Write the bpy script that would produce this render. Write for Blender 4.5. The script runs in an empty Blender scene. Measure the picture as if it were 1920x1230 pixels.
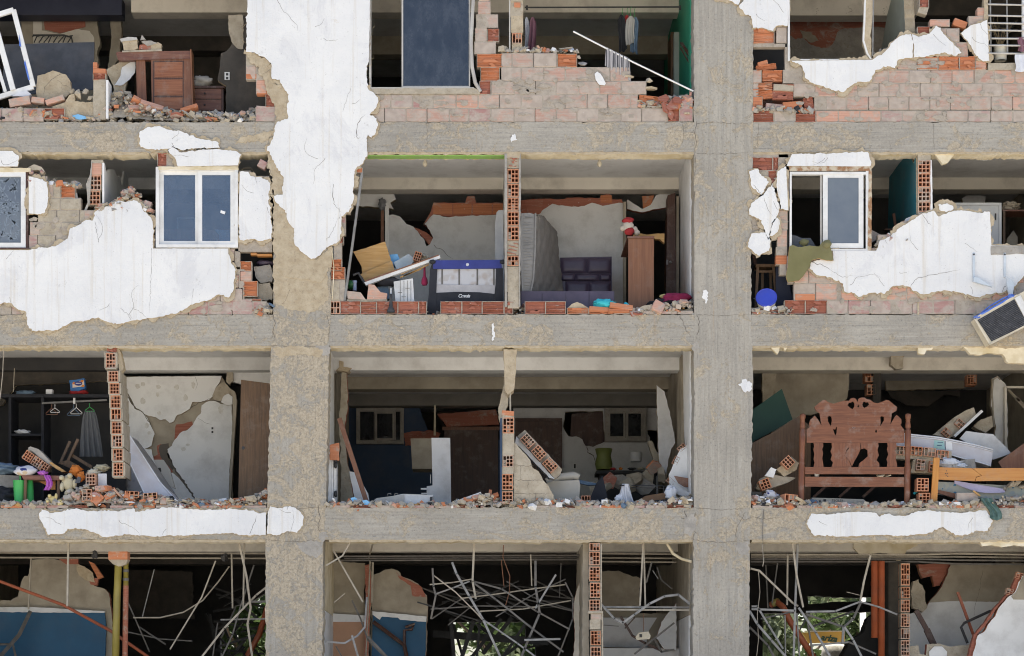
import bpy, bmesh, math, random
from mathutils import Vector, Matrix, Euler, noise
from mathutils.geometry import tessellate_polygon
# ---------------------------------------------------------------- camera, light, exposure
S = bpy.context.scene
COL = S.collection
D = 32.0                      # metres from the camera to the facade plane (y = 0)
PX = 125.0                    # photo pixels per metre on the facade
XC, ZC = -0.48,1.60          # camera x and height; the ground is z = 0
VX, VY = 900.0,1350.0        # photo pixel of the optical axis
cam = bpy.data.cameras.new('camera')
camo = bpy.data.objects.new('camera', cam)
COL.objects.link(camo)
camo.location = (XC, -D, ZC)
camo.rotation_euler = (math.radians(90),0,0)
cam.sensor_width = 36.0
cam.lens = 36.0 * D / (1920 / PX)
cam.shift_x = (960 - VX) / 1920.0
cam.shift_y = (VY - 615) / 1920.0
cam.clip_start, cam.clip_end = 0.5,2000
S.camera = camo
SUN_EL, SUN_AZ = math.radians(77), math.radians(6)
world = bpy.data.worlds.new('World')
S.world = world
world.use_nodes = True
wn = world.node_tree
bg = wn.nodes['Background']
sky = wn.nodes.new('ShaderNodeTexSky')
sky.sky_type = 'NISHITA'
sky.sun_disc = False
sky.sun_elevation = SUN_EL
sky.sun_rotation = SUN_AZ
sky.dust_density = 2.0
sky.ozone_density = 1.0
wn.links.new(sky.outputs[0], bg.inputs[0])
bg.inputs[1].default_value = 0.11
sl = bpy.data.lights.new('sun', 'SUN')
sl.energy = 4.8
sl.angle = math.radians(0.5)
sl.color = (1.0,0.95,0.87)
so = bpy.data.objects.new('sun', sl)
COL.objects.link(so)
sdir = Vector((-math.sin(SUN_AZ) * math.cos(SUN_EL),-math.cos(SUN_AZ) * math.cos(SUN_EL),-math.sin(SUN_EL)))
so.rotation_euler = sdir.to_track_quat('-Z', 'Y').to_euler()
so.location = (2,20,40)
S.view_settings.view_transform = 'Standard'
S.view_settings.look = 'None'
S.view_settings.gamma = 1.0
S.view_settings.use_curve_mapping = False
S.view_settings.exposure = 1.22
S.render.engine = 'CYCLES'
S.cycles.use_denoising = True
S.cycles.filter_width = 1.05
S.cycles.max_bounces = 7
S.cycles.diffuse_bounces = 4
S.cycles.glossy_bounces = 3
S.cycles.transparent_max_bounces = 8
S.cycles.caustics_reflective = False
S.cycles.caustics_refractive = False
S.cycles.sample_clamp_indirect = 6.0
# ---------------------------------------------------------------- coordinates
def W(px, py, d=0.0):
  """The point at depth d (m behind the facade plane) that the photo shows at this pixel."""
  s = (D + d) / D
  return Vector((XC + (px - VX) / PX * s, d, ZC + (VY - py) / PX * s))
def X(px): return XC + (px - VX) / PX
def Z(py): return ZC + (VY - py) / PX
FL = {1: Z(229),2: Z(590),3: Z(952),4: Z(1315)}        # floor levels
CE = {1: Z(-102),2: Z(261),3: Z(622.4),4: Z(984.4)}        # ceilings
# ---------------------------------------------------------------- materials
class NT:
  def __init__(s, name):
    s.m = bpy.data.materials.new(name)
    s.m.use_nodes = True
    s.t = s.m.node_tree
    s.b = s.t.nodes['Principled BSDF']
    s.geo = s.t.nodes.new('ShaderNodeNewGeometry')
    s.pos = s.geo.outputs['Position']
  def n(s, k, **kw):
    x = s.t.nodes.new(k)
    for a, v in kw.items(): setattr(x, a, v)
    return x
  def l(s, a, b): s.t.links.new(a, b)
  def mapped(s, scale):
    mp = s.n('ShaderNodeMapping')
    mp.inputs['Scale'].default_value = scale
    s.l(s.pos, mp.inputs['Vector'])
    return mp.outputs[0]
  def noise(s, scale, detail=6, rough=.55, stretch=None, dist=0.0):
    x = s.n('ShaderNodeTexNoise')
    x.inputs['Scale'].default_value = scale
    x.inputs['Detail'].default_value = detail
    x.inputs['Roughness'].default_value = rough
    x.inputs['Distortion'].default_value = dist
    s.l(s.mapped(stretch) if stretch else s.pos, x.inputs['Vector'])
    return x.outputs['Fac']
  def ramp(s, fac, lo, hi):
    x = s.n('ShaderNodeMapRange')
    x.inputs['From Min'].default_value = lo
    x.inputs['From Max'].default_value = hi
    x.clamp = True
    s.l(fac, x.inputs['Value'])
    return x.outputs[0]
  def mix(s, fac, a, b, blend='MIX'):
    x = s.n('ShaderNodeMix', data_type='RGBA', blend_type=blend)
    for k, v in ((0, fac),(6, a),(7, b)):
      if isinstance(v, (int, float)): x.inputs[k].default_value = v
      elif isinstance(v, tuple): x.inputs[k].default_value = (*v[:3], 1)
      else: s.l(v, x.inputs[k])
    return x.outputs[2]
  def math(s, op, a, b=None):
    x = s.n('ShaderNodeMath', operation=op)
    for k, v in ((0, a),(1, b)):
      if v is None: continue
      if isinstance(v, (int, float)): x.inputs[k].default_value = v
      else: s.l(v, x.inputs[k])
    return x.outputs[0]
  def color(s, c):
    if isinstance(c, tuple): s.b.inputs['Base Color'].default_value = (*c, 1)
    else: s.l(c, s.b.inputs['Base Color'])
  def bump(s, h, strength=.3, dist=.01):
    x = s.n('ShaderNodeBump')
    x.inputs['Strength'].default_value = strength
    x.inputs['Distance'].default_value = dist
    s.l(h, x.inputs['Height'])
    s.l(x.outputs[0], s.b.inputs['Normal'])
  def rough(s, v): s.b.inputs['Roughness'].default_value = v
  def objrand(s): return s.n('ShaderNodeObjectInfo').outputs['Random']
def simple(name, c1, c2=None, scale=5.0, rough=.8, bump=.25, bscale=60, metal=0.0, lo=.35, hi=.65, stretch=None, dist=.004, vary=0.0, dirt=0.0):
  q = NT(name)
  c = q.mix(q.ramp(q.noise(scale, 8,.6, stretch), lo, hi), c1, c2 or c1)
  if dirt:
    c = q.mix(q.math('MULTIPLY', q.ramp(q.noise(2.3,8,.68),.48,.72), dirt), c, (.16,.13,.10))
  if vary:
    c = q.mix(q.math('MULTIPLY', q.objrand(), vary), c, (.05,.04,.03))
  q.color(c); q.rough(rough)
  q.b.inputs['Metallic'].default_value = metal
  if bump: q.bump(q.noise(bscale, 5,.6, stretch), bump, dist)
  return q.m
def concrete(name, vert, cover):
  q = NT(name)
  st = (9,9,.45) if vert else (.5,9,13)
  base = q.mix(q.ramp(q.noise(.8,7,.62),.36,.64),(.30,.276,.238),(.41,.378,.325))
  base = q.mix(q.math('MULTIPLY', q.ramp(q.noise(1.7,9,.70, st),.44,.62),.55), base, (.235,.225,.205))
  base = q.mix(q.math('MULTIPLY', q.ramp(q.noise(2.6,8,.68, st),.54,.68),.55), base, (.48,.455,.405))
  zone = q.math('MULTIPLY', q.math('SUBTRACT', q.noise(.6,5,.6),.5),.55)
  n1 = q.math('ADD', q.noise(4.2,12,.74,(1,1,.8) if vert else (.7,1,1),1.1), zone)
  tan = q.ramp(n1,.60 - cover * .20,.66 - cover * .20)
  grit = q.noise(26,9,.78)
  tc = q.mix(q.ramp(grit, .40,.60),(.36,.295,.205),(.50,.42,.31))
  c = q.mix(q.math('MULTIPLY', tan, .82), base, tc)
  # pockets where the tan coat has flaked off again
  flake = q.math('MULTIPLY', q.ramp(q.noise(9,10,.78, None, .8),.545,.575), tan)
  c = q.mix(q.math('MULTIPLY', flake, .75), c, (.30,.285,.255))
  pale = q.ramp(q.math('ADD', q.noise(2.1,10,.70, None, .7), zone),.63,.66)
  c = q.mix(q.math('MULTIPLY', pale, .6), c, (.52,.44,.32))
  c = q.mix(.12, c, q.mix(q.ramp(grit, .42,.58),(.18,.165,.135),(.62,.56,.46)))
  c = q.mix(q.math('MULTIPLY', q.ramp(q.noise(38,4,.65),.64,.70),.55), c, (.14,.13,.11))
  c = q.mix(q.math('MULTIPLY', q.ramp(q.noise(4.3,11,.80),.675,.695),.7), c, (.62,.60,.57))
  drip = q.math('MULTIPLY', q.ramp(q.noise(3.0,6,.6,(6,6,.2)),.60,.72), q.ramp(q.noise(.7,3),.48,.6))
  c = q.mix(q.math('MULTIPLY', drip, .45), c, (.40,.26,.14))
  sep = q.n('ShaderNodeSeparateXYZ'); q.l(q.pos, sep.inputs[0])
  if vert: ph = q.math('FRACT', q.math('MULTIPLY', sep.outputs[0], 7.3))
  else: ph = q.math('FRACT', q.math('ADD', q.math('MULTIPLY', sep.outputs[2], 4.14),.37))
  line = q.ramp(q.math('ABSOLUTE', q.math('SUBTRACT', ph, .5)),.0,.022)
  lw = q.math('MULTIPLY', q.math('SUBTRACT', 1.0, line), q.ramp(q.noise(2.0,3),.46,.58))
  c = q.mix(q.math('MULTIPLY', lw, .25), c, (.17,.16,.145))
  q.color(c); q.rough(.93)
  h = q.math('ADD', q.math('MULTIPLY', q.math('SUBTRACT', tan, flake),.4), q.math('MULTIPLY', q.noise(32,8,.72),.6))
  h = q.math('ADD', h, q.math('MULTIPLY', pale, .6))
  h = q.math('SUBTRACT', h, q.math('MULTIPLY', lw, .4))
  h = q.math('SUBTRACT', h, q.math('MULTIPLY', q.ramp(q.noise(30,2,.5),.63,.72),.9))
  q.bump(h, .8,.010)
  return q.m
def plaster_mat():
  q = NT('white_plaster')
  c = q.mix(q.ramp(q.noise(.9,8,.66),.36,.62),(.69,.69,.69),(.77,.765,.75))
  c = q.mix(q.math('MULTIPLY', q.ramp(q.noise(1.7,11,.76,(1,1,.6),.6),.53,.60),.38), c, (.56,.56,.585))
  c = q.mix(q.math('MULTIPLY', q.ramp(q.noise(2.0,7,.66,(6,6,.2)),.55,.72),.5), c, (.55,.475,.36))
  c = q.mix(q.math('MULTIPLY', q.ramp(q.noise(5.5,12,.82,(1,1,.7)),.61,.64),.45), c, (.44,.42,.40))
  c = q.mix(q.math('MULTIPLY', q.ramp(q.noise(1.3,10,.78),.64,.67),.5), c, (.60,.53,.41))
  c = q.mix(q.math('MULTIPLY', q.ramp(q.noise(48,3,.6),.68,.73),.6), c, (.28,.26,.235))
  q.color(c); q.rough(.9)
  q.bump(q.math('ADD', q.math('ADD', q.math('MULTIPLY', q.noise(2.2,8,.6),1.6), q.noise(9,8,.65)), q.math('MULTIPLY', q.noise(70,5,.6),.35)),.6,.016)
  return q.m
def tan_mat(name='render_coat', a=(.40,.32,.215), b=(.50,.42,.30)):
  q = NT(name)
  c = q.mix(q.ramp(q.noise(7,8,.65),.38,.62), a, b)
  c = q.mix(q.math('MULTIPLY', q.ramp(q.noise(18,6,.7),.55,.65),.5), c, (.25,.20,.14))
  q.color(c); q.rough(.95)
  q.bump(q.math('ADD', q.noise(22,8,.72), q.noise(6,4)),.8,.014)
  return q.m
def brick_mat(name, a, b, smear, smear_c=(.375,.325,.275)):
  q = NT(name)
  r = q.objrand()
  c = q.mix(r, a, b)
  c = q.mix(q.math('MULTIPLY', q.ramp(q.noise(3.0,4,.5,(.6,1,26)),.40,.62),.35), c, tuple(min(1, x * 1.35 + .03) for x in b))
  n = q.noise(5.0,12,.78,(.7,1,1.3),.6)
  sh = q.math('ADD', n, q.math('MULTIPLY', q.math('SUBTRACT', r, .5),.13))
  c = q.mix(q.math('MULTIPLY', q.ramp(sh, .60 - smear * .22,.72 - smear * .22),.86), c, q.mix(q.ramp(q.noise(9,5),.4,.6), smear_c, (.455,.40,.34)))
  c = q.mix(q.math('MULTIPLY', q.ramp(q.noise(20,4,.6),.66,.72),.5), c, (.6,.57,.53))
  q.color(c); q.rough(.93)
  h = q.math('ADD', q.math('MULTIPLY', q.noise(4,3,.5,(.3,1,30)),.5), q.noise(26,8,.7))
  q.bump(h, .6,.008)
  return q.m
def wood(name, a, b, axis=0, scale=3.0, rough=.55, dirt=.4):
  q = NT(name)
  st = [14,14,14]; st[axis] = .9
  c = q.mix(q.ramp(q.noise(scale, 6,.6, tuple(st),.7),.36,.64), a, b)
  c = q.mix(q.math('MULTIPLY', q.ramp(q.noise(5,7,.7),.52,.70), dirt), c, (.30,.265,.225))
  q.color(c); q.rough(rough)
  q.bump(q.noise(scale * 2,5,.6, tuple(st)),.2,.004)
  return q.m
def glass(name, tint, gloss=.22, rough=.03):
  q = NT(name)
  q.t.nodes.remove(q.b)
  tr = q.n('ShaderNodeBsdfTransparent'); tr.inputs[0].default_value = (*tint, 1)
  gl = q.n('ShaderNodeBsdfGlossy'); gl.inputs['Roughness'].default_value = rough
  gl.inputs[0].default_value = (.85,.9,1,1)
  df = q.n('ShaderNodeBsdfDiffuse'); df.inputs[0].default_value = (.30,.32,.35,1)
  m0 = q.n('ShaderNodeMixShader')
  q.l(q.math('ADD', q.math('MULTIPLY', q.ramp(q.noise(5.0,9,.75,(1,1,.5)),.42,.72),.13),.06), m0.inputs[0])
  q.l(tr.outputs[0], m0.inputs[1]); q.l(df.outputs[0], m0.inputs[2])
  mx = q.n('ShaderNodeMixShader'); mx.inputs[0].default_value = gloss
  q.l(m0.outputs[0], mx.inputs[1]); q.l(gl.outputs[0], mx.inputs[2])
  q.l(mx.outputs[0], q.t.nodes['Material Output'].inputs[0])
  return q.m
def pattern(name, a, b, scale, lo, hi, c3=None, rough=.8):
  q = NT(name)
  v = q.n('ShaderNodeTexVoronoi'); v.inputs['Scale'].default_value = scale
  q.l(q.pos, v.inputs['Vector'])
  d = q.math('ADD', v.outputs['Distance'], q.math('MULTIPLY', q.math('SUBTRACT', q.noise(scale * 1.6,3,.5),.5),.7))
  c = q.mix(q.ramp(d, lo, hi), b, a)
  if c3: c = q.mix(q.ramp(q.noise(scale * .7,2),.60,.63), c, c3)
  q.color(c); q.rough(rough)
  return q.m
MT = {}
MT['conc_col'] = concrete('column_concrete', True, .35)
MT['conc_tan'] = concrete('column_concrete_rough', True, .85)
MT['conc_beam'] = concrete('beam_concrete', False, .52)
MT['white'] = plaster_mat()
MT['tan'] = tan_mat()
MT['tan2'] = tan_mat('mortar_coat', (.36,.31,.235),(.45,.395,.31))
MT['mortar'] = tan_mat('joint_mortar', (.33,.285,.235),(.43,.375,.31))
MT['mortar_grey'] = tan_mat('grey_mortar', (.30,.28,.25),(.40,.37,.33))
MT['soffit'] = simple('soffit_render', (.58,.48,.30),(.74,.66,.50),3,.9,.5,30, lo=.4, hi=.6)
MT['brick_f'] = brick_mat('brick_pink', (.41,.235,.18),(.46,.31,.25),1.0)
MT['brick_o'] = brick_mat('brick_salmon', (.50,.265,.185),(.52,.31,.235),.72)
MT['brick_r'] = brick_mat('brick_plum', (.34,.185,.165),(.40,.245,.225),.88)
MT['terra'] = brick_mat('terracotta_raw', (.42,.145,.062),(.50,.20,.10),.15)
MT['terra_d'] = brick_mat('terracotta_dark', (.28,.095,.06),(.35,.13,.085),.15)
MT['hollow'] = brick_mat('hollow_brick_clay', (.46,.185,.09),(.52,.26,.16),.4)
MT['crack'] = simple('crack_gap', (.13,.11,.09), rough=1, bump=0)
MT['int_grey'] = simple('paint_pale_grey', (.64,.64,.64),(.71,.705,.70),1.2,.85,.15, dirt=.35)
MT['int_white'] = simple('paint_white', (.72,.715,.70),(.78,.775,.76),1.2,.85,.15, dirt=.3)
MT['int_cream'] = simple('paint_cream', (.66,.61,.53),(.74,.69,.60),1.4,.85,.2, dirt=.35)
MT['ceil'] = simple('paint_ceiling', (.70,.695,.685),(.77,.765,.755),1.1,.9,.15, dirt=.3)
MT['dust_shade_wall'] = simple('dusty_shaded_render', (.30,.26,.20),(.42,.37,.29),2.2,.95,.4,25, lo=.35, hi=.65, dirt=.5)  # dusty walls; also paints shade on deeper beams and a pier side
MT['dark_wall'] = simple('shaded_dark_wall', (.045,.041,.037),(.085,.076,.065),1.8,.95,.3, dirt=.5)  # very low albedo paints in the darkness of the deep rooms
MT['black_wall'] = simple('unlit_dark_paint', (.035,.035,.036),(.055,.052,.05),2,.9,.2)  # black paint; also stands in for shade in deep rooms and gaps
MT['navy'] = simple('navy_paint', (.012,.016,.04),(.022,.027,.055),3,.55,.2)
MT['blue_wall'] = simple('blue_paint', (.004,.062,.135),(.007,.08,.165),2,.6,.1, dirt=.12)
MT['deep_blue'] = simple('deep_blue_paint', (.010,.035,.085),(.015,.045,.105),2,.6,.1, dirt=.2)
MT['teal'] = simple('teal_paint', (.02,.15,.20),(.035,.20,.25),2.2,.7,.2, dirt=.4)
MT['green'] = simple('green_paint', (.015,.24,.14),(.02,.29,.17),1.5,.6,.1, dirt=.2)
MT['palegreen'] = simple('pale_green_paint', (.34,.38,.34),(.40,.44,.40),2,.8,.2, dirt=.4)
MT['lime'] = simple('lime_paint', (.24,.44,.10),(.29,.49,.14),3,.8,.1, dirt=.4)
MT['peach'] = simple('peach_paint', (.42,.24,.15),(.48,.28,.18),2,.8,.1, dirt=.2)
MT['wood_red'] = wood('red_brown_wood', (.135,.045,.018),(.215,.078,.033),0,3,.45)
MT['wood_redv'] = wood('red_brown_wood_upright', (.135,.045,.018),(.215,.077,.033),2,3,.45)
MT['wood_brown'] = wood('brown_wood', (.095,.050,.020),(.15,.080,.034),2,2.5,.5,.18)
MT['wood_brownh'] = wood('brown_wood_level', (.12,.045,.03),(.20,.085,.05),0,2.5,.5)
MT['wood_mahog'] = wood('faded_mahogany', (.15,.058,.029),(.225,.095,.047),2,2.5,.5,.35)
MT['wood_panel'] = wood('faded_panel', (.22,.075,.032),(.30,.118,.053),0,2.5,.5,.3)
MT['wood_dark'] = wood('dark_wood', (.05,.02,.013),(.085,.036,.022),2,2.5,.5)
MT['wood_honey'] = wood('honey_pine', (.43,.175,.038),(.50,.235,.062),0,2.0,.45,.2)
MT['wood_honeyv'] = wood('honey_pine_upright', (.46,.18,.03),(.54,.24,.05),2,2.0,.4,.08)
MT['wood_ply'] = wood('torn_plywood', (.42,.23,.07),(.54,.33,.13),0,2.0,.7,.25)
MT['wood_teak'] = wood('teak_veneer', (.17,.068,.030),(.235,.10,.045),2,1.6,.5,.15)
MT['white_metal'] = simple('white_lacquer', (.68,.675,.655),(.78,.775,.76),4,.5,.1, dirt=.32)
MT['grey_metal'] = simple('grey_frame', (.42,.40,.37),(.52,.50,.46),4,.6,.2, dirt=.4)
MT['galv'] = simple('galvanised_steel', (.17,.167,.16),(.29,.285,.275),9,.6,.2, metal=.12, dirt=.55)
MT['galv_d'] = simple('dull_steel', (.085,.08,.074),(.15,.14,.128),9,.6,.2, metal=.25, dirt=.5)
MT['galv_t'] = simple('dusty_conduit', (.29,.255,.20),(.40,.355,.285),9,.7,.2, dirt=.4)
MT['black_metal'] = simple('black_metal', (.03,.03,.032),(.055,.053,.052),6,.6,.2)
MT['orange_pipe'] = simple('orange_pvc', (.26,.062,.022),(.33,.083,.03),4,.5,.1, dirt=.3)
MT['yellow_pipe'] = simple('mustard_pvc', (.21,.17,.03),(.27,.22,.045),4,.5,.1, dirt=.35)
MT['slate'] = simple('slate_board', (.040,.045,.058),(.065,.07,.085),4,.6,.15, lo=.4, hi=.6, dirt=.2)
MT['glass_clear'] = glass('window_glass', (.66,.72,.78),.11)
MT['glass_navy'] = glass('navy_glass', (.016,.034,.082),.075)
MT['glass_frost'] = simple('frosted_glass', (.115,.14,.18),(.16,.185,.215),1.5,.35,.2,45)
MT['glass_dim'] = glass('dim_glass', (.05,.06,.07),.04)
MT['purple'] = simple('purple_leather', (.062,.046,.078),(.085,.064,.104),4,.42,.15)
MT['mattress'] = simple('grey_mattress_cloth', (.25,.245,.24),(.32,.31,.30),6,.9,.3)
MT['mattress_d'] = simple('quilted_grey_cloth', (.145,.135,.125),(.195,.18,.168),6,.9,.3)
MT['mattress_w'] = pattern('printed_ticking', (.48,.48,.51),(.36,.36,.40),9,.18,.30)
MT['ticking'] = simple('stained_ticking', (.56,.56,.60),(.50,.47,.48),4,.9,.2)
MT['floral'] = pattern('blue_floral_cloth', (.40,.42,.38),(.07,.20,.33),11,.16,.24,(.33,.38,.40))
MT['crib_blue'] = simple('royal_blue_cloth', (.022,.03,.17),(.03,.042,.22),5,.7,.2)
MT['crib_black'] = simple('black_cloth', (.013,.014,.020),(.024,.025,.032),5,.8,.2)
MT['crib_grey'] = simple('grey_mesh_cloth', (.34,.33,.34),(.42,.41,.42),7,.85,.3)
MT['crib_net'] = pattern('mesh_with_quilt_behind', (.46,.46,.48),(.37,.335,.315),7,.2,.5,(.40,.385,.38))
MT['green_pl'] = simple('green_plastic', (.05,.38,.09),(.06,.44,.11),3,.5,.05, dirt=.25)
MT['blue_pl'] = simple('blue_plastic', (.03,.055,.42),(.04,.07,.50),3,.4,.05, dirt=.2)
MT['cream_pl'] = simple('cream_plastic', (.60,.53,.40),(.66,.60,.47),3,.5,.1, dirt=.35)
MT['blue_film'] = simple('blue_plastic_film', (.05,.12,.48),(.12,.22,.60),9,.3,.4,30)
MT['fin'] = simple('black_fins', (.014,.014,.018),(.045,.045,.055),14,.6,.5,80)
MT['olive'] = simple('olive_upholstery', (.155,.145,.06),(.20,.185,.085),3,.9,.25, dirt=.3)
MT['plush_y'] = simple('yellow_plush', (.56,.46,.20),(.64,.55,.30),9,.95,.7,90)
MT['plush_c'] = simple('cream_plush', (.47,.42,.28),(.54,.49,.36),9,.95,.7,90)
MT['plush_w'] = simple('off_white_plush', (.48,.42,.35),(.56,.50,.43),9,.95,.7,90)
MT['red_cloth'] = simple('red_cloth', (.33,.02,.025),(.42,.04,.04),6,.9,.4)
MT['orange_cloth'] = simple('orange_cloth', (.50,.14,.02),(.56,.18,.03),6,.85,.4)
MT['crimson'] = simple('crimson_cloth', (.22,.012,.05),(.30,.02,.075),6,.9,.5)
MT['magenta'] = simple('magenta_foil', (.36,.07,.40),(.46,.13,.48),8,.35,.5)
MT['cyan_cloth'] = simple('cyan_cloth', (.03,.42,.50),(.06,.52,.60),6,.85,.5)
MT['grey_cloth'] = simple('grey_cloth', (.15,.155,.165),(.20,.205,.215),7,.9,.5, stretch=(7,7,.8))
MT['white_cloth'] = simple('white_cloth', (.62,.63,.67),(.72,.73,.76),6,.9,.5)
MT['black_cloth'] = simple('black_garment', (.016,.017,.02),(.028,.029,.034),6,.9,.5)
MT['denim'] = simple('denim', (.08,.13,.20),(.16,.23,.31),8,.9,.5)
MT['stripe'] = simple('striped_cloth', (.07,.07,.08),(.46,.44,.44),3.2,.9,.2, lo=.44, hi=.54, stretch=(16,1,.25))
MT['patch_cloth'] = pattern('navy_and_white_print', (.58,.57,.60),(.02,.03,.16),6,.30,.34,(.52,.42,.30))
MT['leatherette'] = simple('beige_leather', (.44,.40,.33),(.50,.46,.39),4,.45,.15)
MT['cardboard'] = simple('brown_card', (.22,.12,.065),(.27,.155,.085),4,.9,.1)
MT['wrapper'] = simple('blue_packet', (.02,.12,.35),(.03,.16,.42),6,.4,.1)
MT['packet_w'] = simple('packet_white', (.65,.55,.48),(.72,.62,.54),6,.4,.1)
MT['packet_o'] = simple('packet_orange', (.62,.20,.03), rough=.4, bump=0)
MT['green_board'] = simple('dark_green_board', (.010,.055,.040),(.016,.07,.05),3,.6,.1)
MT['blue_chip'] = simple('sky_blue_flake', (.16,.40,.66),(.22,.46,.72),9,.8,.2)
MT['pot'] = simple('cream_pot', (.56,.52,.42),(.62,.58,.48),4,.6,.2, dirt=.3)
MT['twig'] = simple('dry_twig', (.20,.14,.07),(.27,.20,.11),9,.9,.3)
MT['mauve'] = simple('mauve_cloth', (.20,.09,.12),(.26,.13,.16),6,.9,.4)
MT['pot_green'] = simple('olive_bucket', (.13,.15,.03),(.17,.19,.05),4,.6,.1)
MT['ground'] = simple('sandy_ground', (.40,.37,.32),(.48,.445,.385),.25,.95,.5,6, dist=.05)
def leaf(name, a, b):
  m = simple(name, a, b, 1.4,.6,0, lo=.4, hi=.6)
  t = m.node_tree
  pb, out = t.nodes['Principled BSDF'], t.nodes['Material Output']
  tr = t.nodes.new('ShaderNodeBsdfTranslucent'); mx = t.nodes.new('ShaderNodeMixShader')
  src = pb.inputs['Base Color'].links[0].from_socket
  t.links.new(src, tr.inputs[0]); mx.inputs[0].default_value = .5
  t.links.new(pb.outputs[0], mx.inputs[1]); t.links.new(tr.outputs[0], mx.inputs[2]); t.links.new(mx.outputs[0], out.inputs[0])
  return m
MT['leaf'] = leaf('leaf_green', (.055,.09,.028),(.095,.14,.045))
MT['leaf2'] = leaf('leaf_pale', (.13,.17,.085),(.22,.25,.14))
MT['bark'] = simple('bark', (.13,.095,.065),(.19,.145,.10),6,.9,.6,20, stretch=(4,4,.8))
MT['yellow_sign'] = simple('mustard_board', (.52,.30,.06),(.58,.35,.08),3,.7,.1)
MT['sign_ink'] = simple('dark_green_ink', (.03,.07,.05), rough=.8, bump=0)
MT['logo_white'] = simple('white_print', (.75,.75,.75), rough=.8, bump=0)
MT['dark_ink'] = simple('dark_print', (.06,.06,.07), rough=.8, bump=0)
MT['bracket'] = simple('pale_bracket', (.48,.55,.62),(.58,.63,.68),6,.5,.15, dirt=.3)
MT['floor'] = simple('dirty_floor', (.16,.145,.125),(.24,.215,.18),2,.9,.3, dirt=.4)
MT['deep_shade'] = simple('beam_shade_paint', (.17,.16,.145),(.24,.225,.20),1.8,.9,.2, dirt=.4)  # darker tone for the third beam, shade put into its colour
# ---------------------------------------------------------------- object helpers
WL = {}                                   # world location of every thing and part
def thing(name, label, cat, loc=(0,0,0), group=None):
  o = bpy.data.objects.new(name, None)
  COL.objects.link(o)
  o.empty_display_size = .1
  o.location = loc
  o['label'] = label; o['category'] = cat
  if group: o['group'] = group
  WL[o.name] = Vector(loc)
  return o
def structure(o, kind='structure'):
  o['kind'] = kind
  for k in ('label', 'category'):
    if k in o: del o[k]
  return o
def tag(o, label, cat, group=None):
  o['label'] = label; o['category'] = cat
  if group: o['group'] = group
  return o
def link(name, me, parent=None, loc=None):
  """An object with given mesh data; loc is in world space."""
  o = bpy.data.objects.new(name, me)
  COL.objects.link(o)
  w = Vector(loc) if loc is not None else (WL[parent.name] if parent else Vector((0,0,0)))
  if parent:
    o.parent = parent
    o.location = w - WL[parent.name]
  else:
    o.location = w
  WL[o.name] = w
  return o
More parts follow.
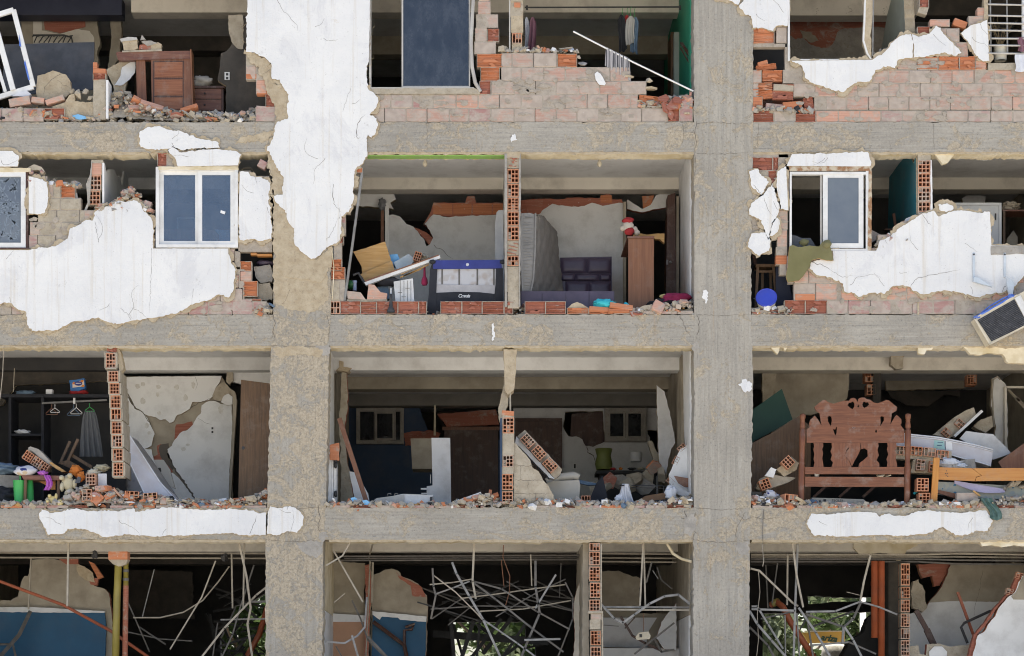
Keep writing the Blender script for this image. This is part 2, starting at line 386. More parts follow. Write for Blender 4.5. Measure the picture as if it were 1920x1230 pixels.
class MB:
  """Collects faces and links them as one mesh object."""
  def __init__(s): s.v, s.f, s.m = [], [], []
  def add(s, vs, fs, mi=0):
    b = len(s.v)
    s.v += [tuple(x) for x in vs]
    for k, f in enumerate(fs):
      s.f.append(tuple(b + i for i in f))
      s.m.append(mi[k] if isinstance(mi, list) else mi)
    return s
  def box(s, c, size, R=None, mi=0, ch=0.0):
    hx, hy, hz = size[0] / 2, size[1] / 2, size[2] / 2
    R = R or Matrix.Identity(3)
    vs = [Vector(c) + R @ Vector((x * hx, y * hy, z * hz)) for x in (-1,1) for y in (-1,1) for z in (-1,1)]
    return s.add(vs, [(0,1,3,2),(4,6,7,5),(0,4,5,1),(2,3,7,6),(0,2,6,4),(1,5,7,3)], mi)
  def pbox(s, x0, y0, x1, y1, d, t, mi=0):
    a, b = W(x0, y1, d), W(x1, y0, d)
    return s.box(((a.x + b.x) / 2, d + t / 2,(a.z + b.z) / 2),(b.x - a.x, t, b.z - a.z), None, mi)
  def prism(s, loop, ext, mi=0, ms=None, holes=()):
    """A flat loop of points thickened by the vector ext: front face mi, sides ms."""
    ms = mi if ms is None else ms
    loops = [list(map(Vector, loop))] + [list(map(Vector, h)) for h in holes]
    tris = tessellate_polygon(loops)
    flat = [p for l in loops for p in l]
    n = len(flat)
    fs = [tuple(t) for t in tris] + [tuple(n + i for i in reversed(t)) for t in tris]
    mm = [mi] * len(tris) + [ms] * len(tris)
    off = 0
    for l in loops:
      k = len(l)
      for i in range(k):
        a, b = off + i, off + (i + 1) % k
        fs.append((a, b, n + b, n + a)); mm.append(ms)
      off += k
    return s.add(flat + [p + Vector(ext) for p in flat], fs, mm)
  def plate(s, pts, d, t, mi=0, ms=None, holes=()):
    return s.prism([W(p[0], p[1], d) for p in pts], (0, t, 0), mi, ms, [[W(p[0], p[1], d) for p in h] for h in holes])
  def tube(s, path, r, n=8, mi=0, r2=None):
    path = [Vector(p) for p in path]
    rings = []
    for i, p in enumerate(path):
      t = (path[min(i + 1, len(path) - 1)] - path[max(i - 1,0)]).normalized()
      u = t.orthogonal().normalized() if i == 0 else (rings[-1][1] - t * rings[-1][1].dot(t)).normalized()
      rr = r if r2 is None else r + (r2 - r) * i / (len(path) - 1)
      rings.append((p, u, t.cross(u), rr))
    vs = [p + (u * math.cos(2 * math.pi * k / n) + w * math.sin(2 * math.pi * k / n)) * rr for p, u, w, rr in rings for k in range(n)]
    fs = [(i * n + k, i * n + (k + 1) % n, (i + 1) * n + (k + 1) % n, (i + 1) * n + k) for i in range(len(path) - 1) for k in range(n)]
    fs += [tuple(range(n)), tuple(range((len(path) - 1) * n, len(path) * n))]
    return s.add(vs, fs, mi)
  def bar(s, p0, p1, w, h, mi=0, up=(0,1,0)):
    """A rectangular bar: w across in the facade plane, h along 'up'."""
    p0, p1 = Vector(p0), Vector(p1)
    t = (p1 - p0).normalized()
    u = Vector(up); u = (u - t * u.dot(t))
    u = u.normalized() if u.length > 1e-4 else t.orthogonal().normalized()
    R = Matrix((t, u.cross(t) * -1, u)).transposed()
    return s.box((p0 + p1) / 2,((p1 - p0).length, w, h), R, mi)
  def stud(s, path, w, mi=0):
    """A bent C-section channel (web and two flanges) along a path."""
    for a, b in zip(path[:-1], path[1:]):
      a, b = Vector(a), Vector(b)
      t = (b - a).normalized()
      u = Vector((0,1,0)); u = (u - t * u.dot(t)).normalized()
      v = t.cross(u)
      e = t * (w * .2)
      s.bar(a - e, b + e, w, .006, mi, u)
      for sg in (-1,1):
        o = v * (sg * (w / 2 - .003)) + u * .018
        s.bar(a - e + o, b + e + o, .005,.03, mi, u)
    return s
  def lathe(s, c, prof, n=16, mi=0, R=None, arc=1.0):
    R = R or Matrix.Identity(3)
    vs = [Vector(c) + R @ Vector((r * math.cos(2 * math.pi * k / n), r * math.sin(2 * math.pi * k / n), z)) for r, z in prof for k in range(n)]
    fs = [(i * n + k, i * n + (k + 1) % n, (i + 1) * n + (k + 1) % n, (i + 1) * n + k) for i in range(len(prof) - 1) for k in range(n)]
    fs += [tuple(range(n)), tuple(range((len(prof) - 1) * n, len(prof) * n))]
    return s.add(vs, fs, mi)
  def blob(s, c, r, seed=0, amp=.15, freq=1.5, mi=0, R=None, nu=14, nv=10):
    R = R or Matrix.Identity(3)
    vs = []
    for j in range(nv + 1):
      th = math.pi * j / nv
      for i in range(nu):
        ph = 2 * math.pi * i / nu
        u = Vector((math.sin(th) * math.cos(ph), math.sin(th) * math.sin(ph), math.cos(th)))
        k = 1 + amp * noise.noise(u * freq + Vector((seed * 7.3, seed * 3.1,0)))
        vs.append(Vector(c) + R @ Vector((u.x * r[0] * k, u.y * r[1] * k, u.z * r[2] * k)))
    fs = [(j * nu + i, j * nu + (i + 1) % nu, (j + 1) * nu + (i + 1) % nu, (j + 1) * nu + i) for j in range(nv) for i in range(nu)]
    return s.add(vs, fs, mi)
  def sheet(s, fn, nu, nv, th=.004, mi=0):
    """A cloth-like sheet: fn(u, v) -> point, u and v in 0..1, with a little thickness."""
    vs = [Vector(fn(i / nu, j / nv)) for j in range(nv + 1) for i in range(nu + 1)]
    fs = [(j * (nu + 1) + i, j * (nu + 1) + i + 1,(j + 1) * (nu + 1) + i + 1,(j + 1) * (nu + 1) + i) for j in range(nv) for i in range(nu)]
    b = len(vs)
    vs2 = [v + Vector((0, th, 0)) for v in vs]
    fs2 = [tuple(b + i for i in reversed(f)) for f in fs]
    return s.add(vs + vs2, fs + fs2, mi)
  def build(s, name, mats, parent=None, smooth=False, kind=None):
    w = WL[parent.name] if parent else Vector((0,0,0))
    if parent is None and s.v:
      xs = [v[0] for v in s.v]; ys = [v[1] for v in s.v]; zs = [v[2] for v in s.v]
      w = Vector(((min(xs) + max(xs)) / 2,(min(ys) + max(ys)) / 2, min(zs)))
    me = bpy.data.meshes.new(name)
    me.from_pydata([(x - w.x, y - w.y, z - w.z) for x, y, z in s.v], [], s.f)
    for m in (mats if isinstance(mats, (list, tuple)) else [mats]):
      me.materials.append(MT[m] if isinstance(m, str) else m)
    me.polygons.foreach_set('material_index', s.m)
    if smooth: me.polygons.foreach_set('use_smooth', [True] * len(s.f))
    me.update()
    o = link(name, me, parent, w)
    if kind: o['kind'] = kind
    return o
def rag(pts, amp=2.0, step=7.0, seed=0):
  """Break the edges of a pixel outline up like fractured plaster. A point (x, y, k) scales the amplitude of the edge it starts."""
  out = []
  n = len(pts)
  for i in range(n):
    a, b = pts[i], pts[(i + 1) % n]
    k = a[2] if len(a) > 2 else 1.0
    dx, dy = b[0] - a[0], b[1] - a[1]
    L = math.hypot(dx, dy)
    out.append((a[0], a[1]))
    m = int(L / step)
    if k == 0 or m < 1: continue
    nx, ny = -dy / L, dx / L
    for j in range(1, m + 1):
      t = j / (m + 1)
      p = (a[0] + dx * t, a[1] + dy * t)
      q = Vector((p[0] * .045, p[1] * .045, seed * 3.7))
      o = noise.noise(q) * .55 + noise.noise(q * 3.1) * .75 + noise.noise(q * 8.3) * .6
      o += (noise.noise(q * 31.7) + noise.noise(q * 57.1)) * .55
      o *= amp * k * min(1.0,4 * t * (1 - t) + .3)
      out.append((p[0] + nx * o, p[1] + ny * o))
  return out
def grow(pts, lo, hi, seed=0):
  """Offset an outline outwards by an uneven amount."""
  n = len(pts)
  area = sum(pts[i][0] * pts[(i + 1) % n][1] - pts[(i + 1) % n][0] * pts[i][1] for i in range(n))
  sg = 1 if area > 0 else -1
  out = []
  for i in range(n):
    a, b = pts[i - 1], pts[(i + 1) % n]
    dx, dy = b[0] - a[0], b[1] - a[1]
    L = math.hypot(dx, dy) or 1
    q = Vector((pts[i][0] * .05, pts[i][1] * .05, seed * 5.1 + 20))
    k = max(0, min(1,.45 + noise.noise(q) * 1.1 + noise.noise(q * 3) * .6 + noise.noise(q * 19) * .25)) ** 1.7
    o = (lo + (hi - lo) * k) * sg
    out.append((pts[i][0] + dy / L * o, pts[i][1] - dx / L * o))
  return out
SEED = [0]
def plaster(parent, pts, d=-.030, amp=2.4, lo=.6, hi=8.0, name='plaster_patch', front='white', coat=True, label=None, depth=.0):
  SEED[0] += 1
  o = rag(pts, amp, 3.6, SEED[0])
  m = MB(); m.plate(o, d, .013,0,1)
  r = m.build(name, [front, 'tan'], parent)
  hairlines(r, o, d - .0015, SEED[0])
  if coat:
    g = grow(o, lo, hi * 1.05, SEED[0])
    m = MB(); m.plate(g, d + .0131,-d - .0131 + .010 + depth, 0)
    m.build('render_coat', ['tan'], r)
  return r
def inside(x, y, poly):
  c = False
  for i in range(len(poly)):
    (x0, y0),(x1, y1) = poly[i - 1], poly[i]
    if (y0 > y) != (y1 > y) and x < (x1 - x0) * (y - y0) / (y1 - y0) + x0: c = not c
  return c
def hairlines(parent, poly, d, seed):
  """A few hairline fissures wandering through a large patch of plaster, joined into one part."""
  xs = [p[0] for p in poly]; ys = [p[1] for p in poly]
  if (max(xs) - min(xs)) * (max(ys) - min(ys)) < 3500: return
  r = random.Random(seed)
  m = MB()
  for k in range(2 + int((max(xs) - min(xs)) * (max(ys) - min(ys)) / 15000)):
    x, y = r.uniform(max(0, min(xs)), min(1920, max(xs))), r.uniform(max(0, min(ys)), max(ys))
    a = r.choice((r.uniform(0,6.28),1.57 + r.uniform(-.4,.4)))
    pts = []
    for i in range(r.randint(5,22)):
      if not inside(x, y, poly): break
      pts.append((x, y)); a += r.gauss(0,.27)
      x += math.cos(a) * 3.6; y += math.sin(a) * 3.6
    for i in range(len(pts) - 1):
      (x0, y0),(x1, y1) = pts[i], pts[i + 1]
      L = math.hypot(x1 - x0, y1 - y0); w = .20 * (1 - i / len(pts)) + .07
      nx, ny = -(y1 - y0) / L * w, (x1 - x0) / L * w
      m.add([W(x0 + nx, y0 + ny, d), W(x1 + nx, y1 + ny, d), W(x1 - nx, y1 - ny, d), W(x0 - nx, y0 - ny, d)], [(0,1,2,3)])
  if m.v: m.build('hairline_cracks', ['crack'], parent)['kind'] = 'stuff'
def crack(parent, pts, w_=1.1, d=-.0335, seed=1, mat='crack'):
  """A fissure: a narrow tapering dark groove running through plaster or concrete."""
  path = []; w = w_ * .72
  for i in range(len(pts) - 1):
    a, b = pts[i], pts[i + 1]
    L = math.hypot(b[0] - a[0], b[1] - a[1]); m = max(1, int(L / 4))
    for j in range(m):
      t = j / m
      p = Vector((a[0] + (b[0] - a[0]) * t, a[1] + (b[1] - a[1]) * t))
      path.append(p + Vector((noise.noise(Vector((p.x * .2, p.y * .2, seed))), noise.noise(Vector((p.x * .2, p.y * .2, seed + 9))))) * 2.6)
  path.append(Vector(pts[-1]))
  n = len(path)
  L1, L2 = [], []
  for i, p in enumerate(path):
    t = (path[min(i + 1, n - 1)] - path[max(i - 1,0)]); t = t.normalized() if t.length else Vector((1,0))
    k = w * .5 * (.55 + .9 * abs(noise.noise(Vector((i * .37, seed, 3))))) * (min(1,(n - 1 - i) / (n * .35) + .12))
    L1.append(p + Vector((-t.y, t.x)) * k); L2.append(p - Vector((-t.y, t.x)) * k)
  m = MB()
  for i in range(n - 1):
    q = [L1[i], L1[i + 1], L2[i + 1], L2[i]]
    m.add([W(c.x, c.y, d) for c in q], [(0,1,2,3)])
  return m.build('crack', [mat], parent)
# ---------------------------------------------------------------- bricks
RB = random.Random(11)
def _mesh(name, m, mats):
  me = bpy.data.meshes.new(name)
  me.from_pydata(m.v, [], m.f)
  for x in mats: me.materials.append(MT[x])
  me.polygons.foreach_set('material_index', m.m)
  me.update()
  return me
BW_, BH_, BT_ = .32,.19,.13
def face_mesh(mat, seed):
  """A laid brick seen from its long side: chamfered box with uneven corners."""
  r = random.Random(seed)
  m = MB()
  hx, hy, hz, c = BW_ / 2, BT_ / 2, BH_ / 2,.008
  ring0 = [(-hx, -hz),(hx, -hz),(hx, hz),(-hx, hz)]
  def ring(y, ins):
    out = []
    for x, z in ring0:
      sx, sz = (1 if x > 0 else -1),(1 if z > 0 else -1)
      j = r.uniform(0,.011) + (r.random() < .22) * r.uniform(.01,.03)
      out += [(x - sx * (ins + j), y, z - sz * ins),(x - sx * ins, y, z - sz * (ins + j * r.uniform(.5,1)))] if sx * sz < 0 else [(x - sx * ins, y, z - sz * (ins + j * r.uniform(.5,1))),(x - sx * (ins + j), y, z - sz * ins)]
    return out
  vs = ring(-hy, c) + ring(-hy + c, .0015) + ring(hy, .0015)
  fs = [tuple(range(8))]
  for k in (0,1):
    fs += [(k * 8 + i, k * 8 + (i + 1) % 8, k * 8 + 8 + (i + 1) % 8, k * 8 + 8 + i) for i in range(8)]
  m.add(vs, fs)
  return _mesh('brick', m, [mat])
def rib_mesh(mat, seed):
  """A brick whose outer face has broken away: inner web with snapped shelves of clay."""
  r = random.Random(seed)
  m = MB()
  m.box((0,.035,0),(BW_, .05, BH_))
  deep = seed % 4 == 3
  for i in range(4):
    z = -BH_ / 2 + .006 + (BH_ - .012) * i / 3
    x = -BW_ / 2
    while x < BW_ / 2 - .01:
      w = min(BW_ / 2 - x, r.uniform(.05,.16))
      dep = r.uniform(.006,.02) * (2.6 if deep or i in (0,3) else 1) * (1 if r.random() > .15 else .3)
      m.box((x + w / 2,.0101 - dep / 2, z + r.uniform(-.002,.002)),(w, dep, .010))
      x += w
  for k in range(2):
    if r.random() < .6:
      z0 = r.choice((-1,0,1)) * BH_ / 3; w = BW_ * r.uniform(.25,.6)
      m.prism([(-w / 2 + .1 * k, -.022, z0 - .022),(w / 2 + r.uniform(-.05,.03),-.020, z0 - .024),(w / 2 - r.uniform(0,.06),-.022, z0 + .024),(-w / 2 + r.uniform(0,.05),-.022, z0 + .02)], (0,.010,0))
  return _mesh('brick', m, [mat])
def hollow_mesh(mat, nx, nz, w, h, t=.2, seed=0):
  """A hollow clay brick seen from its end: a grid of open cells."""
  r = random.Random(seed)
  m = MB()
  tw = .011
  def xs(i): return -w / 2 + (w - tw) * i / nx
  def zs(j): return -h / 2 + (h - tw) * j / nz
  for i in range(nx + 1): m.box((xs(i) + tw / 2,0,0),(tw, t, h))
  for j in range(nz + 1):
    for i in range(nx):
      if r.random() < .12 and 0 < j < nz: continue
      b = r.uniform(0,.012) if r.random() < .3 else 0
      m.box(((xs(i) + xs(i + 1) + tw) / 2, b, zs(j) + tw / 2),(xs(i + 1) - xs(i) - tw, t, tw))
  m.box((0, t / 2 + .006,0),(w, .012, h))
  for i in range(nx):
    for j in range(nz):
      if r.random() < .17:
        m.box(((xs(i) + xs(i + 1) + tw) / 2,-t * .2,(zs(j) + zs(j + 1) + tw) / 2),(xs(i + 1) - xs(i) - tw, t * .4, zs(j + 1) - zs(j) - tw), None, 1)
  return _mesh('brick', m, [mat, 'mortar'])
FACE = {k: [face_mesh(m, i * 7 + len(k)) for i in range(5)] for k, m in (('f', 'brick_f'),('o', 'brick_o'),('r', 'brick_r'),('g', 'tan2'),('t', 'terra'))}
RIBS = {'b': [rib_mesh('terra', i) for i in range(4)], 'd': [rib_mesh('terra_d', 20 + i) for i in range(4)]}
HOL = {(nx, nz): [hollow_mesh('hollow', nx, nz, .15,.17,.2, i + nx) for i in range(3)] for nx, nz in ((3,3),(3,4),(3,2),(2,3))}
def rx(x0, x1, w, off=0.0, jit=2.2):
  xs = [x0]
  p = x0 + (off if off > 0 else w)
  while p < x1 - w * .22:
    xs.append(p + RB.uniform(-jit, jit)); p += w
  return xs + [x1]
def frame_ring(m, x0, y0, x1, y1, w, d, t, mi=0):
  """Four abutting bars round a pixel rectangle."""
  m.pbox(x0, y0, x1, y0 + w, d, t, mi); m.pbox(x0, y1 - w, x1, y1, d, t, mi)
  m.pbox(x0, y0 + w, x0 + w, y1 - w, d, t, mi); m.pbox(x1 - w, y0 + w, x1, y1 - w, d, t, mi)
class Wall:
  """A brick infill wall: a thing with bricks and one part of recessed joints."""
  def __init__(s, label, d=.012, name='brick_wall', th=.13, jd=.005, mortar='mortar'):
    s.t = thing(name, label, 'wall'); s.d = d; s.th = th; s.mb = MB(); s.jd = jd; s.mortar = mortar
  def course(s, y0, y1, xs, kinds, gap=1.15, joint=True):
    kinds = kinds if len(kinds) >= len(xs) - 1 else (kinds * 99)
    for i in range(len(xs) - 1):
      k = kinds[i]
      if k == '.': continue
      x0, x1 = xs[i], xs[i + 1]
      if joint:
        if k in 'fortgm':
          e = 1.4 if RB.random() < .3 and k != 'm' else 0      # some head joints were never filled
          s.mb.pbox(x0 + e, y0, x1, y1, s.d + s.jd, s.th - s.jd)
        else:
          e = gap / 2 + .35
          frame_ring(s.mb, x0, y0, x1, y1, e, s.d + s.jd * .6,.16)
          if k in 'bd': s.mb.pbox(x0 + e, y0 + e, x1 - e, y1 - e, s.d + .09,.04)
          if k in 'hHvV': s.mb.pbox(x0 + e, y0 + e, x1 - e, y1 - e, s.d + .207,.03)
      if k == 'm': continue
      s.brick(x0 + gap / 2, y0 + gap / 2, x1 - gap / 2, y1 - gap / 2, k)
  def brick(s, x0, y0, x1, y1, k, rot=0.0, dd=0.0, tilt=0.0):
    a, b = W(x0, y1, s.d), W(x1, y0, s.d)
    c = Vector(((a.x + b.x) / 2,0,(a.z + b.z) / 2))
    w, h = b.x - a.x, b.z - a.z
    if k in FACE:
      me = RB.choice(FACE[k]); c.y = s.d + dd + RB.uniform(-.005,.006) + BT_ / 2
      sc = (w / BW_, 1, h / BH_)
    elif k in RIBS:
      me = RB.choice(RIBS[k]); c.y = s.d + dd + .022
      sc = (w / BW_, 1, h / BH_)
    else:
      q = {'h': (3,3), 'H': (3,4), 'v': (3,2), 'V': (2,3)}[k]
      me = RB.choice(HOL[q]); c.y = s.d + dd + .1
      sc = (w / .15,1, h / .17)
    o = link('brick', me, s.t, c)
    o.scale = sc
    o.rotation_euler = (tilt + RB.uniform(-.01,.01), rot + RB.uniform(-.006,.006), RB.uniform(-.012,.012))
    return o
  def smear(s, x0, y0, x1, y1, n, seed=1):
    """Patches of bedding mortar still stuck over the brick faces."""
    r = random.Random(seed)
    m = MB()
    for i in range(n):
      x, y = r.uniform(x0, x1), r.uniform(y0, y1)
      a, b = r.uniform(3,16), r.uniform(2,7)
      m.plate(rag([(x + math.cos(k * .9) * a * r.uniform(.6,1.2), y + math.sin(k * .9) * b * r.uniform(.6,1.2)) for k in range(7)], 2.5,3, seed + i), s.d - .006 - i % 5 * .0004,.008)
    o = m.build('mortar_smear', ['mortar'], s.t); o['kind'] = 'stuff'
  def done(s):
    if s.mb.v: s.mb.build('mortar_joints', [s.mortar], s.t)
    return s.t
# ---------------------------------------------------------------- loose rubble
RR = random.Random(5)
def shard_mesh(mat, seed, th=.16, side=None):
  r = random.Random(seed)
  n = r.choice((4,5,5,6))
  pts = []
  for i in range(n):
    a = 2 * math.pi * (i + r.uniform(-.3,.3)) / n
    k = r.uniform(.38,.55)
    pts.append(Vector((math.cos(a) * k * 1.25, math.sin(a) * k, -th / 2)))
  m = MB(); m.prism(pts, (r.uniform(-.05,.05), r.uniform(-.05,.05), th),0,1)
  return _mesh('fragment', m, [mat, side or mat])
def lump_mesh(mat, seed):
  r = random.Random(seed)
  bm = bmesh.new()
  for i in range(13):
    v = Vector((r.gauss(0,1), r.gauss(0,1), r.gauss(0,1))).normalized() * r.uniform(.36,.52)
    bm.verts.new((v.x * 1.2, v.y, v.z * .75))
  g = bmesh.ops.convex_hull(bm, input=bm.verts)
  bmesh.ops.delete(bm, geom=[v for v in g['geom_interior'] if isinstance(v, bmesh.types.BMVert)], context='VERTS')
  me = bpy.data.meshes.new('fragment'); bm.to_mesh(me); bm.free()
  me.materials.append(MT[mat])
  return me
FRAG = {
  'terra': [shard_mesh('terra', i, .15) for i in range(4)] + [shard_mesh('brick_o', 40 + i, .2, 'terra') for i in range(4)],
  'plum': [shard_mesh('brick_r', 60 + i, .2, 'terra_d') for i in range(3)],
  'tan': [lump_mesh('tan2', i) for i in range(5)] + [lump_mesh('mortar_grey', 10 + i) for i in range(4)] + [shard_mesh('tan', 80 + i, .22) for i in range(3)],
  'white': [shard_mesh('white', 100 + i, .12, 'tan') for i in range(4)],
  'blue': [shard_mesh('blue_chip', 120 + i, .12, 'tan') for i in range(2)],
}
def fragment(label, px, py, d, size, kind='terra', group=None, rot=None, name=None):
  me = RR.choice(FRAG[kind])
  nm = name or {'terra': 'brick_fragment', 'plum': 'brick_fragment', 'tan': 'mortar_lump', 'white': 'plaster_flake', 'blue': 'painted_flake'}[kind]
  o = link(nm, me, None, W(px, py, d))
  s = size / PX
  o.scale = (s, s, s)
  o.rotation_euler = rot or (RR.uniform(-.6,.6) + (1.2 if RR.random() < .35 else 0), RR.uniform(-.5,.5), RR.uniform(0,6.28))
  tag(o, label, {'plaster_flake': 'plaster flake', 'mortar_lump': 'mortar lump', 'painted_flake': 'plaster flake'}.get(nm, 'brick fragment'), group)
  return o
KIND_WORD = {'terra': 'loose terracotta brick fragment', 'plum': 'loose plum brick fragment', 'tan': 'loose grey-tan mortar lump', 'white': 'loose white plaster flake', 'blue': 'loose sky blue plaster flake'}
def rubble(where, prof, floor, big=18, fine=260, seed=1, d0=.0, d1=.42, size=(11,22), mix='tttaaaaawp', fs=(3,9)):
  """A drift of rubble on a ledge. prof: [(px, top py)], the height of the drift along the ledge."""
  r = random.Random(seed)
  zf = floor
  def top(px):
    for (x0, y0),(x1, y1) in zip(prof[:-1], prof[1:]):
      if x0 <= px <= x1: return y0 + (y1 - y0) * (px - x0) / max(1e-6, x1 - x0)
    return prof[-1][1]
  K = {'t': 'terra', 'a': 'tan', 'w': 'white', 'p': 'plum', 'b': 'blue'}
  xa, xb = prof[0][0], prof[-1][0]
  big = int(big * 1.3)
  for i in range(big):
    px = r.uniform(xa, xb); d = r.uniform(d0, d1 * .8)
    py = top(px)
    zt = W(px, py, d).z
    sz = r.uniform(*size)
    z = max(zf + sz / PX * .16, zf + (zt - zf) * r.uniform(.35,1.0) - sz / PX * .12)
    k = K[r.choice(mix)]
    o = fragment(KIND_WORD[k] + ' ' + where, px, 0, d, sz, k, KIND_WORD[k] + 's ' + where)
    o.location.z = z
    WL[o.name] = o.location.copy()
  m = MB()
  mats = ['tan2', 'mortar_grey', 'terra', 'brick_o', 'white', 'brick_r', 'wood_ply', 'denim', 'white_cloth', 'black_cloth']
  wts = [.43,.30,.06,.05,.05,.06,.015,.01,.015,.01]
  for i in range(int(fine * 1.9)):
    px = r.uniform(xa, xb); d = r.uniform(d0 - .004, d1)
    zt = W(px, top(px), d).z
    s = fs[0] * (fs[1] / fs[0] * 1.5) ** (r.random() ** 1.5) / PX
    z = zf + s * .25 + max(0, zt - zf) * r.random() ** .8 - (s * .2 if zt - zf > s else 0)
    mi = r.choices(range(10), wts)[0]
    R = Euler((r.uniform(-.7,.7), r.uniform(-.7,.7), r.uniform(0,6.3))).to_matrix()
    c = W(px, 0, d)
    j = [r.uniform(.7,1.3) for _ in range(8)]
    hx, hy, hz = s * .5, s * r.uniform(.3,.5), s * r.uniform(.14,.4)
    if r.random() < .10: hx, hy, hz = s * 1.1, s * .14, s * .09
    vs = [Vector((c.x, d, z)) + R @ Vector((x * hx * j[q], y * hy * j[7 - q], zz * hz)) for q, (x, y, zz) in enumerate([(x, y, zz) for x in (-1,1) for y in (-1,1) for zz in (-1,1)])]
    m.add(vs, [(0,1,3,2),(4,6,7,5),(0,4,5,1),(2,3,7,6),(0,2,6,4),(1,5,7,3)], mi)
  # the body of the drift under the loose pieces
  n = max(6, int((xb - xa) / 9))
  vs = []
  for i in range(n + 1):
    px = xa + (xb - xa) * i / n
    for jn, d in enumerate((d0 + .012, d0 + .10, d0 + .22, d1)):
      h = max(0, W(px, top(px), d).z - zf) * (.25,.62,.72,.5)[jn]
      h *= .8 + .5 * noise.noise(Vector((px * .09, d * 7, seed)))
      vs.append((X(px), d, zf + .004 + max(0, h)))
  m.add(vs, [(i * 4 + k, (i + 1) * 4 + k, (i + 1) * 4 + k + 1, i * 4 + k + 1) for i in range(n) for k in range(3)], 0)
  o = m.build('rubble', mats, None, kind='stuff')
  return o
def wallplate(name, label, pts, d, t, mats, amp=1.5, step=7, holes=(), cat='wall', hamp=0.0):
  o = thing(name, label, cat, W(pts[0][0], pts[0][1], d))
  SEED[0] += 1
  MB().plate(rag(pts, amp, step, SEED[0]), d, t, 0,1 if len(mats) > 1 else 0, [rag(h, hamp, step, SEED[0] + 40) for h in holes]).build('wall_face', mats, o)
  return o
def patch(parent, name, pts, d, t, mats, amp=1.2, step=6):
  SEED[0] += 1
  return MB().plate(rag(pts, amp, step, SEED[0]), d, t, 0,1 if len(mats) > 1 else 0).build(name, mats, parent)
def sidewall(name, label, px, pts, t, mats, amp=.0, cat='wall', parent=None):
  """A wall running back from the facade: pts are (depth m, py at the facade plane), t its thickness to the right in m."""
  SEED[0] += 1
  o = parent or thing(name, label, cat, (X(px), pts[0][0], Z(pts[0][1])))
  q = rag([(d * PX, y, *k) for d, y, *k in pts], amp, 6, SEED[0])
  MB().prism([Vector((X(px), d / PX, Z(y))) for d, y in q], (t, 0,0),0,1 if len(mats) > 1 else 0).build('wall_face', mats, o)
  return o
# ================================================================ STRUCTURE
g = MB()
g.add([(-400,-400,0),(400,-400,0),(400,600,0),(-400,600,0)], [(0,1,2,3)])
structure(g.build('ground', ['ground']))
B = thing('apartment_building', 'ruined apartment block with a bare concrete frame and most infill walls gone', 'building', (0,0,0))
def app(py, d): return VY - (VY - py) * D / (D + d)       # where a height at the facade shows when d metres behind it
COLS = [
  [(-290,-140),(-292,1540),(-180,1540),(-178,-140)],
  [(517,-140),(515,285),(512,590),(508,660),(501,950),(498,1012),(496,1540),(603,1540),(606,1012),(611,950),(617,650),(620,590),(622,285),(624,-140)],
  [(1301,-140),(1302,590),(1301,950),(1297,1540),(1403,1540),(1406,1012),(1408,950),(1412,700),(1408,590),(1412,285),(1412,-140)],
  [(2010,-140),(2010,1540),(2120,1540),(2120,-140)],
]
for i, c in enumerate(COLS):
  SEED[0] += 1
  MB().plate(rag(c, 2.0,6, SEED[0]),0,.45).build('column', ['conc_tan' if i < 2 else 'conc_col'], B)
BEAM = {1: (-133,-73),2: (229,285),3: (590,648),4: (952,1012),5: (1315,1378)}
BAYS = [(-235,560),(560,1357),(1357,2065)]
for r, (y0, y1) in BEAM.items():
  for b, (x0, x1) in enumerate(BAYS):
    SEED[0] += 1
    e = 1.5 if b == 0 and r > 2 else 0
    MB().plate(rag([(x0, y0 + e, 1),(x1, y0,0),(x1, y1,1),(x0, y1 - e, 0)], 1.7,6, SEED[0]),.004,.31).build('beam', ['conc_beam'], B)
    if r < 5:
      xa, xb = [(-178,512),(620,1301),(1410,2010)][b]
      k = {1: 0,2: 0,3: -2,4: -7}[r] if b < 2 else 0
      xa, xb = xa + k * .5, xb + k * .3
      SEED[0] += 1
      MB().plate(rag([(xa, y1 - .5,0),(xb, y1 - .5,0),(xb, y1 + 4,1),(xa, y1 + 4,0)], 2.6,6, SEED[0]),.012,.30,0,1).build('soffit_coat', ['tan', 'soffit'], B)
# floor slabs: ceiling of one storey and floor of the next
for r in (1,2,3,4,5):
  zt = {1: Z(-133),2: FL[1], 3: FL[2], 4: FL[3], 5: FL[4]}[r]
  zb = zt - .26
  for b, (x0, x1) in enumerate(BAYS):
    m = MB()
    a, c = X(x0), X(x1)
    m.box(((a + c) / 2,(.316 + 8.6) / 2,(zt + zb) / 2),(c - a, 8.6 - .316, zt - zb))
    m.m[5] = 1
    m.build('floor_slab', ['ceil', 'floor'], B)
# downstand beams inside, row by row; deeper ones painted darker in place of light falloff
def inner(x0, x1, r, d, mat, drop=0, t=.32, parent=B):
  """x0, x1 as seen in the photograph; the underside lines up with the facade beam of that storey."""
  yb = {1: -70,2: 285,3: 648,4: 1012}[r] + drop
  zb, zt = Z(yb), CE[r]
  a, c = W(x0,0, d).x, W(x1,0, d).x
  m = MB(); m.box(((a + c) / 2, d + t / 2,(zt + zb) / 2),(c - a, t, zt - zb))
  return m.build('inner_beam', [mat], parent)
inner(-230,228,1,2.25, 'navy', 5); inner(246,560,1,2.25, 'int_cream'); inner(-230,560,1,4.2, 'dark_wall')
inner(600,1297,1,2.25, 'int_cream'); inner(600,1290,1,4.2, 'dust_shade_wall', 8)
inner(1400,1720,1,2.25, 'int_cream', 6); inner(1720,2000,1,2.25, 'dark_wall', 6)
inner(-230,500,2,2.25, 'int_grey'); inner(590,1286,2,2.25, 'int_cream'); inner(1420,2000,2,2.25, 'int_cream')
inner(-230,214,3,2.25, 'black_wall'); inner(214,510,3,2.25, 'int_white')
